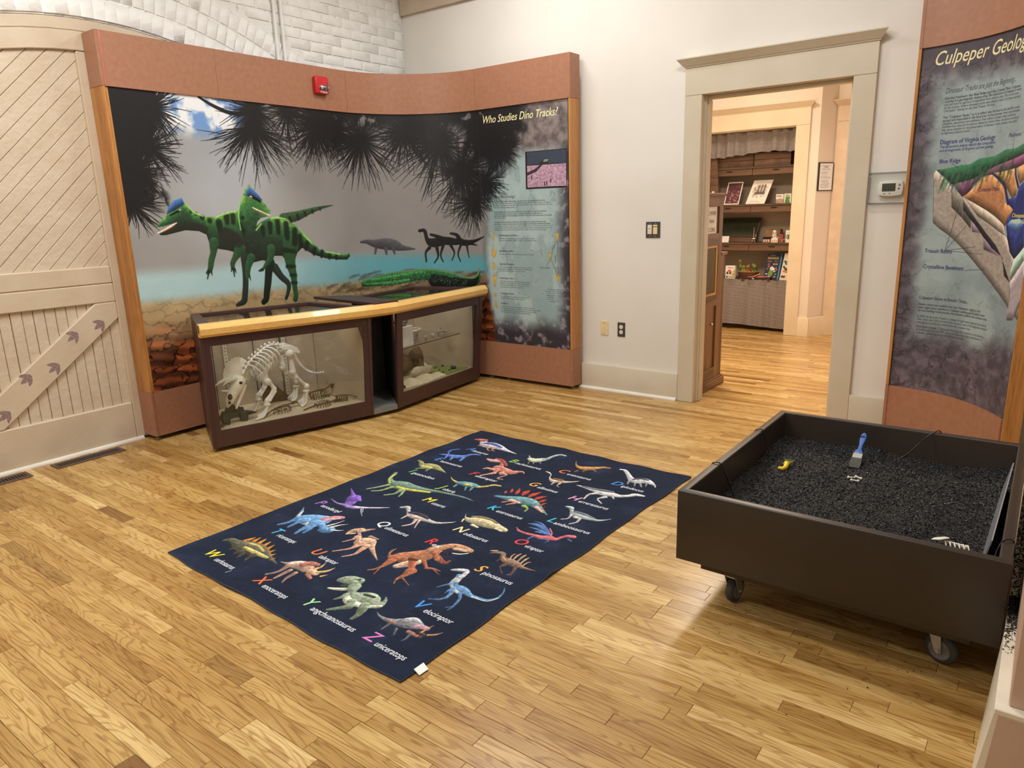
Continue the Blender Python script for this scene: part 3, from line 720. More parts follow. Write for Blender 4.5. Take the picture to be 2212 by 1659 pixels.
# ---------------------------------------------------------------- outlines of the printed artwork, in millimetres on the prints
RUG = [["Allosaurus",[177,1864],[364,1868],"4a7fd0",[["c9c4d8",[[504,1970,4.5],[411,1986,20.5],[322,2006,47.4],[257,2007,64.3],[223,2003,45.5],[172,2037,27.0]]],["b85a4a",[[100,2047,13.3],[128,2056,26.5],[162,2062,31.4]]],["c98a6a",[[270,1980,12.1],[298,1933,5.1],[324,1922,6.1]]],["c98a6a",[[313,1979,15.9],[331,1938,4.0],[354,1932,6.7]]],["c98a6a",[[211,1986,12.7],[199,1956,5.0]]],["4a62a8",[[210,2025,20.5],[264,2037,22.1],[346,2015,13.8]]]]],["Brachiosaurus",[551,1842],[793,1857],"9ac850",[["a8b8b0",[[591,1992,2.8],[620,1961,9.7],[666,1938,39.2],[694,1965,35.6],[718,2009,17.5],[724,2067,13.3],[743,2108,13.9],[778,2112,11.3]]],["e8dca0",[[662,1930,20.0],[694,1957,20.0]]],["e8dca0",[[623,1944,12.2],[649,1935,12.1]]],["8a8a70",[[663,1891,4.9],[673,1872,3.6]]],["8a8a70",[[688,1908,5.4],[702,1883,3.2]]],["8a8a70",[[716,1935,5.0],[737,1912,3.0]]]]],["Ceratosaurus",[900,1866],[1124,1874],"f08a4a",[["d09048",[[889,2070,1.5],[918,2024,5.5],[957,1994,17.5],[999,1997,33.2],[1035,2022,29.1],[1061,2049,18.7],[1082,2071,14.6],[1115,2080,10.4]]],["8a5a28",[[983,1941,9.6],[979,1914,5.7]]],["8a5a28",[[1017,1969,12.5],[1018,1941,5.3]]],["8a5a28",[[1059,1998,9.0],[1084,1985,5.4]]]]],["Diplodocus",[1245,1880],[1447,1870],"4a90e0",[["c8ccd0",[[1179,2099,10.1],[1208,2099,14.5],[1248,2061,16.2],[1295,2010,22.5],[1336,1987,37.4],[1368,2014,45.5],[1408,2013,28.6],[1455,1988,9.0],[1473,1961,1.7]]],["8a9098",[[1310,1963,9.0],[1323,1926,4.9]]],["8a9098",[[1352,1957,6.8],[1369,1920,4.5]]],["8a9098",[[1377,1970,8.5],[1407,1928,4.6]]],["8a9098",[[1408,1984,6.1],[1422,1950,3.8]]],["4a5058",[[1317,2006,11.4],[1348,2037,13.5],[1387,2038,11.3]]]]],["Elasmosaurus",[144,1609],[376,1627],"4a8fe0",[["4a74d8",[[105,1694,4.8],[136,1709,14.2],[176,1713,23.0],[215,1717,32.5],[251,1736,32.7],[265,1767,18.7],[282,1807,14.2],[323,1826,11.8]]],["4468d0",[[162,1718,5.1],[127,1752,8.3],[113,1792,12.1],[143,1836,7.5]]],["5a88e0",[[213,1696,10.9],[232,1654,7.2]]],["5a88e0",[[277,1731,11.6],[294,1677,7.6]]],["5a88e0",[[162,1704,9.3],[182,1662,5.5]]]]],["Fukuiraptor",[490,1545],[701,1535],"e0453a",[["d07a68",[[756,1726,3.0],[729,1744,9.8],[704,1728,20.4],[680,1699,36.4],[631,1702,43.4],[572,1739,18.7],[537,1793,14.7]]],["e0a090",[[416,1797,10.8],[458,1793,26.5],[493,1811,35.7]]],["b04840",[[456,1832,10.9],[509,1828,16.7],[584,1772,11.0]]],["d07a68",[[554,1726,27.0],[559,1679,17.0]]],["d07a68",[[631,1678,16.5],[651,1642,12.7]]],["d07a68",[[580,1693,21.1],[605,1635,14.7]]],["d89078",[[556,1677,16.2],[517,1676,12.7],[506,1655,8.4]]],["d89078",[[638,1658,19.0],[681,1651,8.3],[671,1584,5.7],[707,1585,5.6]]],["d89078",[[602,1633,18.2],[578,1593,10.0],[562,1562,8.0]]]]],["Gallimimus",[877,1610],[1074,1607],"f0b858",[["d8c0a8",[[1080,1806,3.8],[1051,1774,9.4],[1016,1750,18.8],[979,1743,30.3],[958,1729,21.6],[918,1753,6.4],[892,1802,3.9],[862,1822,8.7],[841,1826,5.8]]],["8a6038",[[943,1758,13.3],[989,1766,17.0]]],["d8b8a0",[[976,1711,7.8],[980,1680,4.6]]],["d8b8a0",[[1010,1723,9.1],[1017,1683,2.6],[1036,1674,3.1]]]]],["Herrerasaurus",[1164,1576],[1411,1570],"e8a8c8",[["d8d8d8",[[1103,1753,3.6],[1156,1752,14.1],[1223,1748,27.4],[1283,1741,40.7],[1327,1745,34.0],[1375,1754,20.4],[1411,1783,16.9],[1432,1814,20.6],[1475,1823,11.9]]],["6a7078",[[1138,1755,7.2],[1208,1760,12.4],[1265,1770,17.5],[1315,1779,12.1]]],["c8c8cc",[[1252,1715,15.4],[1228,1678,9.5],[1238,1613,5.3]]],["c8c8cc",[[1317,1697,16.4],[1298,1654,6.0],[1344,1616,5.9]]],["c8c8cc",[[1350,1720,6.7],[1368,1702,3.3]]]]],["Iguanodon",[168,1371],[376,1357],"6ac04a",[["9a9a58",[[77,1536,10.1],[106,1529,14.8],[153,1494,25.7],[189,1501,47.3],[233,1510,41.2],[292,1498,22.6],[362,1478,3.6]]],["c8b860",[[169,1479,17.0],[227,1484,20.9]]],["7a8050",[[198,1460,19.5],[176,1440,10.8],[168,1427,8.6]]],["7a8050",[[231,1469,16.2],[244,1435,8.9]]],["7a8050",[[316,1489,9.3],[356,1479,3.7]]]]],["Joberia",[479,1292],[613,1297],"a8d050",[["d8b040",[[436,1448,2.0],[469,1423,5.9],[526,1404,12.9]]],["5a98a0",[[526,1404,15.1],[564,1414,33.4],[616,1420,36.3],[669,1423,17.8]]],["d8b848",[[669,1423,14.8],[698,1453,11.1],[720,1491,11.2],[759,1502,9.1]]],["5a98a0",[[546,1372,10.1],[551,1346,6.7]]],["5a98a0",[[611,1383,7.1],[636,1345,5.0]]],["5a98a0",[[646,1396,9.6],[663,1357,6.8]]],["e0c050",[[586,1411,16.5],[620,1416,10.9]]]]],["Kentrosaurus",[893,1235],[1122,1240],"4ac0e0",[["5a9098",[[832,1379,13.6],[868,1388,20.1],[906,1394,33.4],[961,1411,49.3],[1024,1415,52.8],[1086,1398,30.6],[1142,1370,14.9],[1196,1339,3.5]]],["e0a890",[[1095,1385,15.5],[1158,1353,8.8]]],["e0a890",[[933,1382,19.0],[986,1378,14.0]]],["d84028",[[849,1433,1.0],[838,1452,9.3],[829,1471,1.1]]],["d84028",[[866,1460,2.3],[855,1485,10.0],[838,1512,0.9]]],["d84028",[[902,1464,5.9],[891,1492,14.2],[872,1535,2.4]]],["d84028",[[941,1469,7.2],[933,1506,19.8],[932,1548,3.2]]],["d84028",[[984,1468,7.8],[985,1510,19.7],[1000,1559,3.4]]],["d84028",[[1029,1458,7.9],[1036,1493,16.5],[1056,1528,3.4]]],["d84028",[[1072,1438,6.0],[1074,1469,12.6],[1085,1493,1.6]]],["d84028",[[1102,1409,5.7],[1101,1438,9.2],[1110,1458,1.6]]],["d84028",[[1133,1383,3.9],[1128,1417,1.3]]],["d84028",[[1157,1361,3.0],[1165,1376,1.5]]],["90b848",[[1032,1361,16.4],[1068,1347,6.4],[1078,1312,7.0]]],["b87868",[[970,1357,13.0],[947,1322,6.4]]],["b87868",[[911,1336,8.2],[929,1365,8.3]]]]],["Lambeosaurus",[1235,1288],[1483,1291],"50c0d8",[["a8b4b8",[[1220,1481,9.2],[1248,1481,17.7],[1272,1450,12.4],[1308,1430,33.3],[1351,1428,34.5],[1397,1424,20.0],[1437,1429,11.6],[1465,1454,7.2],[1482,1478,2.9]]],["707c88",[[1289,1453,11.9],[1342,1453,13.0],[1409,1440,6.9]]],["c8c0b8",[[1295,1411,7.7],[1305,1367,5.5],[1283,1339,4.4]]],["c8c0b8",[[1355,1398,10.0],[1364,1352,6.5],[1346,1318,5.6]]],["c8c0b8",[[1327,1397,14.5],[1341,1398,11.5]]]]],["Mussaurus",[538,1117],[706,1126],"f0e040",[["6a8a78",[[118,1310,14.5],[133,1281,16.1],[157,1233,12.6],[211,1195,30.7],[291,1193,66.0],[346,1202,46.8],[437,1217,30.7],[541,1247,15.0],[691,1266,8.8],[775,1259,1.7]]],["c8c840",[[126,1298,7.6],[159,1221,7.1],[209,1181,6.8]]],["c8c840",[[290,1163,15.4],[369,1170,17.4],[495,1210,11.4]]],["8aa868",[[223,1154,16.5],[202,1103,10.2],[171,1046,8.1]]],["8aa868",[[265,1146,16.0],[252,1078,10.0],[216,1042,8.0]]],["8aa868",[[338,1149,18.2],[350,1088,9.5],[319,1044,9.7]]],["8aa868",[[357,1151,12.3],[388,1102,8.8],[399,1072,4.8]]]]],["Nodosaurus",[921,947],[1141,947],"f0e0a8",[["c8b888",[[854,1114,1.5],[877,1084,5.6],[915,1074,28.3],[961,1088,48.5],[1015,1091,51.9],[1074,1088,34.2],[1125,1082,22.7],[1138,1078,14.0]]],["8a7a50",[[901,1109,9.0],[942,1129,13.3],[1002,1135,11.0],[1056,1119,7.5]]],["e0d0a0",[[964,1037,12.8],[1003,1030,8.8]]],["e0d0a0",[[1087,1072,11.3],[1124,1065,8.6]]],["e0d0a0",[[885,1061,6.5],[897,1034,4.3]]]]],["Oviraptor",[1244,1012],[1412,1013],"e84a50",[["e06068",[[1160,1140,2.6],[1189,1118,8.1],[1230,1114,10.3],[1271,1118,12.9],[1321,1121,23.3],[1351,1139,25.9],[1384,1142,15.5],[1397,1174,11.5],[1414,1202,14.5],[1439,1212,18.3]]],["4a74c0",[[1326,1173,12.4],[1275,1204,16.5],[1220,1217,16.2],[1182,1207,5.6]]],["4a74c0",[[1325,1164,9.7],[1263,1179,10.3],[1212,1177,4.0]]],["4a74c0",[[1330,1168,10.5],[1266,1155,8.0]]],["4a74c0",[[1310,1195,6.3],[1232,1242,8.5],[1194,1242,2.8]]],["e86878",[[1299,1221,4.4],[1338,1182,4.9],[1353,1136,7.2]]],["4a60a0",[[1283,1102,7.4],[1278,1075,4.9],[1296,1056,1.9]]],["4a60a0",[[1328,1110,8.9],[1368,1115,5.0],[1365,1089,3.5]]],["4a60a0",[[1434,1177,6.9],[1457,1169,5.7]]]]],["Pterodactyl",[96,757],[301,756],"b070d0",[["7a50c0",[[88,1001,1.5],[157,955,13.2],[205,920,31.8],[244,870,37.3],[258,837,22.5]]],["7a50c0",[[218,918,50.8],[267,914,13.3]]],["9878c8",[[120,839,3.0],[191,823,6.6],[249,831,15.6]]],["9878c8",[[275,827,17.6],[314,840,21.2],[353,861,14.1]]],["c8b8d8",[[314,840,16.0],[365,869,10.6],[419,904,8.8],[468,943,3.5]]],["c8b8d8",[[354,851,4.3],[394,817,2.7],[435,790,1.4]]],["c8b8d8",[[365,855,3.3],[400,821,2.5]]]]],["Quilmesaurus",[568,772],[792,785],"f0f0f0",[["b8b0b0",[[518,981,10.5],[547,1001,18.3],[585,970,10.9],[633,948,31.6],[687,952,39.3],[749,946,20.8],[807,953,12.4],[859,995,6.3],[873,1018,1.6]]],["383848",[[606,964,14.6],[663,975,18.5],[732,963,11.4]]],["d8b0a0",[[653,938,14.1],[704,944,13.9]]],["d8b0a0",[[619,934,9.5],[621,886,4.6]]],["d8b0a0",[[693,917,11.8],[711,873,7.5],[690,830,6.2]]],["d8b0a0",[[710,929,9.3],[736,881,4.4],[756,848,3.2]]]]],["Rex",[902,777],[976,788],"e84040",[["b06a48",[[848,648,2.0],[845,620,8.0],[865,586,7.1],[896,579,26.2],[922,604,48.2],[962,626,67.3],[989,663,63.7],[1001,694,53.5],[1006,728,45.8]]],["c88a60",[[992,736,35.6],[1012,780,30.1],[1040,818,26.3],[1087,827,28.5],[1137,826,21.9]]],["9a4a38",[[1055,697,23.8],[1096,681,19.6],[1123,678,14.7],[1128,704,7.2]]],["d8b090",[[970,536,22.1],[992,574,31.5],[1015,612,28.0]]],["d8b090",[[1068,801,13.5],[1118,813,13.4]]],["301818",[[1050,741,13.3],[1079,750,15.4],[1105,774,7.8]]],["f0e8e0",[[1090,764,4.8],[1121,777,4.8],[1146,803,3.9]]],["b06040",[[987,615,22.8],[1024,574,20.4],[1059,534,17.1]]],["b06040",[[907,581,29.5],[914,552,25.7]]],["b06040",[[1034,637,13.0],[1090,599,6.8]]],["b06040",[[1010,724,16.5],[1053,696,16.5],[1076,678,13.4]]],["b06040",[[914,552,26.5],[919,500,12.5],[911,461,7.3],[893,438,4.6]]],["b06040",[[922,480,4.7],[942,429,3.0]]],["b06040",[[1053,540,32.8],[1057,501,16.5],[1054,458,7.7],[1072,425,2.5]]],["b06040",[[1069,478,4.7],[1132,453,2.3]]],["b06040",[[1090,599,12.3],[1121,611,7.7],[1155,613,4.1]]],["b06040",[[1118,608,4.1],[1173,589,2.0]]],["603020",[[973,616,14.8],[1002,625,11.0]]],["603020",[[1051,819,5.7],[1051,826,4.8]]]]],["Spinosaurus",[1264,713],[1473,719],"f0b050",[["8a6a58",[[1226,865,3.9],[1247,886,11.5],[1275,894,15.0],[1302,861,16.0],[1337,852,29.9],[1379,849,29.8],[1417,843,15.1],[1487,849,2.5]]],["d89868",[[1214,883,4.9],[1236,898,7.8]]],["d89868",[[1296,868,5.2],[1330,847,5.1]]],["d8a870",[[1333,872,2.6],[1322,899,4.5],[1322,921,3.4]]],["d8a870",[[1349,872,2.9],[1341,912,6.5],[1344,937,3.5]]],["d8a870",[[1375,868,3.0],[1367,913,6.4],[1368,942,3.4]]],["d8a870",[[1397,861,3.1],[1392,903,6.5],[1395,928,2.6]]],["d8a870",[[1415,852,3.2],[1416,886,5.1],[1425,903,1.8]]],["6a4a40",[[1346,814,13.4],[1343,790,3.9],[1383,754,2.8]]],["6a4a40",[[1401,821,10.8],[1417,779,5.7],[1411,754,4.1]]],["6a4a40",[[1417,779,3.3],[1429,754,1.6]]],["6a4a40",[[1294,850,4.7],[1298,824,3.1]]]]],["Triceratops",[212,413],[407,415],"50b8e8",[["5a90c8",[[90,685,2.5],[134,637,10.6],[167,589,11.8],[204,595,49.2],[257,613,72.6],[303,636,65.9]]],["c8ccd0",[[128,653,6.0],[158,603,11.8]]],["c8ccd0",[[250,570,20.5],[317,569,17.2]]],["c87888",[[337,602,13.1],[308,648,25.5],[323,678,30.5],[344,703,27.1],[364,717,20.1]]],["e8b0b8",[[336,611,7.4],[319,656,11.7],[362,706,6.7]]],["4a80b8",[[399,571,28.2],[421,587,41.0],[426,599,22.1]]],["e0d8c8",[[410,615,9.6],[427,655,6.5],[452,686,1.6]]],["e0d8c8",[[437,598,7.7],[471,612,4.6],[489,630,1.6]]],["e0d8c8",[[383,616,9.6],[397,662,4.9],[402,704,1.6]]],["5a90c8",[[230,584,43.7],[207,569,23.6]]],["5a90c8",[[307,600,46.6],[319,552,24.4]]],["5a90c8",[[343,606,24.2],[401,582,21.8]]],["4a80b8",[[181,579,20.2],[183,523,13.4],[164,481,10.1]]],["4a80b8",[[220,568,16.3],[228,507,12.8],[231,490,6.3]]],["4a80b8",[[308,544,21.9],[313,502,13.7],[322,472,10.2]]],["4a80b8",[[337,546,15.1],[348,500,10.4]]]]],["Utahraptor",[551,397],[739,410],"f08048",[["c89878",[[530,618,7.4],[530,654,18.5],[557,682,24.8]]],["c89878",[[558,664,9.1],[609,630,11.6],[649,589,24.5],[669,604,51.3],[695,622,34.4],[743,589,17.8],[791,559,10.9],[859,521,2.0]]],["e0b090",[[533,611,6.1],[559,639,9.1]]],["e0b090",[[609,630,6.1],[660,580,7.4]]],["a87868",[[584,701,12.4],[605,725,6.2]]],["a87868",[[651,659,13.4],[702,661,6.6]]],["c89878",[[670,587,27.0],[673,553,17.3]]],["c89878",[[712,584,22.8],[720,553,17.5]]],["c89878",[[599,622,16.4],[605,593,9.5]]],["c89878",[[568,672,15.4],[586,699,12.3]]],["c88a70",[[671,555,16.5],[667,519,9.7],[625,460,5.5]]],["c88a70",[[718,555,17.8],[729,499,9.2],[703,452,5.3]]],["c88a70",[[605,593,8.8],[586,548,4.4]]]]],["Velociraptor",[1265,360],[1469,365],"4a98e8",[["5a8cc0",[[1245,635,12.6],[1269,591,13.0],[1295,560,19.3],[1326,553,32.4],[1354,553,24.5],[1391,542,15.0],[1426,544,11.6],[1470,554,8.2],[1494,588,6.4],[1486,638,3.4],[1467,668,1.3]]],["b8bcc0",[[1190,651,7.0],[1212,665,15.7],[1243,676,21.7],[1258,671,12.8]]],["b8bcc0",[[1252,609,7.0],[1263,567,7.3],[1306,538,10.8],[1338,528,9.8]]],["283848",[[1201,646,3.5],[1238,662,7.8],[1253,678,5.2]]],["d8dce0",[[1405,538,5.1],[1475,548,3.0],[1498,595,2.2]]],["b8bcc0",[[1257,670,13.4],[1262,642,15.0],[1264,618,15.7],[1272,593,15.7]]],["5a8cc0",[[1301,544,13.8],[1318,508,11.0],[1326,476,7.7]]],["5a8cc0",[[1267,569,11.2],[1263,555,7.9]]],["5a8cc0",[[1298,542,9.1],[1295,515,6.0]]],["4a78b0",[[1348,530,11.4],[1374,501,7.6],[1384,472,7.3],[1393,434,4.5],[1393,412,2.7]]],["4a78b0",[[1395,444,3.6],[1373,419,2.2]]],["4a78b0",[[1326,476,9.1],[1311,447,6.1],[1275,426,3.0]]],["4a78b0",[[1262,556,8.2],[1247,530,4.9],[1239,509,3.2]]],["4a78b0",[[1295,515,4.8],[1298,494,2.1]]]]],["Wuerhosaurus",[158,103],[398,119],"f0e040",[["5a5a48",[[103,225,9.5],[120,247,21.1],[165,248,28.4],[224,247,52.6],[297,257,64.7],[369,260,41.8],[435,252,18.2],[521,237,1.9]]],["c8b860",[[253,243,12.3],[343,242,16.9],[425,244,11.8]]],["c8b860",[[231,278,8.3],[293,288,9.7],[362,271,5.6]]],["e88a20",[[189,282,12.3],[191,309,4.7]]],["e88a20",[[198,298,13.9],[200,328,4.7]]],["e88a20",[[229,307,15.0],[224,342,4.6]]],["e88a20",[[267,311,14.6],[259,349,4.4]]],["e88a20",[[310,308,14.3],[303,345,4.4]]],["e88a20",[[354,298,12.6],[347,334,4.3]]],["e88a20",[[391,284,11.3],[394,310,2.9]]],["e88a20",[[425,268,8.4],[430,288,2.8]]],["e88a20",[[464,249,6.6],[463,264,2.7]]],["484438",[[275,209,23.4],[267,180,8.7]]],["484438",[[304,198,16.4],[314,166,6.7]]],["484438",[[357,220,22.1],[360,191,11.9],[373,169,4.8]]],["484438",[[211,214,11.7],[215,191,5.8]]]]],["Xenoceratops",[558,97],[801,106],"f07848",[["b89078",[[517,259,2.5],[554,268,12.5],[584,281,35.2],[624,295,44.0],[669,290,36.2]]],["e0c8b8",[[564,275,13.2],[595,309,13.2]]],["b86a58",[[624,302,20.8],[638,327,23.2],[673,337,17.1]]],["b86a58",[[709,261,13.9],[748,247,9.5]]],["d8a880",[[704,286,27.3],[733,285,18.6]]],["f0b060",[[698,311,11.2],[703,336,7.3],[691,372,1.2]]],["f0b060",[[733,299,12.4],[756,330,8.7],[761,367,1.2]]],["f0b060",[[771,284,7.3],[785,308,1.2]]],["a07868",[[576,253,17.5],[584,200,10.1],[562,156,7.6]]],["a07868",[[617,238,14.8],[619,183,10.9],[621,156,7.2]]],["a07868",[[656,238,14.4],[663,186,9.1],[679,156,3.1]]]]],["Yangchuanosaurus",[893,110],[1209,111],"a8e0a0",[["8a9a80",[[865,316,20.9],[893,336,38.8],[934,352,33.4]]],["8a9a80",[[959,317,30.1],[988,273,22.0],[1034,255,55.1],[1077,274,64.1],[1118,273,35.9],[1147,275,26.2],[1146,311,10.6],[1128,333,3.9]]],["d0d0b0",[[877,242,6.6],[918,261,13.1],[954,287,13.2]]],["d0d0b0",[[987,246,14.0],[1028,226,24.6],[1087,232,18.3]]],["d0d0b0",[[1129,250,14.0],[1160,278,8.0]]],["3a4a3a",[[925,352,11.6],[930,363,9.3]]],["3a4a3a",[[1041,298,9.0],[1088,306,8.8]]],["3a4a3a",[[909,288,11.2],[932,304,10.1]]],["8a9a80",[[1037,233,22.5],[1060,201,17.6]]],["8a9a80",[[1104,244,25.7],[1122,216,22.3]]],["8a9a80",[[979,253,16.2],[982,230,12.1]]],["8a9a80",[[929,335,22.6],[963,293,25.1]]],["6a7a60",[[1060,201,22.4],[1038,173,14.2],[1009,137,9.1]]],["6a7a60",[[1118,219,24.2],[1135,185,15.7],[1136,152,9.1]]],["6a7a60",[[982,230,12.8],[968,201,5.3]]]]],["Zuniceratops",[1262,103],[1489,106],"e880c8",[["808088",[[1180,241,1.3],[1210,228,5.6],[1250,227,12.8],[1285,236,19.9],[1315,249,33.4],[1344,262,39.2],[1375,268,29.1]]],["b8b8c0",[[1312,272,13.8],[1337,290,15.9],[1367,287,11.6]]],["a86a58",[[1250,227,5.0],[1292,229,7.3]]],["a86a58",[[1376,221,11.5],[1419,221,11.3]]],["b88898",[[1374,259,13.3],[1389,270,16.8],[1417,274,14.8]]],["403838",[[1411,238,14.2],[1435,240,8.7],[1437,218,8.2]]],["e09060",[[1418,247,5.6],[1420,276,4.4],[1424,304,0.6]]],["e09060",[[1449,247,6.4],[1471,266,5.1],[1483,290,1.3]]],["686068",[[1280,215,7.7],[1283,173,3.8]]],["686068",[[1326,208,6.9],[1346,175,3.8]]],["686068",[[1392,216,7.9],[1400,184,4.7],[1397,167,3.1]]]]]]
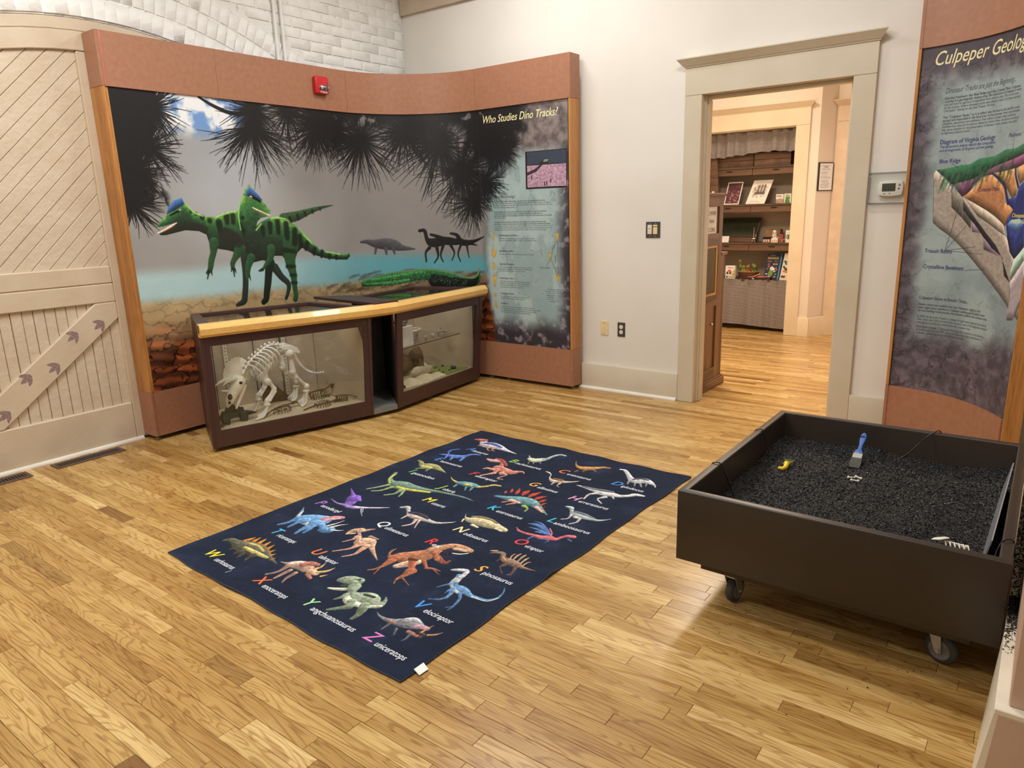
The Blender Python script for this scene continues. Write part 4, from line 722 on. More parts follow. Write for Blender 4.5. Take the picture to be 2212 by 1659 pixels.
MUR = {"mur":[["S","344f34",[[1199,1476,43.7],[1331,1497,36.7],[1431,1524,25.4],[1559,1554,13.9],[1696,1574,3.0]]],["D","3f8a3a",[[181,1451],[216,1487],[251,1515],[273,1548],[332,1592],[386,1625],[422,1595],[455,1540],[517,1517],[621,1506],[724,1538],[806,1546],[897,1530],[889,1384],[864,1200],[814,1218],[755,1245],[687,1267],[614,1281],[559,1306],[545,1346],[536,1386],[483,1412],[383,1423],[309,1409],[237,1395],[203,1397],[188,1414],[319,1476],[246,1457]]],["S","2a4c30",[[586,1327,38.6],[571,1257,24.7],[549,1205,22.9],[531,1144,19.4],[507,1110,7.1]]],["S","182018",[[515,1136,7.0],[496,1116,3.5]]],["S","182018",[[519,1127,7.1],[500,1075,3.5]]],["S","182018",[[538,1125,6.2],[539,1098,2.7]]],["S","2a4c30",[[789,1270,45.4],[740,1209,23.6],[713,1165,19.9],[717,1119,9.1]]],["S","2a4c30",[]],["S","182018",[[704,1139,7.2],[696,1112,3.6]]],["S","182018",[[716,1128,7.3],[716,1073,3.6]]],["S","182018",[[727,1128,6.4],[733,1099,2.7]]],["S","243028",[[822,1203,36.7],[811,1121,24.0],[804,1028,24.1],[785,926,24.2],[768,881,24.2],[713,861,13.0]]],["S","243028",[[1073,1109,34.5],[1121,1037,27.1],[1183,972,21.6],[1169,903,15.7],[1146,861,13.8]]],["D","3f8a3a",[[930,1736],[889,1702],[848,1630],[819,1568],[801,1496],[802,1442],[821,1387],[839,1331],[854,1201],[880,1162],[969,1174],[1012,1162],[1084,1200],[1152,1195],[1172,1169],[1265,1153],[1296,1210],[1348,1246],[1452,1185],[1576,1146],[1719,1125],[1801,1119],[1838,1148],[1827,1174],[1764,1164],[1645,1179],[1521,1226],[1407,1323],[1342,1394],[1299,1435],[1223,1480],[1133,1492],[1076,1489],[984,1455],[948,1428],[963,1464],[999,1491],[1061,1499],[1080,1517],[1088,1540],[1045,1592],[998,1647]]],["L","284f2e",[[1245,1282,75.6],[1222,1195,56.4],[1224,1116,43.0],[1238,1036,31.5],[1239,946,23.8],[1243,875,21.9],[1233,846,23.9]]],["S","10201a",[[1033,1150,41.8],[1012,1075,32.3],[996,1000,30.5],[976,924,26.8],[964,877,24.9],[939,856,21.0]]],["S","294f30",[[875,1200,33.3],[840,1137,25.9],[826,1073,18.5],[817,1045,7.4]]],["S","294f30",[[1057,1254,37.8],[1043,1188,26.5],[1010,1152,18.9],[966,1108,9.4]]],["S","182018",[[842,1071,6.5],[847,1033,2.8]]],["S","182018",[[960,1108,8.5],[926,1097,3.8]]],["S","182018",[[965,1100,7.5],[936,1091,2.8]]],["P","34588c",[[925,1720],[897,1684],[888,1655],[943,1639],[1004,1611],[1027,1620],[999,1657],[961,1693]]],["P","34588c",[[262,1534],[286,1580],[332,1625],[388,1641],[404,1600],[351,1571],[294,1543]]],["S","101010",[[924,1652,8.1],[974,1629,10.9],[1004,1609,7.3]]],["S","101010",[[291,1527,5.0],[338,1546,6.7],[366,1554,5.0]]],["S","f0c8b0",[[930,1643,10.8]]],["S","f0c8b0",[[365,1558,7.5]]],["S","301010",[[930,1640,4.5]]],["S","301010",[[367,1557,3.3]]],["S","f0d8c0",[[187,1410,4.9],[243,1433,6.6],[299,1460,6.7],[328,1475,3.3]]],["S","f0d8c0",[[936,1566,4.5],[984,1542,7.3],[1036,1518,8.3],[1076,1508,5.6]]],["S","b03828",[[223,1417,2.5],[297,1447,2.5]]],["S","b03828",[[973,1542,2.7],[1046,1513,2.8]]],["B","101a12",[[644,1465,19.3],[647,1412,14.1]]],["B","101a12",[[710,1508,17.7],[709,1463,12.4]]],["B","101a12",[[761,1515,16.0],[759,1462,12.5]]],["B","101a12",[[443,1548,7.6]]],["B","101a12",[[477,1531,8.5]]],["B","101a12",[[520,1504,13.7]]],["B","101a12",[[574,1481,13.9]]],["B","101a12",[[840,1495,10.8]]],["B","101a12",[[818,1442,10.8]]],["B","101a12",[[839,1405,10.9]]],["B","101a12",[[1001,1417,14.8],[1004,1361,9.3]]],["B","101a12",[[1070,1442,16.8],[1067,1377,11.3]]],["B","101a12",[[1140,1459,17.0],[1140,1374,13.3]]],["B","101a12",[[1217,1438,17.2],[1216,1332,17.3]]],["B","101a12",[[1293,1387,17.4],[1281,1289,19.5]]],["B","101a12",[[1335,1336,15.6],[1339,1267,15.7]]],["B","101a12",[[1402,1283,13.9],[1384,1234,11.9]]],["B","101a12",[[1470,1229,14.0],[1459,1189,10.0]]],["B","101a12",[[1544,1204,12.2],[1533,1164,10.2]]],["B","101a12",[[1618,1174,12.3],[1612,1143,8.2]]],["B","101a12",[[1690,1164,10.4],[1686,1133,7.3]]],["B","101a12",[[1181,1237,15.4],[1273,1221,9.8]]],["B","101a12",[[1188,1109,11.7],[1259,1104,7.9]]],["B","101a12",[[1215,1038,9.8],[1262,1034,7.9]]],["B","101a12",[[1219,978,8.9],[1261,974,6.9]]],["B","101a12",[[1258,1484,9.6],[1266,1455,7.7]]],["B","101a12",[[1331,1502,8.7],[1340,1472,6.8]]],["B","101a12",[[1406,1520,7.8],[1415,1495,5.9]]],["B","101a12",[[1481,1536,6.9],[1485,1516,4.9]]],["B","101a12",[[1558,1551,6.0],[1563,1536,4.0]]],["S","8ac860",[[425,1582,5.0],[464,1539,5.9],[526,1514,5.2]]],["S","8ac860",[[630,1501,7.0],[723,1530,7.1],[794,1537,6.2]]],["S","8ac860",[[833,1595,4.5],[809,1505,5.4],[813,1406,4.5]]],["S","8ac860",[[1086,1480,8.4],[1143,1485,9.4],[1210,1474,7.6]]],["S","8ac860",[[993,1445,7.4],[944,1400,6.4]]],["S","8ac860",[[1372,1344,6.9],[1450,1270,6.0]]],["S","8ac860",[[1582,1197,6.1],[1724,1167,6.2]]],["B","262622",[[683,1384,35.5],[738,1350,39.5],[785,1316,27.2]]],["B","262622",[[388,1452,13.5],[479,1449,12.0],[542,1425,12.1]]],["S","4a4b50",[[1959,1259,9.6],[2021,1259,19.3],[2103,1237,36.8],[2195,1231,50.2],[2274,1216,46.1],[2340,1191,26.5],[2452,1176,6.7]]],["S","4a4b50",[[2099,1192,13.0],[2090,1154,8.7]]],["S","4a4b50",[[2192,1187,15.3],[2195,1143,8.8]]],["S","4a4b50",[[2261,1184,13.2],[2269,1145,8.8]]],["S","18181a",[[2506,1334,13.2],[2551,1333,15.4],[2569,1260,17.7],[2612,1226,37.7],[2704,1235,37.6],[2786,1244,19.8],[2917,1209,6.6],[3088,1263,3.2]]],["S","18181a",[[2587,1182,15.6],[2551,1139,8.9],[2552,1060,6.7]]],["S","18181a",[[2655,1180,15.6],[2662,1102,7.8],[2625,1047,5.6]]],["S","121214",[[2605,1298,9.9],[2661,1280,15.4],[2716,1245,33.1],[2797,1233,33.1],[2918,1220,15.4],[3044,1198,4.4]]],["S","121214",[[2714,1201,13.3],[2686,1113,6.7],[2706,1056,5.6]]],["S","121214",[[2784,1200,13.3],[2816,1133,6.7],[2789,1066,4.5]]],["S","141416",[[2789,1304,8.8],[2848,1287,15.4],[2881,1231,28.6],[2955,1220,24.1],[3047,1241,10.9],[3130,1273,3.2]]],["S","141416",[[2880,1198,11.0],[2851,1121,6.7],[2872,1054,4.5]]],["S","141416",[[2941,1198,11.0],[2951,1132,5.5],[2961,1088,3.3]]],["S","1f5a2c",[[1947,892,18.2],[2041,902,36.7],[2192,918,52.0],[2336,928,56.2],[2451,941,48.9],[2564,937,47.1],[2678,924,49.1],[2775,904,47.2],[2874,880,41.4],[2979,872,37.5],[3046,892,22.4],[3048,952,16.7]]],["S","0c1512",[[2618,888,56.8],[2763,871,49.2],[2894,862,41.5],[2989,868,37.5],[3035,915,18.6]]],["S","3f8a48",[[2043,920,12.8],[2242,938,14.9],[2414,957,13.1],[2528,966,9.4]]],["S","3f8a48",[[1978,889,9.1],[2190,885,13.0],[2382,897,13.2]]]],"ncl":[[0.261,2.221,0.301,0],[0.108,2.084,0.269,0],[0.193,1.963,0.313,0],[0.095,1.823,0.256,0],[0.042,1.603,0.249,0],[0.065,2.221,0.229,0],[1.008,2.145,0.464,1],[1.037,2.269,0.338,2],[1.604,2.252,0.423,2],[1.33,2.273,0.321,2],[2.033,2.107,0.461,3],[1.588,2.163,0.358,3],[2.424,2.172,0.397,3],[2.724,2.067,0.521,3],[3.019,1.577,0.335,3],[2.917,1.851,0.465,3],[2.605,2.228,0.36,3],[3.307,2.007,0.385,3],[3.168,1.718,0.363,3],[1.781,2.175,0.298,3]],"br":[["S","17181a",[[609,2313,7.6],[711,2265,11.7],[841,2228,14.0],[996,2236,16.3]]],["S","17181a",[[1006,2317,30.5],[1016,2207,26.7],[1018,2125,18.6]]],["S","17181a",[[272,2293,36.3],[262,2167,31.1],[226,2056,20.2]]]],"geo":[["P","a89c90",[[136,1646],[125,1618],[150,1349],[194,1312],[249,1277],[335,1207],[450,1113],[609,1002],[742,916],[885,864],[905,894],[851,1068],[753,1157],[608,1314],[438,1412],[305,1487],[232,1549]]],["P","7a7268",[[232,1549],[305,1487],[317,1371],[245,1435]]],["P","7a7268",[[304,1483],[368,1420],[375,1315],[317,1371]]],["P","b8a898",[[305,1487],[417,1440],[601,1347],[638,1281],[548,1319],[408,1385]]],["P","3f3a40",[[308,1469],[353,1420],[412,1357],[482,1296],[544,1237],[511,1249],[437,1309],[360,1371],[314,1420]]],["P","2f5a42",[[136,1646],[192,1650],[274,1666],[320,1666],[377,1693],[476,1699],[547,1726],[621,1727],[683,1746],[702,1690],[579,1660],[471,1627],[407,1610],[347,1579],[260,1555],[231,1563],[183,1608]]],["P","7a4a68",[[245,1563],[346,1586],[430,1622],[485,1646],[577,1666],[701,1696],[715,1639],[623,1625],[493,1606],[409,1597],[365,1558],[333,1511],[297,1491],[254,1541]]],["P","b98259",[[305,1490],[367,1544],[402,1590],[467,1604],[518,1579],[562,1551],[595,1504],[589,1459],[631,1439],[667,1419],[637,1360],[618,1334],[535,1386],[426,1433]]],["P","c08c5c",[[466,1611],[549,1616],[641,1628],[650,1586],[678,1541],[673,1490],[642,1477],[606,1517],[571,1550],[516,1585]]],["P","c08c5c",[[656,1630],[713,1646],[731,1570],[693,1547],[667,1585]]],["P","2b3670",[[675,1484],[690,1534],[733,1564],[810,1288],[773,1274],[722,1285],[636,1314],[622,1360],[667,1419],[619,1452],[606,1471]]],["S","2a2a50",[[474,1610,5.3],[528,1578,7.9],[573,1544,9.2],[596,1498,7.8],[619,1452,9.1]]],["S","2a2a50",[[641,1624,5.1],[652,1586,6.4],[683,1534,7.6]]],["P","2b3670",[[628,1350],[719,1299],[780,1364],[818,1241],[730,1172],[685,1205],[649,1275]]],["P","6a90c0",[[634,1346],[719,1299],[782,1357],[730,1376],[659,1368]]],["P","a8c8b0",[[731,1169],[819,1238],[837,1180],[725,1064],[722,1050],[715,1107]]],["P","b0a4a8",[[722,1050],[839,1173],[893,998],[802,864],[738,854],[742,943]]],["P","8a7a88",[[375,1357],[461,1291],[534,1234],[609,1179],[576,1184],[478,1208],[470,1291],[388,1300]]],["P","2c2830",[[352,1403],[413,1357],[478,1299],[566,1235],[620,1179],[668,1117],[722,1050],[664,1080],[631,1173],[537,1219],[463,1276],[365,1372]]]],"rdg":[[1950,923,3.6],[2045,940,3.7],[2195,963,3.7],[2340,976,3.7],[2453,985,3.7],[2567,990,3.8],[2681,973,3.8],[2777,953,3.8],[2876,920,3.8],[2980,907,3.7],[3036,934,3.7],[3056,990,3.7]]}
# ---------------------------------------------------------------- graphic panels
def catmull(P, k=4):
    P = np.array(P, float)
    if len(P) < 3: return P
    Q = np.vstack([2*P[0]-P[1], P, 2*P[-1]-P[-2]]); out = []
    for i in range(1, len(Q)-2):
        for t in np.arange(k)/k:
            out.append(.5*(2*Q[i]+(Q[i+1]-Q[i-1])*t+(2*Q[i-1]-5*Q[i]+4*Q[i+1]-Q[i+2])*t*t+(3*Q[i]-Q[i-1]-3*Q[i+1]+Q[i+2])*t**3))
    out.append(P[-1]); return np.array(out)
def draw(cv, items, tex=.12, shade=.3):
    for k, col, pts in items:
        if not pts: continue
        p = np.array(pts, float)/1000
        if k == 'D': cv.body(p, seed=len(p)); continue
        if k == 'B': cv.stroke(catmull(p*[1, 1, 1.35]), col, shade=0, soft=.006, alpha=.85); continue
        if k in 'SL':
            p = catmull(p); p[:, 2] = np.maximum(p[:, 2], .0008); cv.stroke(p, col, shade=shade, tex=tex, soft=.002)
        else: cv.poly(p, col, shade=.05, tex=tex)
def mix(a, b, t): return a*(1-t)+b*t
def sstep(x, a, b):
    t = np.clip((x-a)/(b-a), 0, 1); return t*t*(3-2*t)
def mural_canvas(x0, x1, ppm):
    cv = Canvas(x0, .345, x1, 2.318, ppm); S, Z = cv.XY(); h, w_ = cv.h, cv.w; e = lambda t: t[..., None]
    n = fbm(h, w_, .5*ppm, 4, 1); n2 = fbm(h, w_, .12*ppm, 4, 2)
    sky = mix(C3('9c9a98'), C3('8b8784'), e(sstep(S+0*Z, 1.2, 2.8)))
    sky = mix(sky, C3('b9c3cc'), e(sstep(.75-np.hypot((S-.75)*1.1, (Z-1.9)*.8), 0, .6)*.75))
    sky = mix(sky, C3('7c7877'), e(sstep(Z+.25*S, 1.5, 2.6)*.5)); sky = sky*(1+.16*e(n-.5))
    blue = sstep(.42-np.hypot((S-.62)*.75, (Z-2.28)*1.5), 0, .2)*(Z > 2.02); cl_ = sstep(n2+.6*n, .72, .95)
    sky = mix(sky, mix(C3('6f97cf'), C3('e6eaee'), e(cl_)), e(blue))
    wat = mix(C3('a9c8cc'), C3('5a9ca8'), e(sstep(S+0*Z, .7, 2.5))); top = 1.16-.05*sstep(S, 1.5, 3)+.02*(n-.5)
    sky = mix(sky, wat*(1+.06*e(n2-.5)), e(1-sstep(Z, top-.06, top+.05)))
    # shore and rocks
    sh = .985-.02*S+.03*(n-.5)+.05*sstep(S, 2.2, 3.0); cell, cid = worley(h, w_, .075*ppm, 4, 2.4, .55); crack = np.clip(cell/(.012*ppm), 0, 1)
    sand = mix(C3('b39a70'), C3('8b6a50'), e(sstep(S+.3*n, 1.9, 3.0)))*(.86+.25*e(n2))
    red = mix(C3('8e4c2c'), C3('452416'), e(cid*.8))*(.7+.7*e(n2))*e(.25+.75*sstep(crack, 0, .8))
    red = red*e(.75+.5*sstep(np.sin(Z*70+S*9+8*n), -1, 1)); kred = sstep(.93-Z-.12*S+.25*(n2-.5), .05, .35)
    kred = np.maximum(kred, sstep(S+0*Z, 2.6, 2.9)*sstep(1.0-Z, .12, .3))
    gr = mix(sand*e(.8+.2*crack), red, e(kred)); sky = mix(sky, gr, e(1-sstep(Z, sh-.07, sh+.02)))
    cv.a = np.clip(sky, 0, 1).astype(np.float32)
    r = np.random.RandomState(9)
    for i in range(60):      # dark ripples on the shore
        s_, z_ = r.uniform(1.55, 3.1), r.uniform(.82, .98); cv.stroke([(s_, z_, .004), (s_+.05, z_+.012, .009), (s_+.11, z_+.02, .003)], '3c2c20', soft=.01, shade=0, alpha=.6)
    if x0 > 3:   # text panel ground: blue-grey stone with a dark border
        st = fbm(h, w_, .16*ppm, 5, 21, (1, 1.6)); st2 = fbm(h, w_, .05*ppm, 4, 22)
        vein = np.abs(st-.5); tl = mix(C3('8fa5a8'), C3('a9bcbd'), e(sstep(st, .35, .7)))*(1-.13*e(1-sstep(vein, 0, .02)))
        ed = np.minimum(np.minimum(S-3.105+.02, (4.03-S)*.75)+0*Z, (Z-.42)*.6)+.06*(st-.5)
        tl = mix(mix(C3('37323a'), C3('857a82'), e(sstep(st2, .5, .75))), tl, e(sstep(ed, .0, .12)))
        tl = mix(tl, mix(C3('544e4e'), C3('998c88'), e(sstep(st2+.5*st, .4, 1.05)*.8)), e(sstep(Z+.1*st, 1.93, 2.08)))
        cv.a = mix(cv.a, tl, e(sstep(S-3.105+.10*(st-.5)-.05*sstep(.8-Z, 0, .3), .01, .10))).astype(np.float32)
    # pine silhouettes
    kk = sstep(Z+.12*(n2-.5), 2.12, 2.27)*sstep(S+0*Z, 1.35, 1.7)*(1-sstep(S+.1*n+0*Z, 3.55, 3.8))
    kk = np.maximum(kk, sstep(.26-S+.22*(n2-.5)+.08*np.sin(Z*9), 0, .1)*sstep(Z, 1.5, 1.65))
    kk = np.maximum(kk, sstep(Z+.35*(n2-.5)+.15*(S-3.1), 1.72, 1.95)*sstep(S+.3*(n2-.5), 2.85, 3.02)*(1-sstep(S+.3*(n2-.5)+.35*(2.1-Z), 3.45, 3.6)))
    kk = kk*(1-.8*sstep(n2, .66, .74)); cv.a = mix(cv.a, C3('17181b'), e(np.clip(kk, 0, 1)*.97)).astype(np.float32)
    for s_, z_, rr, k in MUR['ncl']:
        if x0 > 3 and s_ > 3: rr *= .74; z_ += .02
        nn = 150 if k in (0, 3) else 110
        cv.stroke([(s_, z_, rr*.24)], '16171a', soft=rr*.12, shade=0)
        for i in range(nn):
            a = r.uniform(0, 2*PI) if k in (0, 2, 3) else r.uniform(PI*1.02, PI*1.98)
            if k == 3 and math.sin(a) > .3 and r.rand() < .5: a = -a
            L = rr*r.uniform(.5, 1.0); x_, y_ = s_+rr*.1*math.cos(a), z_+rr*.1*math.sin(a); bnd = r.uniform(-.15, .15)
            cv.stroke([(x_, y_, .0032), (s_+L*.6*math.cos(a), z_+L*.6*math.sin(a), .0028), (s_+L*math.cos(a+bnd), z_+L*math.sin(a+bnd), .0012)], '17181b', shade=0)
    draw(cv, MUR['br'], 0, 0); draw(cv, MUR['mur'], .16, .32)
    for q in catmull(np.array(MUR['rdg'])/1000., 6):   # crocodile back ridge
        cv.stroke([(q[0], q[1], .008), (q[0]+.012, q[1]+.012, .002)], '6a8a60', shade=0)
    r2 = np.random.RandomState(3)
    for i in range(420):
        t = r2.rand(); j = r2.randint(10*6-8); q = catmull(np.array(MUR['rdg'])/1000., 6)[j]; z_ = q[1]-.01-r2.rand()*.11; s_ = q[0]+r2.randn()*.01; cv.stroke([(s_, z_, .0035), (s_+.009, z_+.003, .0015)], '7ab07a' if r2.rand() < .5 else '16301e', shade=0, alpha=.5)
    return cv
MURC = mural_canvas(0, 3.105, 460)
TXT = mural_canvas(3.105, 4.022, 760)
t = TXT
t.text('Who Studies Dino Tracks?', 3.165, 2.205, size=.085, width=.765, col='f6ecb4', shear=.32, bold=.012)
# inset photograph: pink flats, dark lake, tracked loader and small figures
t.poly([(3.60, 1.95), (4.005, 1.95), (4.005, 1.655), (3.60, 1.655)], '1c1a22')
t.poly([(3.615, 1.84), (4.0, 1.84), (4.0, 1.668), (3.615, 1.668)], 'b592a8', tex=.3); t.poly([(3.615, 1.945), (4.0, 1.945), (4.0, 1.845), (3.615, 1.845)], '3c4454', tex=.1)
t.stroke([(3.62, 1.775, .012), (3.70, 1.80, .012), (3.76, 1.84, .008)], '3a3032', shade=0)
t.poly([(3.735, 1.84), (3.745, 1.862), (3.765, 1.866), (3.78, 1.885), (3.83, 1.888), (3.832, 1.85), (3.81, 1.84)], '2a2e26'); t.poly([(3.78, 1.86), (3.825, 1.864), (3.828, 1.882), (3.784, 1.88)], '8a9080')
for s_, z_ in ((3.66, 1.735), (3.85, 1.70), (3.79, 1.678), (3.81, 1.682)): t.stroke([(s_, z_, .004), (s_, z_+.02, .005), (s_, z_+.03, .003)], '201c26', shade=0)
for i in range(60): s_, z_ = R.uniform(3.62, 3.99), R.uniform(1.675, 1.83); t.stroke([(s_, z_, .001), (s_+.02, z_+R.uniform(-.006, .006), .001)], '6a4c62', shade=0, alpha=.6)
K = '2c3438'
t.text('What is Paleoichnology?...', 3.249, 1.592, size=.034, width=.247, col='303a40', shear=.35)
t.para(['*You have probably heard of Paleontology\u2014the study of life in past geologic periods. But the', 'work of people who study dinosaur tracks is more correctly defined as Paleoichnology\u2014the study of',
        'tracks, trails, eggs, burrows, tooth marks, claw marks, and other "traces" left by living things, rather than', 'the remains of actual fossilized animals.'], 3.249, 1.559, .0162, .0145, col=K)
t.para(['*Paleoichnologists\' work is often similar to the work of a naturalist: track study animal behavior', '*to determine important data about species, such as their population, feeding habits and', '*habitat requirements. But Paleoichnologists have fewer clues to work with because many of the animals', 'they study are extinct.'], 3.249, 1.473, .0162, .0145, col=K)
t.para(['*The study of track impressions provides direct information about a species\' locomotion, size', '*and behavior. Scientists study and measure the pace length and stride length to determine the height', 'of an animal and how fast it could run. It is often impossible, however, to determine the exact species of', 'a dinosaur from a track impression. Paleoichnologists have developed a unique classification system for', 'identifying tracks. Some of the tracks identified at the Culpeper track site are described below.'], 3.249, 1.389, .0162, .0145, col=K)
for hd, z_, ls in (('Anchisauripus parallelus...', 1.276, ['Tracks like this were among the cleanest prints found in Culpeper.', 'This animal was probably a small Theropod\u2014a meat-eating dinosaur.']), ('Apatichnus minor...', 1.144, ['Most likely the animal that made this track was also a Theropod.']),
                   ('Agrestipus hottoni...', 1.033, ['This creature that made this track had a short pace and low', 'pace angle, and is believed to have been an early Sauropod\u2014', 'a small four-footed ancestor of Jurassic dinosaurs.']), ('Kayentapus minor...', .911, ['The largest animal tracks found at the Culpeper site are', 'believed to have been made by a 16-foot tall Theropod,', 'a fast running meat-eater. This track type is the same', 'one as the prints on the display to your left.']),
                   ('Gregaripus bairdi...', .778, ['The name is Latin for "sociable foot," because of the', 'tendency of these tracks to appear in groups.']), ('Grallator...', .69, ['This animal has left tracks almost parallel, straight in direction,', 'as if crossing at high speed. Certainly, this track impression was a shallow', 'and well defined, leading experts to describe this the animal might', 'have had feathers or wings to aid its swimming change.'])):
    t.text(hd, 3.293, z_, size=.021, col=K, bold=.03); t.para(ls, 3.294, z_-.025, .0165, .0145, col=K)
def track(cv, x, y, h, k):
    shapes = {0: [(-.32, .55), (-.5, .9), (-.22, .72), (-.12, .7), (0, 1.2), (.12, .7), (.24, .72), (.5, .95), (.4, .4), (.15, -.7), (0, -.9), (-.18, -.7)], 1: [(-.5, .3), (-.3, .3), (-.2, .6), (0, 1.2), (.12, .3), (.3, .1), (.8, .25), (.5, -.4), (.1, -.9), (-.35, -.5)],
              2: [(-.55, .6), (0, .9), (.5, .3), (.4, -.5), (0, -.9), (-.45, -.6)], 3: [(-.8, .6), (0, .5), (.9, .7), (.6, -.6), (0, -.9), (-.6, -.6)], 4: [(-.1, 1.2), (.3, .4), (.6, -.1), (.3, -.9), (-.1, -.4), (-.7, -.3), (-.2, .3)], 5: [(-.5, .6), (-.1, .5), (0, 1.0), (.2, .4), (.5, .6), (.35, -.4), (0, -.9), (-.35, -.4)]}[k]
    P = [(x+a*h*.75, y+b*h) for a, b in shapes]; cv.poly([(x+(a-x)*1.12, y+(b-y)*1.1) for a, b in P], '4a3c1a'); cv.poly(P, 'e2b340'); cv.stroke([(x, y-h*.6, .0012), (x, y+h*.5, .0012)], '6a5420', shade=0)
for a, b_, h_, k in ((3.232, 1.27, .036, 0), (3.229, 1.14, .05, 1), (3.229, 1.02, .033, 2), (3.233, .889, .055, 0), (3.233, .77, .02, 3), (3.235, .681, .035, 4), (3.906, 1.266, .04, 0), (3.833, 1.104, .039, 0), (3.906, .944, .04, 5)): track(t, a, b_, h_, k)
for a, b_ in (((3.896, 1.24), (3.838, 1.10)), ((3.838, 1.10), (3.905, .945)), ((3.909, 1.24), (3.91, .95)), ((3.838, 1.10), (3.795, 1.03))): t.stroke([a+(.0013,), b_+(.0013,)], '303438', shade=0)
t.text('PACE', 3.858, 1.16, size=.02, col='303a50', rot=1.12); t.text('STRIDE', 3.893, 1.06, size=.02, col='303a50', rot=PI/2); t.text('PACE ANGLE', 3.728, 1.01, size=.019, width=.10, col='303a50')
for i, l in enumerate(['The diagram above shows', 'how pace, stride, and pace angle', 'are measured. From these', 'measurements, scientists can', 'estimate the size of animals', 'and its top running speed,', 'among other things.']): t.text(l, 3.882, .835-i*.0167, size=.0155, col='34386a', align='C')
for i in range(46): t.stroke([(3.1055+.002, 1.35+i*.02+R.uniform(-.004, .004), .0012)], 'c8c8c8', shade=0)

# ---------------------------------------------------------------- curved exhibit wall in the corner
EX = thing('exhibit_wall', (.9, -.9, 0), 'curved exhibit wall with dinosaur mural and red-brown header in the corner', 'exhibit')
LS = 1.81; RA = .845; AL = RA*PI/2
def plan(s, d=0):
    """point on the front curve at arc length s, moved d into the room"""
    if s <= LS: return (.155+d, -2.81+s)
    if s >= LS+AL: return (1.0+s-LS-AL, -.155-d)
    t_ = (s-LS)/RA; return (1-(RA-d)*math.cos(t_), -1+(RA-d)*math.sin(t_))
def srange(a, b, step=.045):
    k = [a]; s = a
    while s < b-1e-6:
        nx = b
        if LS-1e-6 <= s < LS+AL: nx = min(b, s+step, LS+AL)
        elif s < LS: nx = min(b, LS)
        k.append(nx); s = nx
    return k
def curved(a, b, z0, z1, d0, d1):
    mb = MB(); rs = []
    for s in srange(a, b):
        p, q = plan(s, d0), plan(s, d1); rs.append([p+(z0,), q+(z0,), q+(z1,), p+(z1,)])
    return mb.sweep(rs)
SE = LS+AL+.88
for a, b_ in ((.018, .77), (.7715, 1.93), (1.9315, 3.092), (3.0935, SE)):
    curved(a, b_, 2.312, 2.634, -.03, .014).build('header_panel', M['mdf'], EX, smooth=30)
curved(.0, .0175, 2.312, 2.634, -.03, .014).build('header_edge', M['mdfedge'], EX)
for a, b_ in ((.0, 1.30), (1.3015, 3.03), (3.0315, SE)):
    curved(a, b_, .032, .343, -.03, .010).build('base_panel', M['mdf'], EX, smooth=30)
curved(.02, SE-.02, .343, 2.312, -.04, -.004).build('core', M['black'], EX, smooth=30)
def print_panel(name, cv, a, b_):
    ss = srange(a, b_); pts = [[plan(s, .001)+(z_,) for s in ss] for z_ in (.344, 2.3115)]
    uvs = [[((s-a)/(b_-a), v) for s in ss] for v in (0, 1)]; return uvmesh(name, (pts, uvs), cv[0], EX)
mur_mat = MURC.material('mural_print', .42, 1.12, .4); txt_mat = TXT.material('text_print', .42, 1.1, .4)
print_panel('mural_panel', (mur_mat,), .019, 3.105)['label'] = 'printed mural of two green striped dinosaurs under pine branches'
print_panel('text_panel', (txt_mat,), 3.1055, SE-.013)['label'] = 'printed text panel headed Who Studies Dino Tracks?'
# end posts: oak between the header and base returns
def end(poly, fr):
    MB().prism(poly, .346, 2.311).build('post', M['post'], EX, bevel=.002)
    MB().prism([(x, y) for x, y in poly], 2.312, 2.634).build('header_return', M['mdf'], EX, bevel=.002)
    MB().prism([(x, y) for x, y in poly], .032, .345).build('base_return', M['mdf'], EX, bevel=.002)
end([(.004, -2.829), (.172, -2.829), (.172, -2.811), (.004, -2.811)], 0)
MB().box(.153, -2.8105, .346, .1585, -2.792, 2.311).build('post_face', M['post'], EX)
end([(1.868+.0125, -.172), (1.8985, -.172), (1.8985, -.03), (1.8805, -.03)], 1)
for x, y in ((.10, -2.78), (.10, -2.2), (.10, -1.4), (.42, -.36), (.72, -.2), (.98, -.10), (1.18, -.10), (1.86, -.10)):
    m = MB().lathe([(.0, 0), (.022, 0), (.022, .008), (.006, .012), (.006, .033), (0, .033)], (x, y, 0), n=12); m.build('levelling_foot', M['steel'], EX, smooth=40)
# red fire strobe on the header
s0, z0 = 1.66, 2.49
c_ = plan(s0, .0145); FA = thing('fire_alarm_strobe', (c_[0], c_[1], z0), 'red fire alarm strobe with clear lens on the red-brown header', 'alarm')
MB().box(c_[0], c_[1]-.063, z0-.066, c_[0]+.042, c_[1]+.063, z0+.066).build('housing', M['red'], FA, bevel=.012, seg=3, smooth=40)
MB().ball((c_[0]+.046, c_[1]+.014, z0-.018), (.018, .052, .020), 14, 8).build('strobe_lens', M['lens'], FA, smooth=60)
def text_obj(name, txt, size, mat_, parent, loc, rot, ext=.0006, width=None, shear=0, bold=0):
    V, T = text_mesh(txt, shear, bold); V = V.copy(); V -= [(V[:, 0].min()+V[:, 0].max())/2, 0]
    sx = width/(V[:, 0].max()-V[:, 0].min()) if width else size
    mt = Matrix.Translation(loc)@rot.to_4x4(); off = WL[parent.name]
    me = D.meshes.new(name); me.from_pydata([tuple(mt@Vector((a*sx, b_*size, ext))-off) for a, b_ in V], [], [tuple(map(int, q)) for q in T]); me.materials.append(mat_)
    return link(name, me, parent)
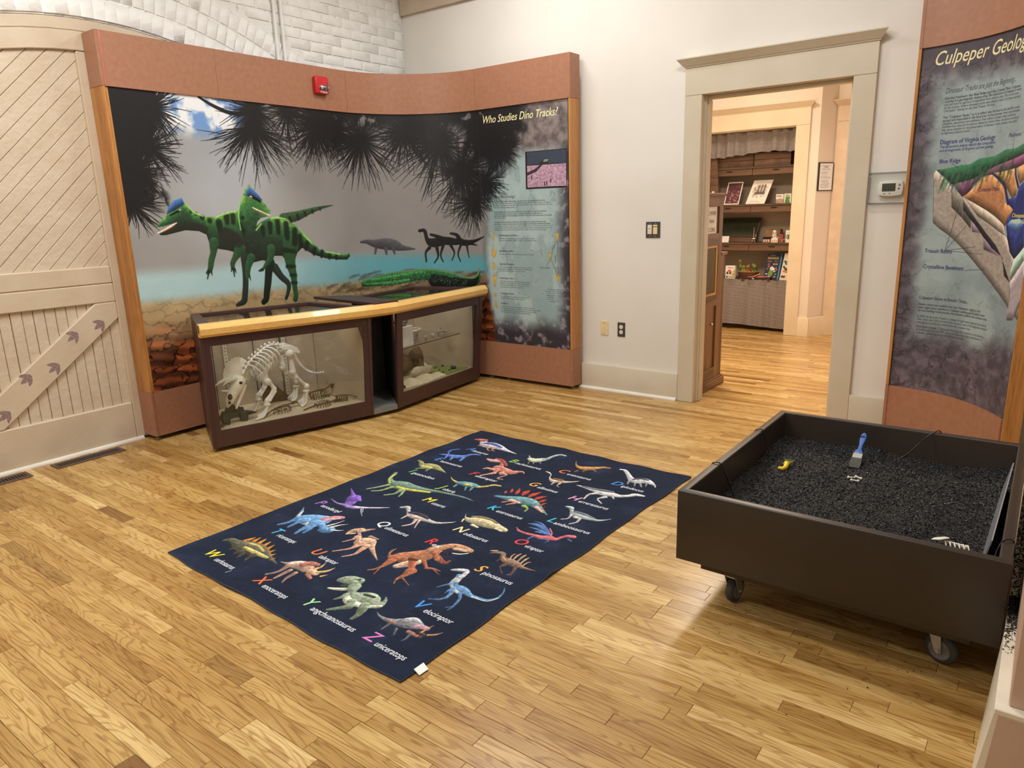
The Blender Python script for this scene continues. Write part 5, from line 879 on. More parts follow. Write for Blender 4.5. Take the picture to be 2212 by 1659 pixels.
RX = Matrix(((0, 0, 1), (1, 0, 0), (0, 1, 0)))     # lettering on a face looking along +x
RY = Matrix(((1, 0, 0), (0, 0, -1), (0, 1, 0)))    # lettering on a face looking along -y
text_obj('lettering', 'FIRE', .028, M['white'], FA, (c_[0]+.042, c_[1]+.012, z0-.060), RX, .0008, .066, 0, .03)
# ---------------------------------------------------------------- display case in front of the mural
CA, CS_ = Vector((.756, -2.75, 0)), Vector((.267, .964, 0)).normalized(); CN = Vector((-CS_.y, CS_.x, 0))
CB, CT = Vector((1.102, -1.422, 0)), Vector((-.096, .995, 0)).normalized(); CM = Vector((-CT.y, CT.x, 0))
def CL(s, d, z): return CA+CS_*s+CN*d+Vector((0, 0, z))
def CR(s, d, z): return CB+CT*s+CM*d+Vector((0, 0, z))
DC = thing('display_case', (.95, -1.7, 0), 'two-winged maroon display case with oak nosing in front of the mural', 'display case')
LEAN = .045
def fr_d(z): return -LEAN*z/.77
def front_frame(F_, o, wn):
    """stiles and rails between an outer outline and a window, both (s, z) quads bl, br, tr, tl"""
    def P(q, dd=0): return F_(q[0], fr_d(q[1])+dd, q[1])
    for i, nm in ((0, 'bottom_rail'), (1, 'stile'), (2, 'top_rail'), (3, 'stile')):
        j = (i+1) % 4; poly = [o[i], o[j], wn[j], wn[i]]
        MB().extr([P(q) for q in poly], P(o[0], .022)-P(o[0])).build(nm, M['maroon'], DC)
    MB().extr([P(q, .010) for q in wn], P(o[0], .014)-P(o[0], .010)).build('front_glass', M['glass'], DC)
Lo = [(0, .03), (1.155, .03), (1.172, .77), (-.008, .77)]; Lw = [(.057, .141), (1.098, .141), (1.114, .708), (.05, .711)]
Ro = [(0, .03), (1.117, .03), (1.165, .77), (.008, .77)]; Rw = [(.07, .139), (1.048, .144), (1.07, .698), (.072, .702)]
front_frame(CL, Lo, Lw); front_frame(CR, Ro, Rw)
Lp = [(-.003, 0), (1.158, 0), (1.0, .61), (.109, .61)]; Rp = [(.005, 0), (1.13, 0), (1.0, .60), (.19, .58)]
def slab(F_, poly, z0, z1, nm, m, inset=0, **k):
    c = [sum(p[i] for p in poly)/len(poly) for i in (0, 1)]
    q = [(p[0]+(c[0]-p[0])*inset, p[1]+(c[1]-p[1])*inset) for p in poly]
    return MB().extr([F_(a, b_, z0) for a, b_ in q], (0, 0, z1-z0)).build(nm, m, DC, **k)
def side(F_, a, b_, z0, z1, th, nm, m, lean=True):
    """upright board from plan point a (front) to b (back)"""
    A0, A1 = F_(a[0], a[1]+(fr_d(z0) if lean else 0), z0), F_(a[0], a[1]+(fr_d(z1) if lean else 0), z1); B0, B1 = F_(b_[0], b_[1], z0), F_(b_[0], b_[1], z1)
    d = (B0-A0).normalized(); n = Vector((-d.y, d.x, 0))*th
    return MB().extr([A0, B0, B1, A1], n).build(nm, m, DC)
for F_, P_, flip in ((CL, Lp, 1), (CR, Rp, 1)):
    Q_ = P_ if F_ is CL else P_[:3]+[(.51, .58)]
    slab(F_, Q_, .032, .128, 'plinth', M['maroon'], .03)
    slab(F_, Q_, .128, .134, 'case_floor', M['linerfloor'], .045)
    if F_ is CL: side(F_, (P_[0][0], .0), P_[3], .03, .80, -.018, 'side_panel', M['maroon'])
    side(F_, P_[1], P_[2], .03, .80, .018, 'side_panel', M['maroon'])
    side(F_, P_[3], P_[2], .03, .80, -.016, 'back_panel', M['maroon'], False)
    a, b_ = (P_[3][0]+.012, P_[3][1]-.018), (P_[2][0]-.012, P_[2][1]-.018)
    side(F_, a, b_, .134, .80, -.005, 'liner', M['liner'], False)
    side(F_, (P_[1][0]-.030, .03), (P_[2][0]-.027, P_[2][1]-.02), .134, .80, .004, 'liner', M['liner'], False)
    if F_ is CL: side(F_, (P_[0][0]+.030, .03), (P_[3][0]+.027, P_[3][1]-.02), .134, .80, -.004, 'liner', M['liner'], False)
    else: side(F_, (.035, .03), (.505, .555), .134, .755, -.012, 'liner', M['liner'], False)
# slotted shelf standards and liner seams on the left back wall
for s_ in (.30, .73):
    MB().extr([CL(s_-.014, .566, .136), CL(s_+.014, .566, .136), CL(s_+.014, .566, .79), CL(s_-.014, .566, .79)], CN*.008).build('shelf_standard', M['standard'], DC)
    m = MB()
    for k in range(26):
        for q in (-.004, .004): m.extr([CL(s_+q-.0016, .5655, .15+k*.025), CL(s_+q+.0016, .5655, .15+k*.025), CL(s_+q+.0016, .5655, .162+k*.025), CL(s_+q-.0016, .5655, .162+k*.025)], CN*.0006)
    o = m.build('slots', M['slot'], DC); o['kind'] = 'stuff'
for s_ in (.21, .50, .70): MB().extr([CL(s_, .570, .135), CL(s_+.004, .570, .135), CL(s_+.004, .570, .79), CL(s_, .570, .79)], CN*.004).build('liner_seam', M['slot'], DC)
MB().extr([CL(.972, .575, .135), CL(.98, .575, .135), CL(.98, .575, .79), CL(.972, .575, .79)], CN*.004).build('liner_seam', M['slot'], DC)
# tops: maroon rims with glass lights
def top(F_, P_, w_, z0=.80, z1=.846):
    q = [(P_[0][0]-.008, fr_d(.8)), (P_[1][0]+.014, fr_d(.8)), P_[2], P_[3]]
    inn = [(q[0][0]+w_[3], q[0][1]+w_[0]), (q[1][0]-w_[1], q[1][1]+w_[0]), (q[2][0]-w_[1]*.8, q[2][1]-w_[2]), (q[3][0]+w_[3]*.6, q[3][1]-w_[2])]
    for i in range(4):
        j = (i+1) % 4; MB().extr([F_(*p, z0) for p in (q[i], q[j], inn[j], inn[i])], (0, 0, z1-z0)).build('top_rim', M['maroon'], DC)
    MB().extr([F_(*p, .826) for p in inn], (0, 0, .006)).build('top_glass', M['glass'], DC)
top(CL, Lp, (.05, .06, .045, .085)); top(CR, Rp, (.05, .06, .045, .05))
# middle bay: grey niche under a raised lid
w0, w1 = CL(1.155, 0, 0), CR(0, 0, 0); v0, v1 = CL(1.055, .345, 0), CR(.405, .46, 0)
def bay(z0, z1, nm, m, k=0):
    P_ = [w0+CS_*.004, w1-CT*.004, v1, v0]; c = sum(P_, Vector())/4; MB().extr([p+(c-p)*k+Vector((0, 0, z0)) for p in P_], (0, 0, z1-z0)).build(nm, m, DC)
bay(.03, .070, 'niche_floor', M['niche']); bay(.755, .80, 'niche_top', M['maroon'])
MB().extr([v0+CN*-.02+Vector((0, 0, .07)), v1+Vector((0, 0, .07)), v1+Vector((0, 0, .755)), v0+CN*-.02+Vector((0, 0, .755))], (-.012, .003, 0)).build('niche_back', M['niche'], DC)
MB().extr([w1+Vector((0, 0, .07))-CT*.002, v1+Vector((0, 0, .07)), v1+Vector((0, 0, .755)), w1+Vector((0, 0, .755))-CT*.002], (0, -.006, 0)).build('niche_side', M['nicheblack'], DC)
lid = [(.33, -1.52), (1.125, -1.605), (1.16, -1.40), (.55, -1.33)]
MB().prism(lid, .8465, .868).build('lid', M['maroon'], DC, bevel=.002)
# oak nosing in three lengths
prof = [(-.035, .772), (.016, .772), (.034, .790), (.034, .826), (.006, .8565), (-.035, .8565)]
a0, a1, b0, b1 = CL(-.006, 0, 0), CL(1.18, 0, 0), CR(-.012, 0, 0), CR(1.19, 0, 0)
def nz(p, q, n0, n1):
    mb = MB(); mb.sweep([[P_-n_*(u-fr_d(v)*1.0-.0)+Vector((0, 0, v)) for u, v in prof] for P_, n_ in ((p, n0), (q, n1))]); return mb.build('nosing', M['nosing'], DC)
nm_ = (CN+CM).normalized()
nz(a0, a1, CN, (CN+nm_).normalized()); nz(a1, b0, (CN+nm_).normalized(), (CM+nm_).normalized()); nz(b0, b1, (CM+nm_).normalized(), CM)
# right wing: glass shelf on clips
SHZ = .455
MB().extr([CR(.095, .07, SHZ), CR(.955, .07, SHZ), CR(.93, .53, SHZ), CR(.515, .53, SHZ)], (0, 0, .006)).build('glass_shelf', M['glass'], DC)
MB().extr([CR(.985, .555, .135), CR(.99, .555, .135), CR(.99, .555, .79), CR(.985, .555, .79)], CM*.004).build('liner_seam', M['slot'], DC)

MB().extr([CR(.095, .068, SHZ), CR(.955, .068, SHZ), CR(.955, .0695, SHZ), CR(.095, .0695, SHZ)], (0, 0, .006)).build('shelf_edge', M['lcd'], DC)

# ---------------------------------------------------------------- white three-horned dinosaur skeleton in the left wing
FZ = .1345
TR = thing('dinosaur_skeleton', CL(.45, .28, FZ), 'white three-horned dinosaur skeleton model standing in the left wing of the case', 'skeleton model')
B = M['bone']; BC = M['bonecream']
def bone(name, pts, rs, m=None, n=10, k=5):
    P_ = catmull([tuple(p)+(r,) for p, r in zip(pts, rs)], k); return MB().tube([CL(*q[:3]) for q in P_], [q[3] for q in P_], n)
def bt(name, pts, rs, m=B, extra=(), **k):
    mb = bone(name, pts, [r*1.2 for r in rs] if name in ('thigh', 'shin', 'upper_foreleg', 'lower_foreleg') else rs, **k)
    for c, r in extra: mb.ball(CL(*c), r, 12, 8)
    return mb.build(name, m, TR, smooth=70)
# frill: scalloped dished plate
ctr = Vector((.262, .185, .455)); rim_ = []
nfr = 34
for i in range(nfr):
    a = math.radians(-35)+math.radians(245)*i/(nfr-1); rr = .105*(1+.035*(i % 2))
    rim_.append(ctr+Vector((math.cos(a)*rr*1.02, .055*math.cos(a)+.015, math.sin(a)*rr*1.08)))
rim_[:] = rim_
vs = []; fs = []
inner = [Vector((.240, .165, .425))+Vector((math.cos(math.radians(-35)+math.radians(245)*i/(nfr-1))*.03, .01, math.sin(math.radians(-35)+math.radians(245)*i/(nfr-1))*.03)) for i in range(nfr)]
mid = [a.lerp(b_, .55)+Vector((0, .012, 0)) for a, b_ in zip(inner, rim_)]
back = lambda L_: [p+Vector((.002, .007, 0)) for p in L_]
rows = [inner, mid, rim_, back(rim_), back(mid), back(inner)]
mb = MB(); mb.add([CL(*p) for r_ in rows for p in r_], [(i*nfr+j, i*nfr+j+1, ((i+1) % 6)*nfr+j+1, ((i+1) % 6)*nfr+j) for i in range(6) for j in range(nfr-1)])
mb.build('frill', BC, TR, smooth=60)
# skull: lofted wedge with beak
sk = [((.262, .178, .425), .046, .044), ((.240, .160, .405), .050, .050), ((.215, .145, .375), .044, .046), ((.188, .130, .340), .035, .042), ((.163, .118, .303), .027, .034), ((.146, .110, .268), .012, .018), ((.143, .108, .260), .004, .006)]
def loft(secs, n=14, ax=None):
    rings = []
    for i, (c, rx, ry) in enumerate(secs):
        c = Vector(c); d = (Vector(secs[min(i+1, len(secs)-1)][0])-Vector(secs[max(i-1, 0)][0])).normalized()
        u = Vector((.9, -.3, .5)); u = (u-d*u.dot(d)).normalized(); v = d.cross(u)
        rings.append([CL(*(c+u*rx*math.cos(2*PI*k/n)*(1.15 if math.cos(2*PI*k/n) > 0 else .9)+v*ry*math.sin(2*PI*k/n))) for k in range(n)])
    return MB().sweep(rings)
sko = loft(sk).build('skull', BC, TR, smooth=60)
DK = mat('dark_socket', (58, 48, 38), .8)
def sub(name, mb, m): return mb.build(name, m, sko, smooth=60)
sub('eye_socket', MB().ball(CL(.252, .113, .412), (.013, .014, .011), 10, 6), DK)
sub('nostril', MB().ball(CL(.166, .088, .334), (.014, .016, .022), 10, 6), DK); sub('nostril', MB().ball(CL(.156, .082, .297), (.010, .010, .011), 8, 5), DK)
sub('horn', bone('h', [(.195, .165, .430), (.150, .140, .437), (.115, .125, .431), (.088, .115, .418)], [.017, .014, .009, .002]), BC)
sub('horn', bone('h', [(.230, .135, .440), (.185, .105, .443), (.150, .090, .432), (.128, .085, .416)], [.018, .013, .008, .002]), BC)
sub('horn', bone('h', [(.165, .12, .368), (.140, .105, .376), (.114, .098, .384)], [.011, .008, .002]), BC)
bt('lower_jaw', [(.290, .165, .385), (.272, .155, .350), (.245, .14, .305), (.220, .128, .265), (.204, .12, .238)], [.019, .017, .013, .011, .006], BC)
bt('lower_jaw', [(.262, .2, .365), (.235, .18, .31), (.207, .14, .25)], [.008, .008, .006], BC)
SPN = [(.300, .21, .448), (.328, .225, .482), (.351, .24, .505), (.380, .26, .526), (.407, .27, .544), (.433, .28, .556), (.460, .29, .571), (.487, .30, .586), (.518, .31, .598), (.553, .32, .603), (.588, .33, .598), (.622, .34, .588), (.66, .35, .57)]
cs = catmull(SPN, 4)
mb = MB().tube([CL(*q) for q in cs], .0095, 8)
for i, p in enumerate(SPN[1:]):
    mb.ball(CL(*p), (.015, .015, .013), 8, 6); p2 = Vector(p)+Vector((-.012, -.005, .016)); mb.ball(CL(*p2), (.011, .008, .012), 8, 5)
mb.build('spine', B, TR, smooth=70)
for i, p in enumerate(SPN[2:9]):
    p = Vector(p); L_ = .085+.03*math.sin(PI*(i+1)/8)
    for sg in (-1, 1):
        d = sg*.075
        pts = [p+Vector((.0, sg*.012, -.004)), p+Vector((.022, d*.75, -.010)), p+Vector((.05, d*1.15, -.045)), p+Vector((.062, d*1.1, -.045-L_*.45)), p+Vector((.05, d*.85, -.045-L_*.75))]
        bt('rib', [tuple(q) for q in pts], [.006, .0065, .0062, .0052, .004], n=6, k=4)
for sg in (-1, 1):
    o_ = Vector((0, .055*sg, 0))
    pl = [(.588, .33, .588), (.627, .33, .597), (.680, .33, .592), (.725, .33, .565), (.742, .33, .528), (.735, .33, .522), (.69, .33, .535), (.655, .33, .56), (.62, .33, .562)]
    MB().extr([CL(*(Vector(q)+o_)) for q in pl], CN*.008*sg).build('pelvis', B, TR, bevel=.002)
TL_ = [(.70, .35, .535), (.725, .36, .502), (.744, .37, .46), (.769, .38, .42), (.796, .39, .385), (.827, .40, .357), (.861, .40, .338), (.908, .41, .324), (.961, .42, .319)]
ct = catmull(TL_, 4); mb = MB().tube([CL(*q) for q in ct], [.009-.006*i/len(ct) for i in range(len(ct))], 6)
for i, q in enumerate(ct[::1]):
    t_ = i/len(ct); r_ = .0155*(1-.45*t_); mb.ball(CL(*q), (r_, r_, r_*.75), 6, 4)
    if i % 2 == 0: mb.tube([CL(*q), CL(q[0]+.008, q[1], q[2]+.02*(1-.5*t_))], [.006, .003], 5)
mb.build('tail', B, TR, smooth=70)
for sg, dd in ((-1, 0), (1, .19)):
    V_ = lambda s, d, z: (s, d+dd, z)
    m = MB().extr([CL(*V_(s, d, z)) for s, d, z in ((.510, .19, .502), (.498, .19, .470), (.462, .185, .440), (.468, .18, .392), (.44, .18, .374), (.408, .185, .385), (.402, .19, .425), (.436, .19, .455), (.468, .19, .492))], CN*.014)
    m.build('shoulder_blade', B, TR, bevel=.005, seg=2, smooth=50)
    bt('upper_foreleg', [V_(.448, .16, .385), V_(.470, .155, .352), V_(.486, .15, .322)], [.017, .012, .015], extra=[(V_(.446, .155, .378), .027), (V_(.484, .15, .32), .019)])
    bt('lower_foreleg', [V_(.484, .15, .318), V_(.455, .145, .285), V_(.424, .14, .252), V_(.420, .14, .225)], [.015, .010, .014, .019], extra=[(V_(.420, .14, .222), (.026, .026, .014)), (V_(.424, .14, .25), .019)])
    bt('lower_foreleg', [V_(.49, .135, .31), V_(.462, .13, .275), V_(.437, .13, .245)], [.008, .006, .009])
    for k in range(4):
        bt('toe', [V_(.418+.004*k, .125+.012*k, .212), V_(.400-.012*k+.006*k*k, .118+.014*k, .178), V_(.372-.026*k+.02*k, .105+.016*k, .150), V_(.318+.016*k, .10+.02*k, FZ+.008)], [.009, .0085, .008, .0055], n=7)
    bt('thigh', [V_(.655, .24, .535), V_(.657, .235, .48), V_(.658, .23, .41)], [.018, .0135, .019], extra=[(V_(.653, .235, .535), .031), (V_(.656, .23, .402), .026)])
    bt('shin', [V_(.662, .23, .385), V_(.690, .23, .348), V_(.735, .24, .298), V_(.752, .24, .275)], [.018, .012, .011, .016], extra=[(V_(.752, .24, .279), .022), (V_(.676, .23, .36), .021)])
    bt('ankle', [V_(.747, .24, .255), V_(.745, .24, .235)], [.022, .020], extra=[(V_(.746, .24, .245), (.026, .026, .010))])
    for k in range(4):
        bt('toe', [V_(.745, .225+.01*k, .238), V_(.737-.004*k, .222+.014*k, .19), V_(.722-.012*k, .215+.018*k, .158), V_(.686+.006*k, .20+.024*k, FZ+.007)], [.0095, .009, .008, .0055], n=7)
# ---------------------------------------------------------------- wooden toys and puzzle skeletons around it
def flat_toy(name, F_, outline, d, th, m, label, cat='wooden dinosaur', group=None):
    c = F_(outline[0][0], d, FZ); t_ = thing(name, c, label, cat, group); return t_
# stegosaur-like dark green blocks
GT = thing('wooden_dinosaur', CL(.21, .16, FZ), 'dark green plated wooden dinosaur beneath the white skeleton skull', 'wooden dinosaur')
body = [(.085, .165), (.10, .19), (.13, .21), (.20, .213), (.27, .205), (.33, .19), (.36, .172), (.30, .172), (.272, .178), (.262, .165), (.25, .168), (.16, .172), (.13, .168), (.11, .178), (.10, .165)]
def ext(F_, outl, d, th): return MB().extr([F_(s, d, z) for s, z in outl], (F_(0, 1, 0)-F_(0, 0, 0))*th)
ext(CL, [(.078, .150), (.09, .185), (.12, .205), (.20, .214), (.27, .205), (.33, .188), (.352, .176), (.30, .172), (.27, .168), (.15, .166), (.105, .172), (.095, .150)], .15, .03).build('body', M['greentoy'], GT, bevel=.003)
ext(CL, [(.11, .195), (.12, .225), (.14, .222), (.15, .25), (.17, .242), (.185, .275), (.205, .255), (.225, .262), (.24, .235), (.262, .232), (.27, .2)], .162, .008).build('plates', M['greentoy'], GT)
for s_ in (.115, .235):
    for d in (.138, .182): ext(CL, [(s_, .20), (s_+.048, .20), (s_+.05, .165), (s_+.044, FZ), (s_+.008, FZ), (s_-.002, .165)], d, .012).build('leg', M['greentoy'], GT, bevel=.003)
BT = thing('wooden_dinosaur', CL(.60, .51, FZ), 'dark brown scalloped-back wooden dinosaur behind the white skeleton foreleg', 'wooden dinosaur')
sc_ = [(.520, FZ), (.505, .22), (.515, .30), (.53, .322), (.548, .318)]
for k in range(9):
    a, b_ = (.548+.018*k, .318-.019*k), (.566+.018*k, .299-.019*k); sc_ += [(a[0]+.012, a[1]+.004), (b_[0]+.004, b_[1]+.006)]
sc_ += [(.745, .15), (.735, FZ)]
ext(CL, sc_, .50, .022).build('body', M['browntoy'], BT, bevel=.002)
ext(CL, [(.63, FZ), (.69, FZ), (.69, .165), (.63, .165)], .487, .012).build('leg', M['browntoy'], BT, bevel=.002)
def puzzle(p, rz, L, label, lie=0, kind=0, F_=CL):
    """slotted plywood skeleton: plates on a spine"""
    c = F_(p[0], p[1], FZ); t_ = thing('puzzle_skeleton', c, label, 'wooden skeleton', 'wooden puzzle skeletons in the case')
    mt = Matrix.Translation(c)@Matrix.Rotation(math.atan2(CS_.y, CS_.x)+rz, 4, 'Z')@Matrix.Rotation(lie, 4, 'X')
    W_ = lambda x, y, z: mt@Vector((x*L, y*L, z*L))
    th = .004/L
    def plate(nm, outl, y, along='y', n=None):
        mb = MB(); mb.extr([W_(x, y, z) for x, z in outl], W_(0, th, 0)-W_(0, 0, 0)); return mb.build(nm, M['puzzle'], t_)
    h = .22
    mb = MB().tube([W_(x, 0, z) for x, z in ((-.5, .10), (-.35, .16), (-.15, h), (.1, h+.02), (.3, h), (.42, h+.05), (.5, h+.12 if kind else h))], [.012*L*1.6]*7, 5)
    mb.build('spine', M['puzzle'], t_)
    mb = MB()
    for k in range(7):
        x = -.12+.065*k; r_ = .11+.06*math.sin(PI*k/6)
        pts = [W_(x, r_*math.cos(a), h-.01-r_*.75+r_*.85*math.sin(a)) for a in [math.radians(q) for q in (100, 60, 20, -20, -60, -90, -120, -160, 160, 120, 80)]]
        mb.tube(pts, .0027, 4)
    mb.build('rib_cage', M['puzzle'], t_)
    for x in (-.12, .24):
        for sg in (-1, 1):
            MB().tube([W_(x, sg*.07, h-.02), W_(x-.03, sg*.09, h*.5), W_(x+.01, sg*.09, .012)], [.0045, .0038, .005], 5).build('leg', M['puzzle'], t_)
    plate('skull', [(.46, h+.02), (.52, h+.10), (.62, h+.09), (.72, h+.02), (.70, h-.02), (.58, h), (.5, h-.02)], -.01)
    if kind == 2:
        for sg in (-1, 1): MB().tube([W_(.55, sg*.03, h+.09), W_(.66, sg*.12, h+.17), W_(.82, sg*.16, h+.20)], [.005, .004, .002], 5).build('horn', M['puzzle'], t_)
    return t_
puzzle((.53, .15), .35, .28, 'brown wooden puzzle skeleton lying at the white skeleton front foot', -1.1)
puzzle((.87, .37), .15, .27, 'brown long-horned wooden puzzle skeleton by the case back corner', 0, 2)
puzzle((.80, .095), .1, .27, 'flattened brown wooden puzzle skeleton at the front right of the white hind foot', -1.4)
puzzle((1.0, .17), 2.8, .20, 'small brown wooden puzzle skeleton with upright neck at the right end of the case', 0, 1)
for i, (p, rz, lab) in enumerate((((.135, .105), .3, 'dark curved claw on the case floor, the larger one near the glass'), ((.085, .075), .1, 'dark curved claw on the case floor, tucked in the left corner'))):
    P_ = [CL(p[0]+.035*math.cos(a+rz)-.02, p[1]+.02*math.sin(a+rz), FZ+.006) for a in [math.radians(q) for q in range(-10, 150, 20)]]
    one('claw', MB().tube(P_, [.0015+.0007*k for k in range(len(P_))], 6), M['fossildark'], lab, 'claw', 'claws on the case floor', smooth=60)
b_ = [(.925, .20, FZ+.012), (.95, .19, FZ+.014), (.985, .21, FZ+.012)]
# ---------------------------------------------------------------- fossils in the right wing
def rock(name, F_, c, r, m, label, cat='rock', group=None, seed=0, flat=.6, sub_=2, par=None):
    rr = np.random.RandomState(seed); bm = bmesh.new(); bmesh.ops.create_icosphere(bm, subdivisions=sub_, radius=1)
    ds = rr.randn(7, 3); ds /= np.linalg.norm(ds, axis=1)[:, None]; hs = .62+.3*rr.rand(7); mz = 9
    for v in bm.verts:
        p = np.array(v.co); k = min([1]+[h/max(1e-3, p@d) for d, h in zip(ds, hs) if p@d > 0]); v.co = v.co*k*(1+.05*rr.randn())
    lo = min(v.co.z for v in bm.verts); base_ = F_(c[0], c[1], c[2]); mb = MB(); bm.verts.ensure_lookup_table()
    mb.add([base_+Vector((v.co.x*r[0], v.co.y*r[1], (v.co.z-lo)*r[2])) for v in bm.verts], [tuple(v.index for v in f.verts) for f in bm.faces]); bm.free()
    o = mb.build(name, m, par, smooth=25)
    if label: tag(o, label, cat, group)
    return o
SZ = SHZ+.006
t_ = thing('display_plinth', CR(.24, .17, SZ), 'white card plinth on the glass shelf of the right wing', 'plinth')
MB().extr([CR(.185, .10, SZ), CR(.36, .10, SZ), CR(.36, .24, SZ), CR(.265, .24, SZ)], (0, 0, .158)).build('block', M['whitebox'], t_, bevel=.002)
rock('fossil_slab', CR, (.285, .17, SZ+.159), (.06, .065, .055), M['rockgrey'], 'grey ribbed fossil slab resting on the white plinth', 'fossil', seed=2, sub_=3)
rock('shell_cast', CR, (.17, .115, SZ) if 0 else (.145, .085, SZ), (.03, .012, .016), M['plaster'], 'pale shell cast lying on the glass shelf beside the plinth', 'fossil', seed=4)
jb = thing('jaw_cast', CR(.62, .34, SZ), 'cream jaw cast with ragged teeth standing on the glass shelf', 'fossil')
P_ = [CR(.62+.085*math.cos(a), .34+.07*math.sin(a), SZ+.062) for a in [math.radians(q) for q in range(-200, 30, 15)]]
MB().tube(P_, [.010+.004*math.sin(i*1.3) for i in range(len(P_))], 8).build('arch', M['plaster'], jb, smooth=50)
m = MB()
for i, p in enumerate(P_): m.tube([p-Vector((0, 0, .004)), p-Vector((0, 0, .026+.008*(i % 3)))], [.006, .002], 5)
m.build('teeth', M['plaster'], jb)
MB().extr([CR(.56, .31, SZ), CR(.68, .31, SZ), CR(.67, .38, SZ), CR(.57, .38, SZ)], (0, 0, .04)).build('stand', M['rockgrey'], jb, bevel=.004)
for i, (p, r, lab) in enumerate((((.48, .20), (.022, .026, .022), 'small grey stone on the glass shelf, next to the plinth'), ((.58, .15), (.012, .016, .024), 'small grey stone on the glass shelf, nearest the front edge'), ((.71, .18), (.02, .02, .02), 'small grey stone on the glass shelf, right of the jaw cast'), ((.56, .44), (.026, .03, .02), 'small grey stone on the glass shelf, furthest back beside the plinth'))):
    rock('stone', CR, (p[0], p[1], SZ), r, M['rockgrey'], lab, 'rock', 'stones on the glass shelf', seed=20+i)
cl_ = thing('foot_fossil', CR(.87, .22, SZ), 'grey clawed fossil foot at the right of the glass shelf', 'fossil')
for k, a in enumerate((-.9, -.3, .3, .9)):
    P_ = [CR(.83+.02*j+.004*k, .22+.018*j*a, SZ+.012+.014*math.sin(j*.9)+.02*(k == 2)*j*.4) for j in range(5)]; MB().tube(P_, [.010, .008, .007, .006, .003], 6).build('toe', M['rockgrey'], cl_, smooth=60)
# floor of the right wing
FL = FZ
rock('stone', CR, (.56, .40, FL), (.075, .085, .10), M['rock'], 'large brown rock on the right wing floor, nearest the niche', 'rock', 'brown rocks on the case floor', 31)
rock('stone', CR, (.79, .45, FL), (.07, .08, .11), M['rock'], 'large brown rock on the right wing floor, leaning at the back', 'rock', 'brown rocks on the case floor', 33)
rock('stone', CR, (.635, .27, FL), (.035, .045, .075), M['rock'], 'small upright brown rock on the right wing floor', 'rock', 'brown rocks on the case floor', 35)
rock('track_cast', CR, (.655, .535, FL), (.05, .05, .13), M['plaster'], 'pale broken track cast behind the brown rocks', 'fossil', None, 37)
rock('bone_cast', CR, (.60, .235, FL), (.035, .13, .05), M['plaster'], 'pale knobbly bone cast in front of the brown rocks', 'fossil', None, 39, sub_=3)
def cloth_heap(name, pts, width, hgt, seed, label, F_=CR):
    rr = np.random.RandomState(seed); n, m_ = 28, 12; rows = []
    for i in range(n):
        t__ = i/(n-1); k = t__*(len(pts)-1); j = min(int(k), len(pts)-2); p = Vector(pts[j]).lerp(Vector(pts[j+1]), k-j); r_ = []
        for q in range(m_):
            a = q/(m_-1); w_ = width*(1-.35*abs(t__-.5))
            z = hgt*math.sin(PI*a)**.8*(.75+.35*math.sin(t__*17+a*3+seed))*(.4+.6*math.sin(PI*min(1, .08+t__*.95))**.5)+.004*math.sin(t__*43+a*11)
            r_.append(F_(p[0]+.012*math.sin(t__*14+q), p[1]+w_*(a-.5)+.01*math.sin(t__*9), FL+max(.001, z)))
        rows.append(r_)
    mb = MB(); mb.add([p for r_ in rows for p in r_], [(i*m_+j, i*m_+j+1, (i+1)*m_+j+1, (i+1)*m_+j) for i in range(n-1) for j in range(m_-1)])
    return one(name, mb, M['canvas'], label, 'cloth', smooth=70)
cloth_heap('canvas_cloth', [(.19, .13), (.40, .13), (.72, .125)], .15, .052, 1, 'cream crumpled canvas cloth along the front glass of the right wing')
cloth_heap('canvas_cloth', [(.80, .53), (.95, .46)], .09, .05, 5, 'small cream canvas cloth behind the green mat')
GM = thing('felt_mat', CR(.88, .22, FL), 'green felt mat with small dark fossils on the right wing floor', 'mat')
ext2 = [(.73, .06), (1.045, .06), (1.03, .24), (1.0, .38), (.84, .40), (.70, .28)]
MB().extr([CR(a, b_, FL) for a, b_ in ext2], (0, 0, .006)).build('felt', M['felt'], GM)
for i, (p, r) in enumerate((((.93, .14), (.022, .03, .014)), ((.80, .30), (.012, .012, .006)), ((.83, .22), (.01, .014, .006)), ((.88, .30), (.01, .02, .006)), ((.97, .29), (.016, .012, .008)), ((.78, .14), (.012, .01, .006)), ((.86, .13), (.01, .01, .007)), ((.99, .20), (.012, .01, .008)))):
    rock('fossil', CR, (p[0], p[1], FL+.006), r, M['fossildark'], ('dark ribbed ammonite on the green felt mat, largest piece', 'small dark fossil at the back left of the green felt mat', 'small dark fossil in the middle left of the green felt mat', 'slim dark fossil at the back middle of the green felt mat', 'dark fossil at the back right of the green felt mat', 'small dark fossil at the front left of the green felt mat', 'small dark fossil at the front middle of the green felt mat', 'small dark fossil right of the ammonite on the green felt mat')[i], 'fossil', 'fossils on the green mat', 50+i)
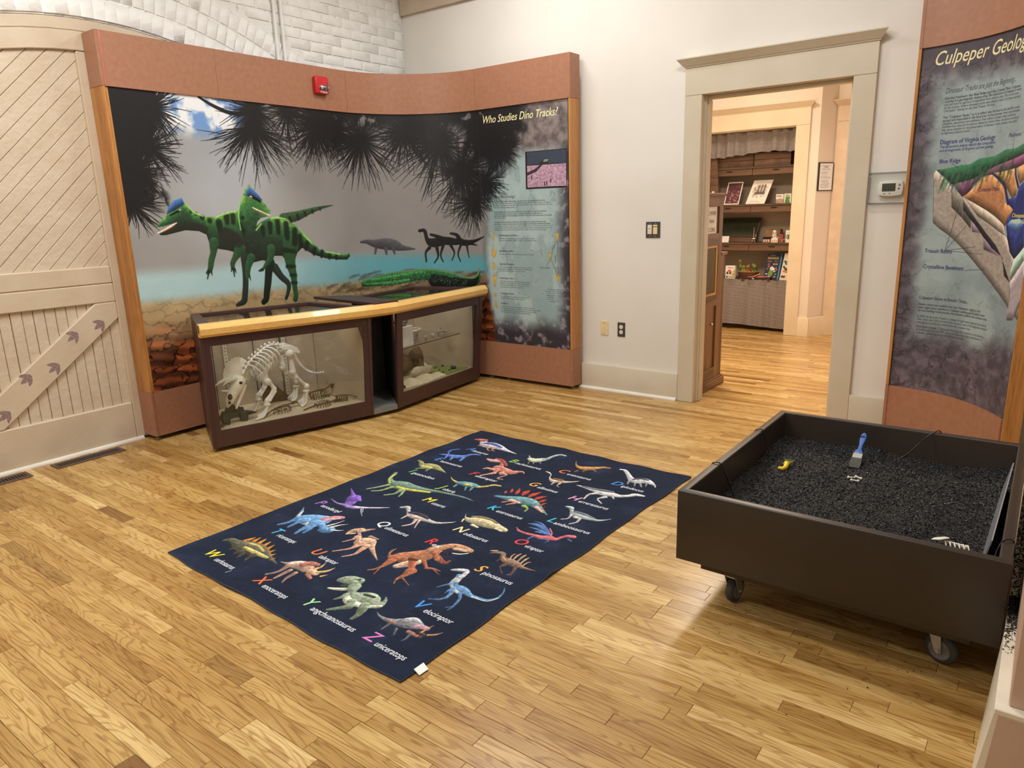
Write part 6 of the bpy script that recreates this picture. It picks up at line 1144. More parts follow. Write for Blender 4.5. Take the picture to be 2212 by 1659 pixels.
# ---------------------------------------------------------------- printed rug
def rug_canvas():
    cv = Canvas(0, 0, 1.562, 2.212, 640, '1c2436'); n = fbm(cv.h, cv.w, 70, 5, 8); n2 = fbm(cv.h, cv.w, 9, 3, 9)
    cv.a = cv.a*(.80+.4*n+.18*n2)[..., None]+(np.clip(n-.62, 0, 1)*.30)[..., None]*C3('5a6a86')
    r = np.random.RandomState(2)
    for i in range(160): x, y = r.rand()*1.56, r.rand()*2.2; cv.stroke([(x, y, .0009)], 'c8ccd4', shade=0, alpha=.7)
    for i in range(50): x, y = r.rand()*1.56, r.rand()*2.2; cv.stroke([(x, y, .0008), (x+r.randn()*.04, y+r.randn()*.03, .0006)], '5a6680', shade=0, alpha=.35)
    for nm, (x0, y0), (x1, y1), col, st in RUG:
        for c, pts in st:
            p = np.array(pts, float)/1000; p[:, 2] = np.maximum(p[:, 2]*.84, .0012); g_ = C3(c); g_ = (g_*.78+g_.mean()*.22)*255; c = list(g_)
            cv.stroke(catmull(p), c, shade=.36, tex=.30, soft=.0012)
            if p[:, 2].max() > .007 and len(p) > 2:      # hide texture: flecks, wrinkles and a dark belly line
                q = catmull(p, 6)
                for k in range(len(q)*2):
                    a = q[r.randint(len(q))]; o = r.uniform(-.8, .8)*a[2]; L = min(.011, a[2]*.5)
                    cv.stroke([(a[0]+r.randn()*a[2]*.4, a[1]+o, .0009), (a[0]+r.randn()*L, a[1]+o+r.randn()*L*.6, .0006)], '14161c' if r.rand() < .5 else 'f0e8dc', shade=0, alpha=.28)
        h = .082 if y0 > 300 else .088; h *= 1
        wi = {'M': .085, 'W': .085}.get(nm[0], .055)
        w0 = cv.text(nm[0], x0/1000, y0/1000-.008, size=.080, col=col, shear=.28, bold=.03)
        ws = x0/1000+w0+.006; cv.text(nm[1:], ws, y0/1000-.014, size=.043, width=max(.05, x1/1000-ws), col='eef0f2', shear=.15, bold=.025)
    cv.stroke([(.40, .06, .002), (.407, .085, .002)], 'b8bcc4', shade=0)
    return cv
RUGC = rug_canvas()
rug_mat = RUGC.material('rug_print', .95, 1.0, .1, bump=240, fuzz=.05)
RG = thing('rug', (2.70, -2.59, 0), 'dark navy rug printed with an alphabet of dinosaurs on the wooden floor', 'rug')
ex, ey = Vector((.9994, -.0315, 0)), Vector((.0281, .9996, 0)); ro = Vector((1.891, -3.671, 0))
def rug_z(u, v):
    e = min(u, 1.562-u, v, 2.212-v)/1.0
    z = .0055+.0035*math.exp(-e/.03)*(.5+.5*math.sin(u*23+1)*math.sin(v*19))
    z += .010*math.exp(-((u-1.55)/.05)**2-((v-.86)/.035)**2)+.006*math.exp(-((v-.0)/.04)**2-((u-.55)/.07)**2)+.004*math.exp(-((u-0)/.04)**2-((v-1.1)/.09)**2)
    return z
nu, nv = 60, 84; pts, uvs = [], []
for j in range(nv+1):
    v = 2.212*j/nv; r_, q_ = [], []
    for i in range(nu+1):
        u = 1.562*i/nu; du = (.004*math.sin(v*7)+.003*math.sin(v*17+1))*(1 if i in (0, nu) else 0); dv = (.004*math.sin(u*8+2)+.003*math.sin(u*21))*(1 if j in (0, nv) else 0)
        r_.append(ro+ex*(u+du)+ey*(v+dv)+Vector((0, 0, rug_z(u, v)))); q_.append((i/nu, j/nv))
    pts.append(r_); uvs.append(q_)
uvmesh('printed_pile', (pts, uvs), rug_mat, RG)
edge = [pts[0][i] for i in range(nu+1)]+[pts[j][nu] for j in range(1, nv+1)]+[pts[nv][i] for i in range(nu-1, -1, -1)]+[pts[j][0] for j in range(nv-1, 0, -1)]
mb = MB(); rings = []
for p in edge: d = (p-(ro+ex*.78+ey*1.1)).normalized()*.0012; rings.append([Vector((p.x-d.x, p.y-d.y, p.z+.0006)), Vector((p.x+d.x, p.y+d.y, p.z-.0005)), Vector((p.x+d.x, p.y+d.y, .0004)), Vector((p.x-d.x, p.y-d.y, .0004))])
mb.sweep(rings, closed=True).build('stitched_edge', M['rugback'], RG)
p = ro+ex*1.562+ey*.075
MB().extr([p+ex*-.004+Vector((0, 0, .009)), p+ex*.028+ey*-.006+Vector((0, 0, .003)), p+ex*.030+ey*.035+Vector((0, 0, .004)), p+ex*-.004+ey*.045+Vector((0, 0, .009))], (0, 0, .0012)).build('care_tag', M['white'], RG)

# ---------------------------------------------------------------- rolling sand table of black rubber gravel
X0, X1, Y0, Y1, ZB, ZT, WT = 3.988, 5.012, -2.765, -1.515, .188, .47, .034
ST = thing('sand_table', (4.5, -2.14, 0), 'dark brown rolling box table filled with black rubber gravel', 'table')
mb = MB()
rings = []
def rect(i, z): return [(X0+i, Y0+i, z), (X1-i, Y0+i, z), (X1-i, Y1-i, z), (X0+i, Y1-i, z)]
mb.sweep([rect(.03, ZB), rect(.0, ZB+.004), rect(0, ZT-.004), rect(.004, ZT), rect(WT-.004, ZT), rect(WT, ZT-.004), rect(WT, ZB+.03)], caps=True)
mb.build('box', M['sandbox'], ST, bevel=.0025, seg=2, smooth=40)
MB().box(X0+.075, Y0+.06, .142, X1-.075, Y1-.06, ZB+.001).build('underframe', M['sandbox'], ST, bevel=.003)
def caster(x, y, a):
    ca, sa = math.cos(a), math.sin(a); W_ = lambda p: Vector((x+p[0]*ca-p[1]*sa, y+p[0]*sa+p[1]*ca, p[2]))
    t_ = D.objects.new('caster', None); t_.parent = ST; t_.location = Vector((x, y, 0))-ST.location; COL.objects.link(t_); WL[t_.name] = Vector((x, y, 0))
    off = .022; ax = W_((0, 1, 0))-W_((0, 0, 0))
    MB().lathe([(0, -.016), (.040, -.016), (.050, -.010), (.0525, 0), (.050, .010), (.040, .016), (0, .016)], W_((off, 0, .0525)), ax, 24).build('wheel', M['tyre'], t_, smooth=50)
    MB().lathe([(0, -.018), (.034, -.018), (.034, .018), (0, .018)], W_((off, 0, .0525)), ax, 20).build('hub', M['hub'], t_, smooth=40)
    for s_ in (-1, 1):
        MB().extr([W_((-.018, s_*.022, .122)), W_((.024, s_*.022, .122)), W_((off+.010, s_*.022, .045)), W_((off-.010, s_*.022, .045))], ax*.003*s_).build('fork', M['steel'], t_)
        MB().lathe([(0, 0), (.007, 0), (.007, .006), (0, .006)], W_((off, s_*.025, .0525)), ax*s_, 8).build('axle_nut', M['steel'], t_)
    MB().lathe([(0, .118), (.028, .118), (.028, .134), (0, .134)], W_((0, 0, 0)), n=16).build('swivel', M['steel'], t_, smooth=40)
    MB().obox(W_((0, 0, .138)), W_((.05, 0, 0))-W_((0, 0, 0)), W_((0, .04, 0))-W_((0, 0, 0)), (0, 0, .004)).build('mounting_plate', M['steel'], t_)
for x, y, a in ((4.165, -2.64, 1.35), (4.84, -2.605, -.35), (4.165, -1.66, 2.2), (4.84, -1.66, .6)): caster(x, y, a)
gn = np.random.RandomState(4)
bumps = [(gn.uniform(X0, X1), gn.uniform(Y0, Y1), gn.uniform(.04, .12), gn.uniform(-.012, .014)) for _ in range(90)]
def gz(x, y):
    z = .338+.012*math.sin(x*7+1)*math.sin(y*5)
    for bx, by, br, bh in bumps:
        d = ((x-bx)**2+(y-by)**2)/(br*br)
        if d < 6: z += bh*math.exp(-d)
    e = min(x-X0, X1-x, y-Y0, Y1-y)
    return z+.022*max(0, 1-e/.14)*(.4+.6*math.sin(x*9+y*13))
ng = 90; mb = MB(); gx = lambda i: X0+WT+.0005+(X1-X0-2*WT-.001)*i/ng; gy = lambda j: Y0+WT+.0005+(Y1-Y0-2*WT-.001)*j/ng
GZ = [[gz(gx(i), gy(j)) for i in range(ng+1)] for j in range(ng+1)]
mb.add([(gx(i), gy(j), GZ[j][i]) for j in range(ng+1) for i in range(ng+1)], [(j*(ng+1)+i, j*(ng+1)+i+1, (j+1)*(ng+1)+i+1, (j+1)*(ng+1)+i) for j in range(ng) for i in range(ng)])
gb = mb.build('rubber_gravel', M['gravel'], None, smooth=80)
tag(gb, 'black rubber gravel heaped unevenly in the sand table', 'gravel', None, 'stuff')
def chips(name, n, place, par, seed):
    r = np.random.RandomState(seed); base_ = np.array([(1, 0, 0), (-.2, .9, 0), (-.8, -.5, .1), (.2, -.7, -.1), (.1, .1, .8), (-.1, 0, -.7)]); fs = [(0, 1, 4), (1, 2, 4), (2, 3, 4), (3, 0, 4), (1, 0, 5), (2, 1, 5), (3, 2, 5), (0, 3, 5)]
    V, F_ = [], []
    for k in range(n):
        c, s_ = place(r); a = r.uniform(0, 2*PI, 3); A_ = np.array(Matrix.Rotation(a[0], 3, 'Z')@Matrix.Rotation(a[1]*.3, 3, 'X')@Matrix.Rotation(a[2]*.3, 3, 'Y'))
        v = (base_*(1+.5*r.uniform(-1, 1, base_.shape))*[s_, s_*.6, s_*.55])@A_.T+c; b0_ = len(V); V += v.tolist(); F_ += [tuple(i+b0_ for i in f) for f in fs]
    off = np.array(WL[par.name]) if par else np.zeros(3); me = D.meshes.new(name); me.from_pydata([tuple(np.array(v)-off) for v in V], [], F_); me.materials.append(M['chip']); o = link(name, me, par); o['kind'] = 'stuff'; return o
def pl(r):
    i, j = r.uniform(0, ng), r.uniform(0, ng); return (gx(i), gy(j), GZ[int(round(j))][int(round(i))]+r.uniform(-.001, .003)), r.uniform(.003, .0075)
chips('rubber_chips', 20000, pl, gb, 6)
# things lying in the gravel
def gl(x, y, dz=0): return Vector((x, y, gz(x, y)+dz))
tip, top_ = gl(4.412, -1.862, .004), Vector((4.412, -1.672, .472)); ax = (top_-tip).normalized(); BR = thing('paintbrush', tip, 'blue-handled paintbrush standing in the black gravel', 'brush')
sx = ax.cross(Vector((0, 1, 0))).normalized(); sx = Vector((1, 0, 0)); sy = ax.cross(sx).normalized()
def bsec(t, w_, d_): c = tip+ax*t; return [c+sx*w_+sy*d_, c-sx*w_+sy*d_, c-sx*w_-sy*d_, c+sx*w_-sy*d_]
MB().sweep([bsec(-.004, .021, .004), bsec(.02, .023, .007), bsec(.052, .0195, .007)]).build('bristles', M['bristle'], BR)
MB().sweep([bsec(.05, .020, .0078), bsec(.078, .019, .0078)]).build('ferrule', M['chrome'], BR, bevel=.001)
MB().sweep([bsec(.078, .018, .0072), bsec(.09, .016, .007), bsec(.105, .008, .006), bsec(.13, .0075, .006), bsec(.165, .0125, .0065), bsec(.19, .011, .006), bsec(.207, .004, .003)]).build('handle', M['blue'], BR, bevel=.002, seg=2, smooth=50)
p = tip+ax*.178
MB().tube([p+sx*.012, p+sx*-.004+sy*-.014, p+sx*-.02+Vector((0, 0, -.01)), p+sx*-.018+Vector((0, -.02, -.035)), p+sx*.006+Vector((0, -.035, -.06)), p+sx*.03+Vector((0, -.05, -.085))], .0022, 6).build('cord', M['cord'], BR, smooth=60)
y0_ = gl(4.15, -1.985, .010); YB = thing('dusting_brush', y0_, 'small yellow dusting brush half buried in the black gravel', 'brush')
d = Vector((.10, .99, .12)).normalized(); sd = Vector((.99, -.1, 0))
MB().tube([y0_-d*.028-sd*.014, y0_-d*.030+sd*.004, y0_-d*.012+sd*.010, y0_+d*.012+sd*.004, y0_+d*.026], [.007, .009, .010, .011, .014], 10).build('handle', M['yellow'], YB, smooth=60)
m = MB()
for k in range(26): a = (k/25-.5)*1.5; m.tube([y0_+d*.024+sd*.012*math.sin(a), y0_+d*(.065+.01*R.random())+sd*.034*math.sin(a)+Vector((0, 0, .004*R.random()))], [.0016, .0006], 4)
m.build('bristles', M['yelbristle'], YB)
for i, (x, y, a, lab) in enumerate(((4.425, -1.962, .4, 'small cream bone in front of the blue brush, the left of three'), (4.452, -1.968, -.5, 'small cream bone in front of the blue brush, the right of three'), (4.445, -2.0, .1, 'small cream bone in front of the blue brush, the nearest of three'))):
    q = gl(x, y, .005); e_ = Vector((math.cos(a), math.sin(a), 0))*.013; one('bone', MB().tube([q-e_, q, q+e_], .0032, 7).ball(q-e_, .006, 7, 5).ball(q+e_, .0062, 7, 5), M['bonecream'], lab, 'bone', 'small bones in the gravel', smooth=60)
RBC = thing('rib_cage_model', gl(4.83, -2.47, 0), 'cream model rib cage with shoulder blade at the near rim of the sand table', 'bone')
q0 = gl(4.83, -2.47, .016)
MB().tube([q0+Vector((-.024+.016*k, -.002+.004*k-.0012*k*k, .014)) for k in range(6)], .005, 6).build('spine', M['bonecream'], RBC, smooth=60)
for k in range(6):
    b_ = q0+Vector((.013*k-.014, .003, .014)); MB().tube([b_, b_+Vector((.008, -.014, .008)), b_+Vector((.014, -.028, -.004)), b_+Vector((.014, -.034, -.024))], [.0028, .0028, .0025, .0018], 5).build('rib', M['bonecream'], RBC, smooth=60)
MB().extr([q0+Vector(v) for v in ((-.048, -.006, .012), (-.020, -.026, .026), (.006, -.008, .032), (-.010, .014, .022), (-.040, .012, .012))], (0, 0, .005)).build('shoulder_blade', M['bonecream'], RBC, bevel=.002)
for i, (x, y, lab) in enumerate(((4.925, -2.555, 'tiny golden stone by the near right corner of the sand table, the left one'), (4.943, -2.56, 'tiny golden stone by the near right corner of the sand table, the right one'))):
    rock('stone', lambda a, b_, c: Vector((a, b_, c)), (x, y, gz(x, y)), (.010, .008, .008), M['toyorange'], lab, 'rock', 'golden stones in the gravel', 70+i)
# clear sheet leaning inside the right wall
one('plastic_sheet', MB().extr([(4.925, -2.62, .335), (4.945, -1.80, .335), (4.970, -1.80, .468), (4.952, -2.62, .468)], (.004, 0, 0)), M['greysheet'], 'grey plastic sheet leaning inside the right wall of the sand table', 'sheet')
# black tether cords over the rim
def cord(pts, lab):
    P_ = catmull(pts, 6); one('tether_cord', MB().tube([tuple(q) for q in P_], .0024, 6), M['cord'], lab, 'cord', 'black tether cords on the sand table', smooth=60)
r_ = ZT+.003
cord([(X0-.003, -1.90, .40), (X0-.003, -1.905, .455), (X0+.006, -1.905, r_), (X0+.03, -1.90, r_+.001), (X0+.042, -1.90, .45), (X0+.06, -1.90, .40), tuple(gl(4.10, -1.93, .004)), tuple(gl(4.14, -1.96, .006))], 'black tether cord over the left rim leading to the yellow brush')
cord([(X0-.003, -2.42, .40), (X0-.003, -2.425, .455), (X0+.006, -2.43, r_), (X0+.03, -2.425, r_+.001), (X0+.046, -2.42, .445), (X0+.062, -2.41, .40), tuple(gl(4.075, -2.40, .003)), tuple(gl(4.11, -2.39, -.01))], 'black tether cord over the left rim nearest the front corner')
cord([(4.70, Y1+.003, .42), (4.69, Y1-.004, r_), (4.67, Y1-.03, r_+.002), (4.63, -1.59, .44), (4.58, -1.66, .385), tuple(gl(4.52, -1.72, .004)), tuple(gl(4.47, -1.75, .003)), (4.43, -1.72, .40)], 'black tether cord over the far rim leading to the blue brush')
cord([(X1+.003, -2.60, .42), (X1-.004, -2.605, r_), (X1-.028, -2.612, r_+.001), (X1-.04, -2.63, .45), (X1-.05, -2.655, .40), tuple(gl(4.95, -2.66, .003))], 'black tether cord over the right rim of the sand table')
def pl2(r):
    while True:
        x, y = r.uniform(4.1, 4.9), r.uniform(-3.3, -2.5)
        if r.rand() < math.exp(-abs(y+2.72)/.16): return (x, y, .0016), r.uniform(.002, .0045)
sp = chips('spilled_chips', 60, pl2, None, 12); tag(sp, 'scattered black rubber crumbs on the floor under the sand table', 'crumbs', None, 'stuff')

# ---------------------------------------------------------------- low plinth of the exhibit at the right edge
PB = thing('exhibit_plinth', (5.5, -2.3, 0), 'pinkish beige exhibit base with white ledge at the right edge beside the sand table', 'plinth')
MB().box(5.018, -2.79, 0, 6.2, -.9, .285).add([(4.985, -3.237, 0), (6.2, -3.237, 0), (6.2, -2.79, 0), (5.0, -2.79, 0), (5.018, -3.237, .285), (6.2, -3.237, .285), (6.2, -2.79, .285), (5.018, -2.79, .285)], [(3, 2, 1, 0), (4, 5, 6, 7), (0, 1, 5, 4), (1, 2, 6, 5), (2, 3, 7, 6), (3, 0, 4, 7)]).build('base', M['ledge'], PB)
MB().add([(5.006, -3.2385, .0), (6.2, -3.2385, 0), (6.2, -3.2365, 0), (5.006, -3.2365, 0), (5.027, -3.2385, .283), (6.2, -3.2385, .283), (6.2, -3.2365, .283), (5.027, -3.2365, .283)], [(3, 2, 1, 0), (4, 5, 6, 7), (0, 1, 5, 4), (1, 2, 6, 5), (2, 3, 7, 6), (3, 0, 4, 7)]).build('front_panel', M['pink'], PB)
MB().box(5.0175, -3.239, .285, 6.2, -.9, .30).build('ledge', M['ledge'], PB, bevel=.002)
MB().box(5.044, -3.211, .30, 6.2, -.9, .62).build('upper_box', M['pink'], PB, bevel=.003)
def pl3(r): return (r.uniform(5.019, 5.043), -2.62+abs(r.randn())*.0-r.uniform(0, .36)*r.rand()+r.uniform(0, 1.0)*(r.rand() < .5), .3015), r.uniform(.002, .005)
sp = chips('spilled_chips', 1700, pl3, None, 13); tag(sp, 'black rubber crumbs spilled along the white ledge at the right edge', 'crumbs', None, 'stuff')

# ---------------------------------------------------------------- wall fittings
SW = thing('light_switch', (2.528, 0, 1.312), 'dark double switch plate with two rocker switches on the white wall', 'switch')
MB().box(2.469, -.007, 1.252, 2.587, 0, 1.372).build('plate', M['darkplate'], SW, bevel=.003, seg=2)
for i, (x, m_) in enumerate(((2.502, 'almond'), (2.548, 'ivory'))):
    MB().box(x-.018, -.0105, 1.279, x+.018, -.006, 1.349).build('rocker', M[m_], SW, bevel=.002)
MB().box(2.532, -.0115, 1.333, 2.564, -.0100, 1.338).build('rocker_slot', M['darkplate'], SW); MB().box(2.494, -.0112, 1.318, 2.510, -.0100, 1.326).build('rocker_label', M['lens'], SW)
for x in (2.505, 2.55):
    for z in (1.265, 1.36): MB().lathe([(0, 0), (.003, 0), (.003, .0015), (0, .0015)], (x, -.007, z), (0, -1, 0), 8).build('screw', M['chrome'], SW)
BP = thing('blank_plate', (2.107, 0, .522), 'ivory blank wall plate low on the white wall', 'wall plate')
MB().box(2.072, -.006, .464, 2.142, 0, .581).build('plate', M['ivory'], BP, bevel=.002, seg=2)
for z in (.478, .566): MB().lathe([(0, 0), (.0035, 0), (.0035, .0012), (0, .0012)], (2.107, -.006, z), (0, -1, 0), 8).build('screw', M['darkplate'], BP)
OU = thing('wall_outlet', (2.263, 0, .52), 'dark outlet plate with two white sockets low on the white wall', 'outlet')
MB().box(2.229, -.006, .463, 2.297, 0, .579).build('plate', M['darkplate'], OU, bevel=.002, seg=2)
for z in (.542, .500):
    so = MB().lathe([(0, 0), (.0165, 0), (.0165, .0022), (.014, .003), (0, .003)], (2.263, -.006, z), (0, -1, 0), 20).build('socket', M['white'], OU, smooth=30)
    for dx in (-.006, .006): MB().box(2.263+dx-.0013, -.0095, z+.0005, 2.263+dx+.0013, -.0088, z+.0085).build('slot', M['slot'], so)
    MB().lathe([(0, 0), (.0022, 0), (.0022, .0006), (0, .0006)], (2.263, -.009, z-.007), (0, -1, 0), 8).build('slot', M['slot'], so)
TH = thing('thermostat', (4.14, -.03, 1.556), 'white thermostat with dark screen inside the clear guard by the doorway', 'thermostat')
def arcbox(x0, x1, z0, z1, b_, y0, y1):
    P_ = []
    for (xa, za, xb, zb, nx, nz) in ((x0, z0, x1, z0, 0, -1), (x1, z0, x1, z1, 1, 0), (x1, z1, x0, z1, 0, 1), (x0, z1, x0, z0, -1, 0)):
        for k in range(6): t__ = k/6; e_ = 4*t__*(1-t__)*b_; P_.append((xa+(xb-xa)*t__+nx*e_, y0, za+(zb-za)*t__+nz*e_))
    return MB().extr(P_, (0, y1-y0, 0))
th = arcbox(4.074, 4.204, 1.513, 1.595, .006, -.001, -.032).build('housing', M['white'], TH, bevel=.004, seg=2, smooth=40)
MB().box(4.093, -.0335, 1.537, 4.168, -.0318, 1.584).build('screen', M['lcd'], TH)
for x, z in ((4.189, 1.573), (4.186, 1.552)): MB().lathe([(.003, 0), (.0065, 0), (.006, .002), (.004, .002)], (x, -.032, z), (0, -1, 0), 14).build('button', M['hub'], TH)
for x in (4.108, 4.138): MB().ball((x, -.032, 1.523), (.006, .002, .0035), 10, 6).build('button', M['hub'], TH)
TG = thing('thermostat_guard', (4.13, 0, 1.556), 'clear plastic guard box around the white thermostat', 'guard')
g = MB(); g.box(4.016, -.052, 1.466, 4.262, -.049, 1.646); g.build('guard_face', M['glass'], TG)
for q in ((4.016, 1.466, 4.019, 1.646), (4.019, 1.466, 4.262, 1.469), (4.019, 1.643, 4.262, 1.646)): MB().box(q[0], -.049, q[1], q[2], 0, q[3]).build('guard_side', M['acrylic'], TG)
MB().box(4.012, -.006, 1.458, 4.264, -.0002, 1.466).build('guard_flange', M['acrylic'], TG); MB().box(4.012, -.006, 1.646, 4.264, -.0002, 1.654).build('guard_flange', M['acrylic'], TG)
for x, z in ((4.03, 1.628), (4.03, 1.482)): MB().lathe([(0, 0), (.005, 0), (.004, .003), (0, .003)], (x, -.0522, z), (0, -1, 0), 10).build('guard_screw', M['chrome'], TG)

# ---------------------------------------------------------------- geology exhibit beside the doorway
GP = catmull([(4.262, -.163), (4.33, -.170), (4.408, -.190), (4.53, -.238), (4.61, -.290), (4.69, -.362), (4.79, -.486), (4.85, -.585), (4.891, -.676)], 4)
GS = np.concatenate([[0], np.cumsum(np.hypot(*np.diff(GP, axis=0).T))]); GLn = GS[-1]
def gcanvas():
    cv = Canvas(0, .345, .86, 2.317, 700); S, Z = cv.XY(); h, w_ = cv.h, cv.w; e = lambda t: t[..., None]
    n = fbm(h, w_, 120, 5, 31); n2 = fbm(h, w_, 30, 4, 32); vein = np.abs(fbm(h, w_, 90, 5, 33)-.5)
    tl = mix(C3('8d9c9e'), C3('a2b0b0'), e(sstep(n, .3, .7)))*(1-.10*e(1-sstep(vein, 0, .02)))
    bd = mix(C3('4e4850'), C3('786c76'), e(sstep(n2+.4*n, .4, 1.05)))*(1-.3*e(1-sstep(vein, 0, .03)))
    ed = np.minimum(np.minimum(S*1.1+0*Z, (Z-.50-.08*S)*.6), (2.22-Z)*.8+.02)+.10*(n-.5)
    tl = mix(bd, tl, e(sstep(ed, .03, .15))); tl = mix(tl, C3('4a4247'), e(sstep(Z+.06*(n-.5), 2.14, 2.30)*.85))
    cv.a = tl.astype(np.float32)
    # soft shadow beneath the block diagram belongs to the print
    draw(cv, MUR['geo'], .14, 0)
    rr = np.random.RandomState(8)
    for i in range(70):
        s_ = rr.uniform(.17, .62); z_ = 1.60+.10*max(0, s_-.25)+rr.uniform(-.05, .05)
        cv.stroke([(s_, z_, .007), (s_-.012, z_-.045, .003)], '1c3a28' if i % 2 else '4a7a58', soft=.004, shade=0, alpha=.5)
    for (a, b_) in (((.235, 1.19), (.29, 1.46)), ((.235, 1.19), (.34, 1.33)), ((.235, 1.19), (.42, 1.22)), ((.235, 1.19), (.47, 1.18)), ((.37, 1.085), (.5, 1.10)), ((.22, 1.675), (.26, 1.65)), ((.6, 1.78), (.6, 1.70))): cv.stroke([a+(.0012,), b_+(.0012,)], '35343c', shade=0)
    cv.text('Culpeper Geology', .072, 2.215, size=.105, width=.56, col='f4e8b4', shear=.32, bold=.012)
    cv.text('Dinosaur Tracks are Just the Beginning...', .142, 2.058, size=.041, width=.415, col='34383c', shear=.35)
    T_ = '34363c'
    def fitp(ls, z0, st, sz):
        for i, (l, wd) in enumerate(ls):
            b_ = l.startswith('*'); cv.text(l.lstrip('*'), .143, z0-i*st, size=sz*.86, width=wd, col=T_, bold=.035 if b_ else .01)
    fitp([('*Nestled between the Blue Ridge and the Coastal Plain, Culpeper', .455), ('*County is a geologically diverse area. The structure of Culpeper\'s rocks', .462), ('and soil vary in age and composition from west to east. The central part', .445), ('of the county, where dinosaur tracks were found, is part of a large exposed', .46), ('"rift basin" dating to the late Triassic Period.', .285)], 2.026, .0168, .021)
    fitp([('*The "Culpeper Basin," as it is called, was formed as the Earth\'s crust', .465), ('*spread and expanded in the local area. In the process, rivers and streams', .47), ('rushed in, depositing rich sediments. Over millions of years, these sediments', .445), ('solidified into siltstone formations. Baked by volcanic flows, the siltstone hardened', .47), ('into stone suitable for the preservation of dinosaur tracks, and also very useful', .46), ('in highway construction.', .155)], 1.924, .0168, .021)
    N_ = '2a2c66'
    cv.text('Diagram of Virginia Geology', .143, 1.786, size=.034, width=.318, col=N_, bold=.03)
    cv.text('The illustration below depicts the composition', .143, 1.764, size=.021, width=.322, col=N_, bold=.02); cv.text('and arrangement of Virginia\'s current geology.', .143, 1.744, size=.021, width=.315, col=N_, bold=.02)
    cv.text('Blue Ridge', .15, 1.681, size=.032, width=.116, col=N_, bold=.03); cv.text('Piedmont', .557, 1.785, size=.03, width=.095, col='3a3460', bold=.03, shear=.25)
    cv.text('Coastal Plain', .392, 1.518, size=.030, width=.148, col='4a2440', bold=.03)
    cv.text('Chesapeake Bay', .664, 1.382, size=.03, width=.175, col='f0e060', bold=.04); cv.text('Atlantic Ocean', .662, 1.352, size=.03, width=.165, col='f0e060', bold=.04)
    cv.text('Triassic Basins', .122, 1.176, size=.032, width=.155, col=N_, bold=.03); cv.text('Crystalline Basement', .122, 1.084, size=.032, width=.238, col=N_, bold=.03)
    cv.text('Culpeper Stone in Recent Times...', .118, .9, size=.028, width=.30, col=T_, bold=.03)
    def fq(ls, z0, st):
        for i, (l, wd) in enumerate(ls): cv.text(l.lstrip('*'), .12, z0-i*st, size=.019, width=wd, col=T_, bold=.035 if l.startswith('*') else .01)
    fq([('*Native American traders from the Tidewater region to the', .395), ('*east might have traveled to Culpeper seeking good quality stone', .432), ('*for tool building. In the process, they started a tradition that continues today.', .455)], .863, .0185)
    fq([('In 1828, the discovery of gold in Culpeper brought miners seeking their fortunes.', .46), ('Later, when the California Gold Rush occurred, much of the expertise in western', .465), ('mining was provided by miners from the Culpeper area.', .335)], .791, .0185)
    fq([('Much more recently, Culpeper has built part of its economy on the diversity', .445), ('of stone found here. By 1991, there were four stone quarry operations in', .425), ('Culpeper, producing almost 500,000 tons annually.', .30)], .728, .0185)
    return cv
GC = gcanvas(); geo_mat = GC.material('geology_print', .42, 1.0, .4)
GX = thing('geology_exhibit', (4.6, -.3, 0), 'curved geology panel headed Culpeper Geology with oak posts, right of the doorway', 'exhibit')
def gcurve(z0, z1, d0, d1, a=0, b_=None):
    P_ = GP; t__ = np.gradient(P_, axis=0); t__ /= np.linalg.norm(t__, axis=1)[:, None]; nn = np.stack([t__[:, 1], -t__[:, 0]], 1)
    mb = MB(); mb.sweep([[tuple(p+n_*d0)+(z0,), tuple(p+n_*d1)+(z0,), tuple(p+n_*d1)+(z1,), tuple(p+n_*d0)+(z1,)] for p, n_ in zip(P_, nn)]); return mb
gcurve(2.316, 2.64, -.03, .013).build('header_panel', M['mdf'], GX, smooth=30); gcurve(.03, .343, -.03, .010).build('base_panel', M['mdf'], GX, smooth=30); gcurve(.343, 2.316, -.04, -.004).build('core', M['black'], GX, smooth=30)
ptsg = [[tuple(p)+(z_,) for p in GP] for z_ in (.344, 2.3165)]; uvg = [[(s/.86, v) for s in GS] for v in (0, 1)]
uvmesh('text_panel', (ptsg, uvg), geo_mat, GX)['label'] = 'printed geology panel with a cutaway block diagram'
MB().prism([(4.244, -.178), (4.261, -.178), (4.261, -.004), (4.244, -.004)], .346, 2.315).build('post', M['post'], GX, bevel=.002)
MB().prism([(4.244, -.178), (4.261, -.178), (4.261, -.004), (4.244, -.004)], 2.316, 2.64).build('header_return', M['mdf'], GX); MB().prism([(4.244, -.178), (4.261, -.178), (4.261, -.004), (4.244, -.004)], .0, .345).build('base_return', M['mdf'], GX)
MB().prism([(4.892, -.69), (4.975, -.69), (4.975, -.60), (4.892, -.60)], 0, 2.64).build('post', M['post'], GX, bevel=.003)
for x, y in ((4.29, -.15), (4.60, -.26), (4.86, -.56)): MB().lathe([(.0, 0), (.02, 0), (.02, .008), (.006, .012), (.006, .03), (0, .03)], (x, y+.012, 0), n=12).build('levelling_foot', M['steel'], GX)
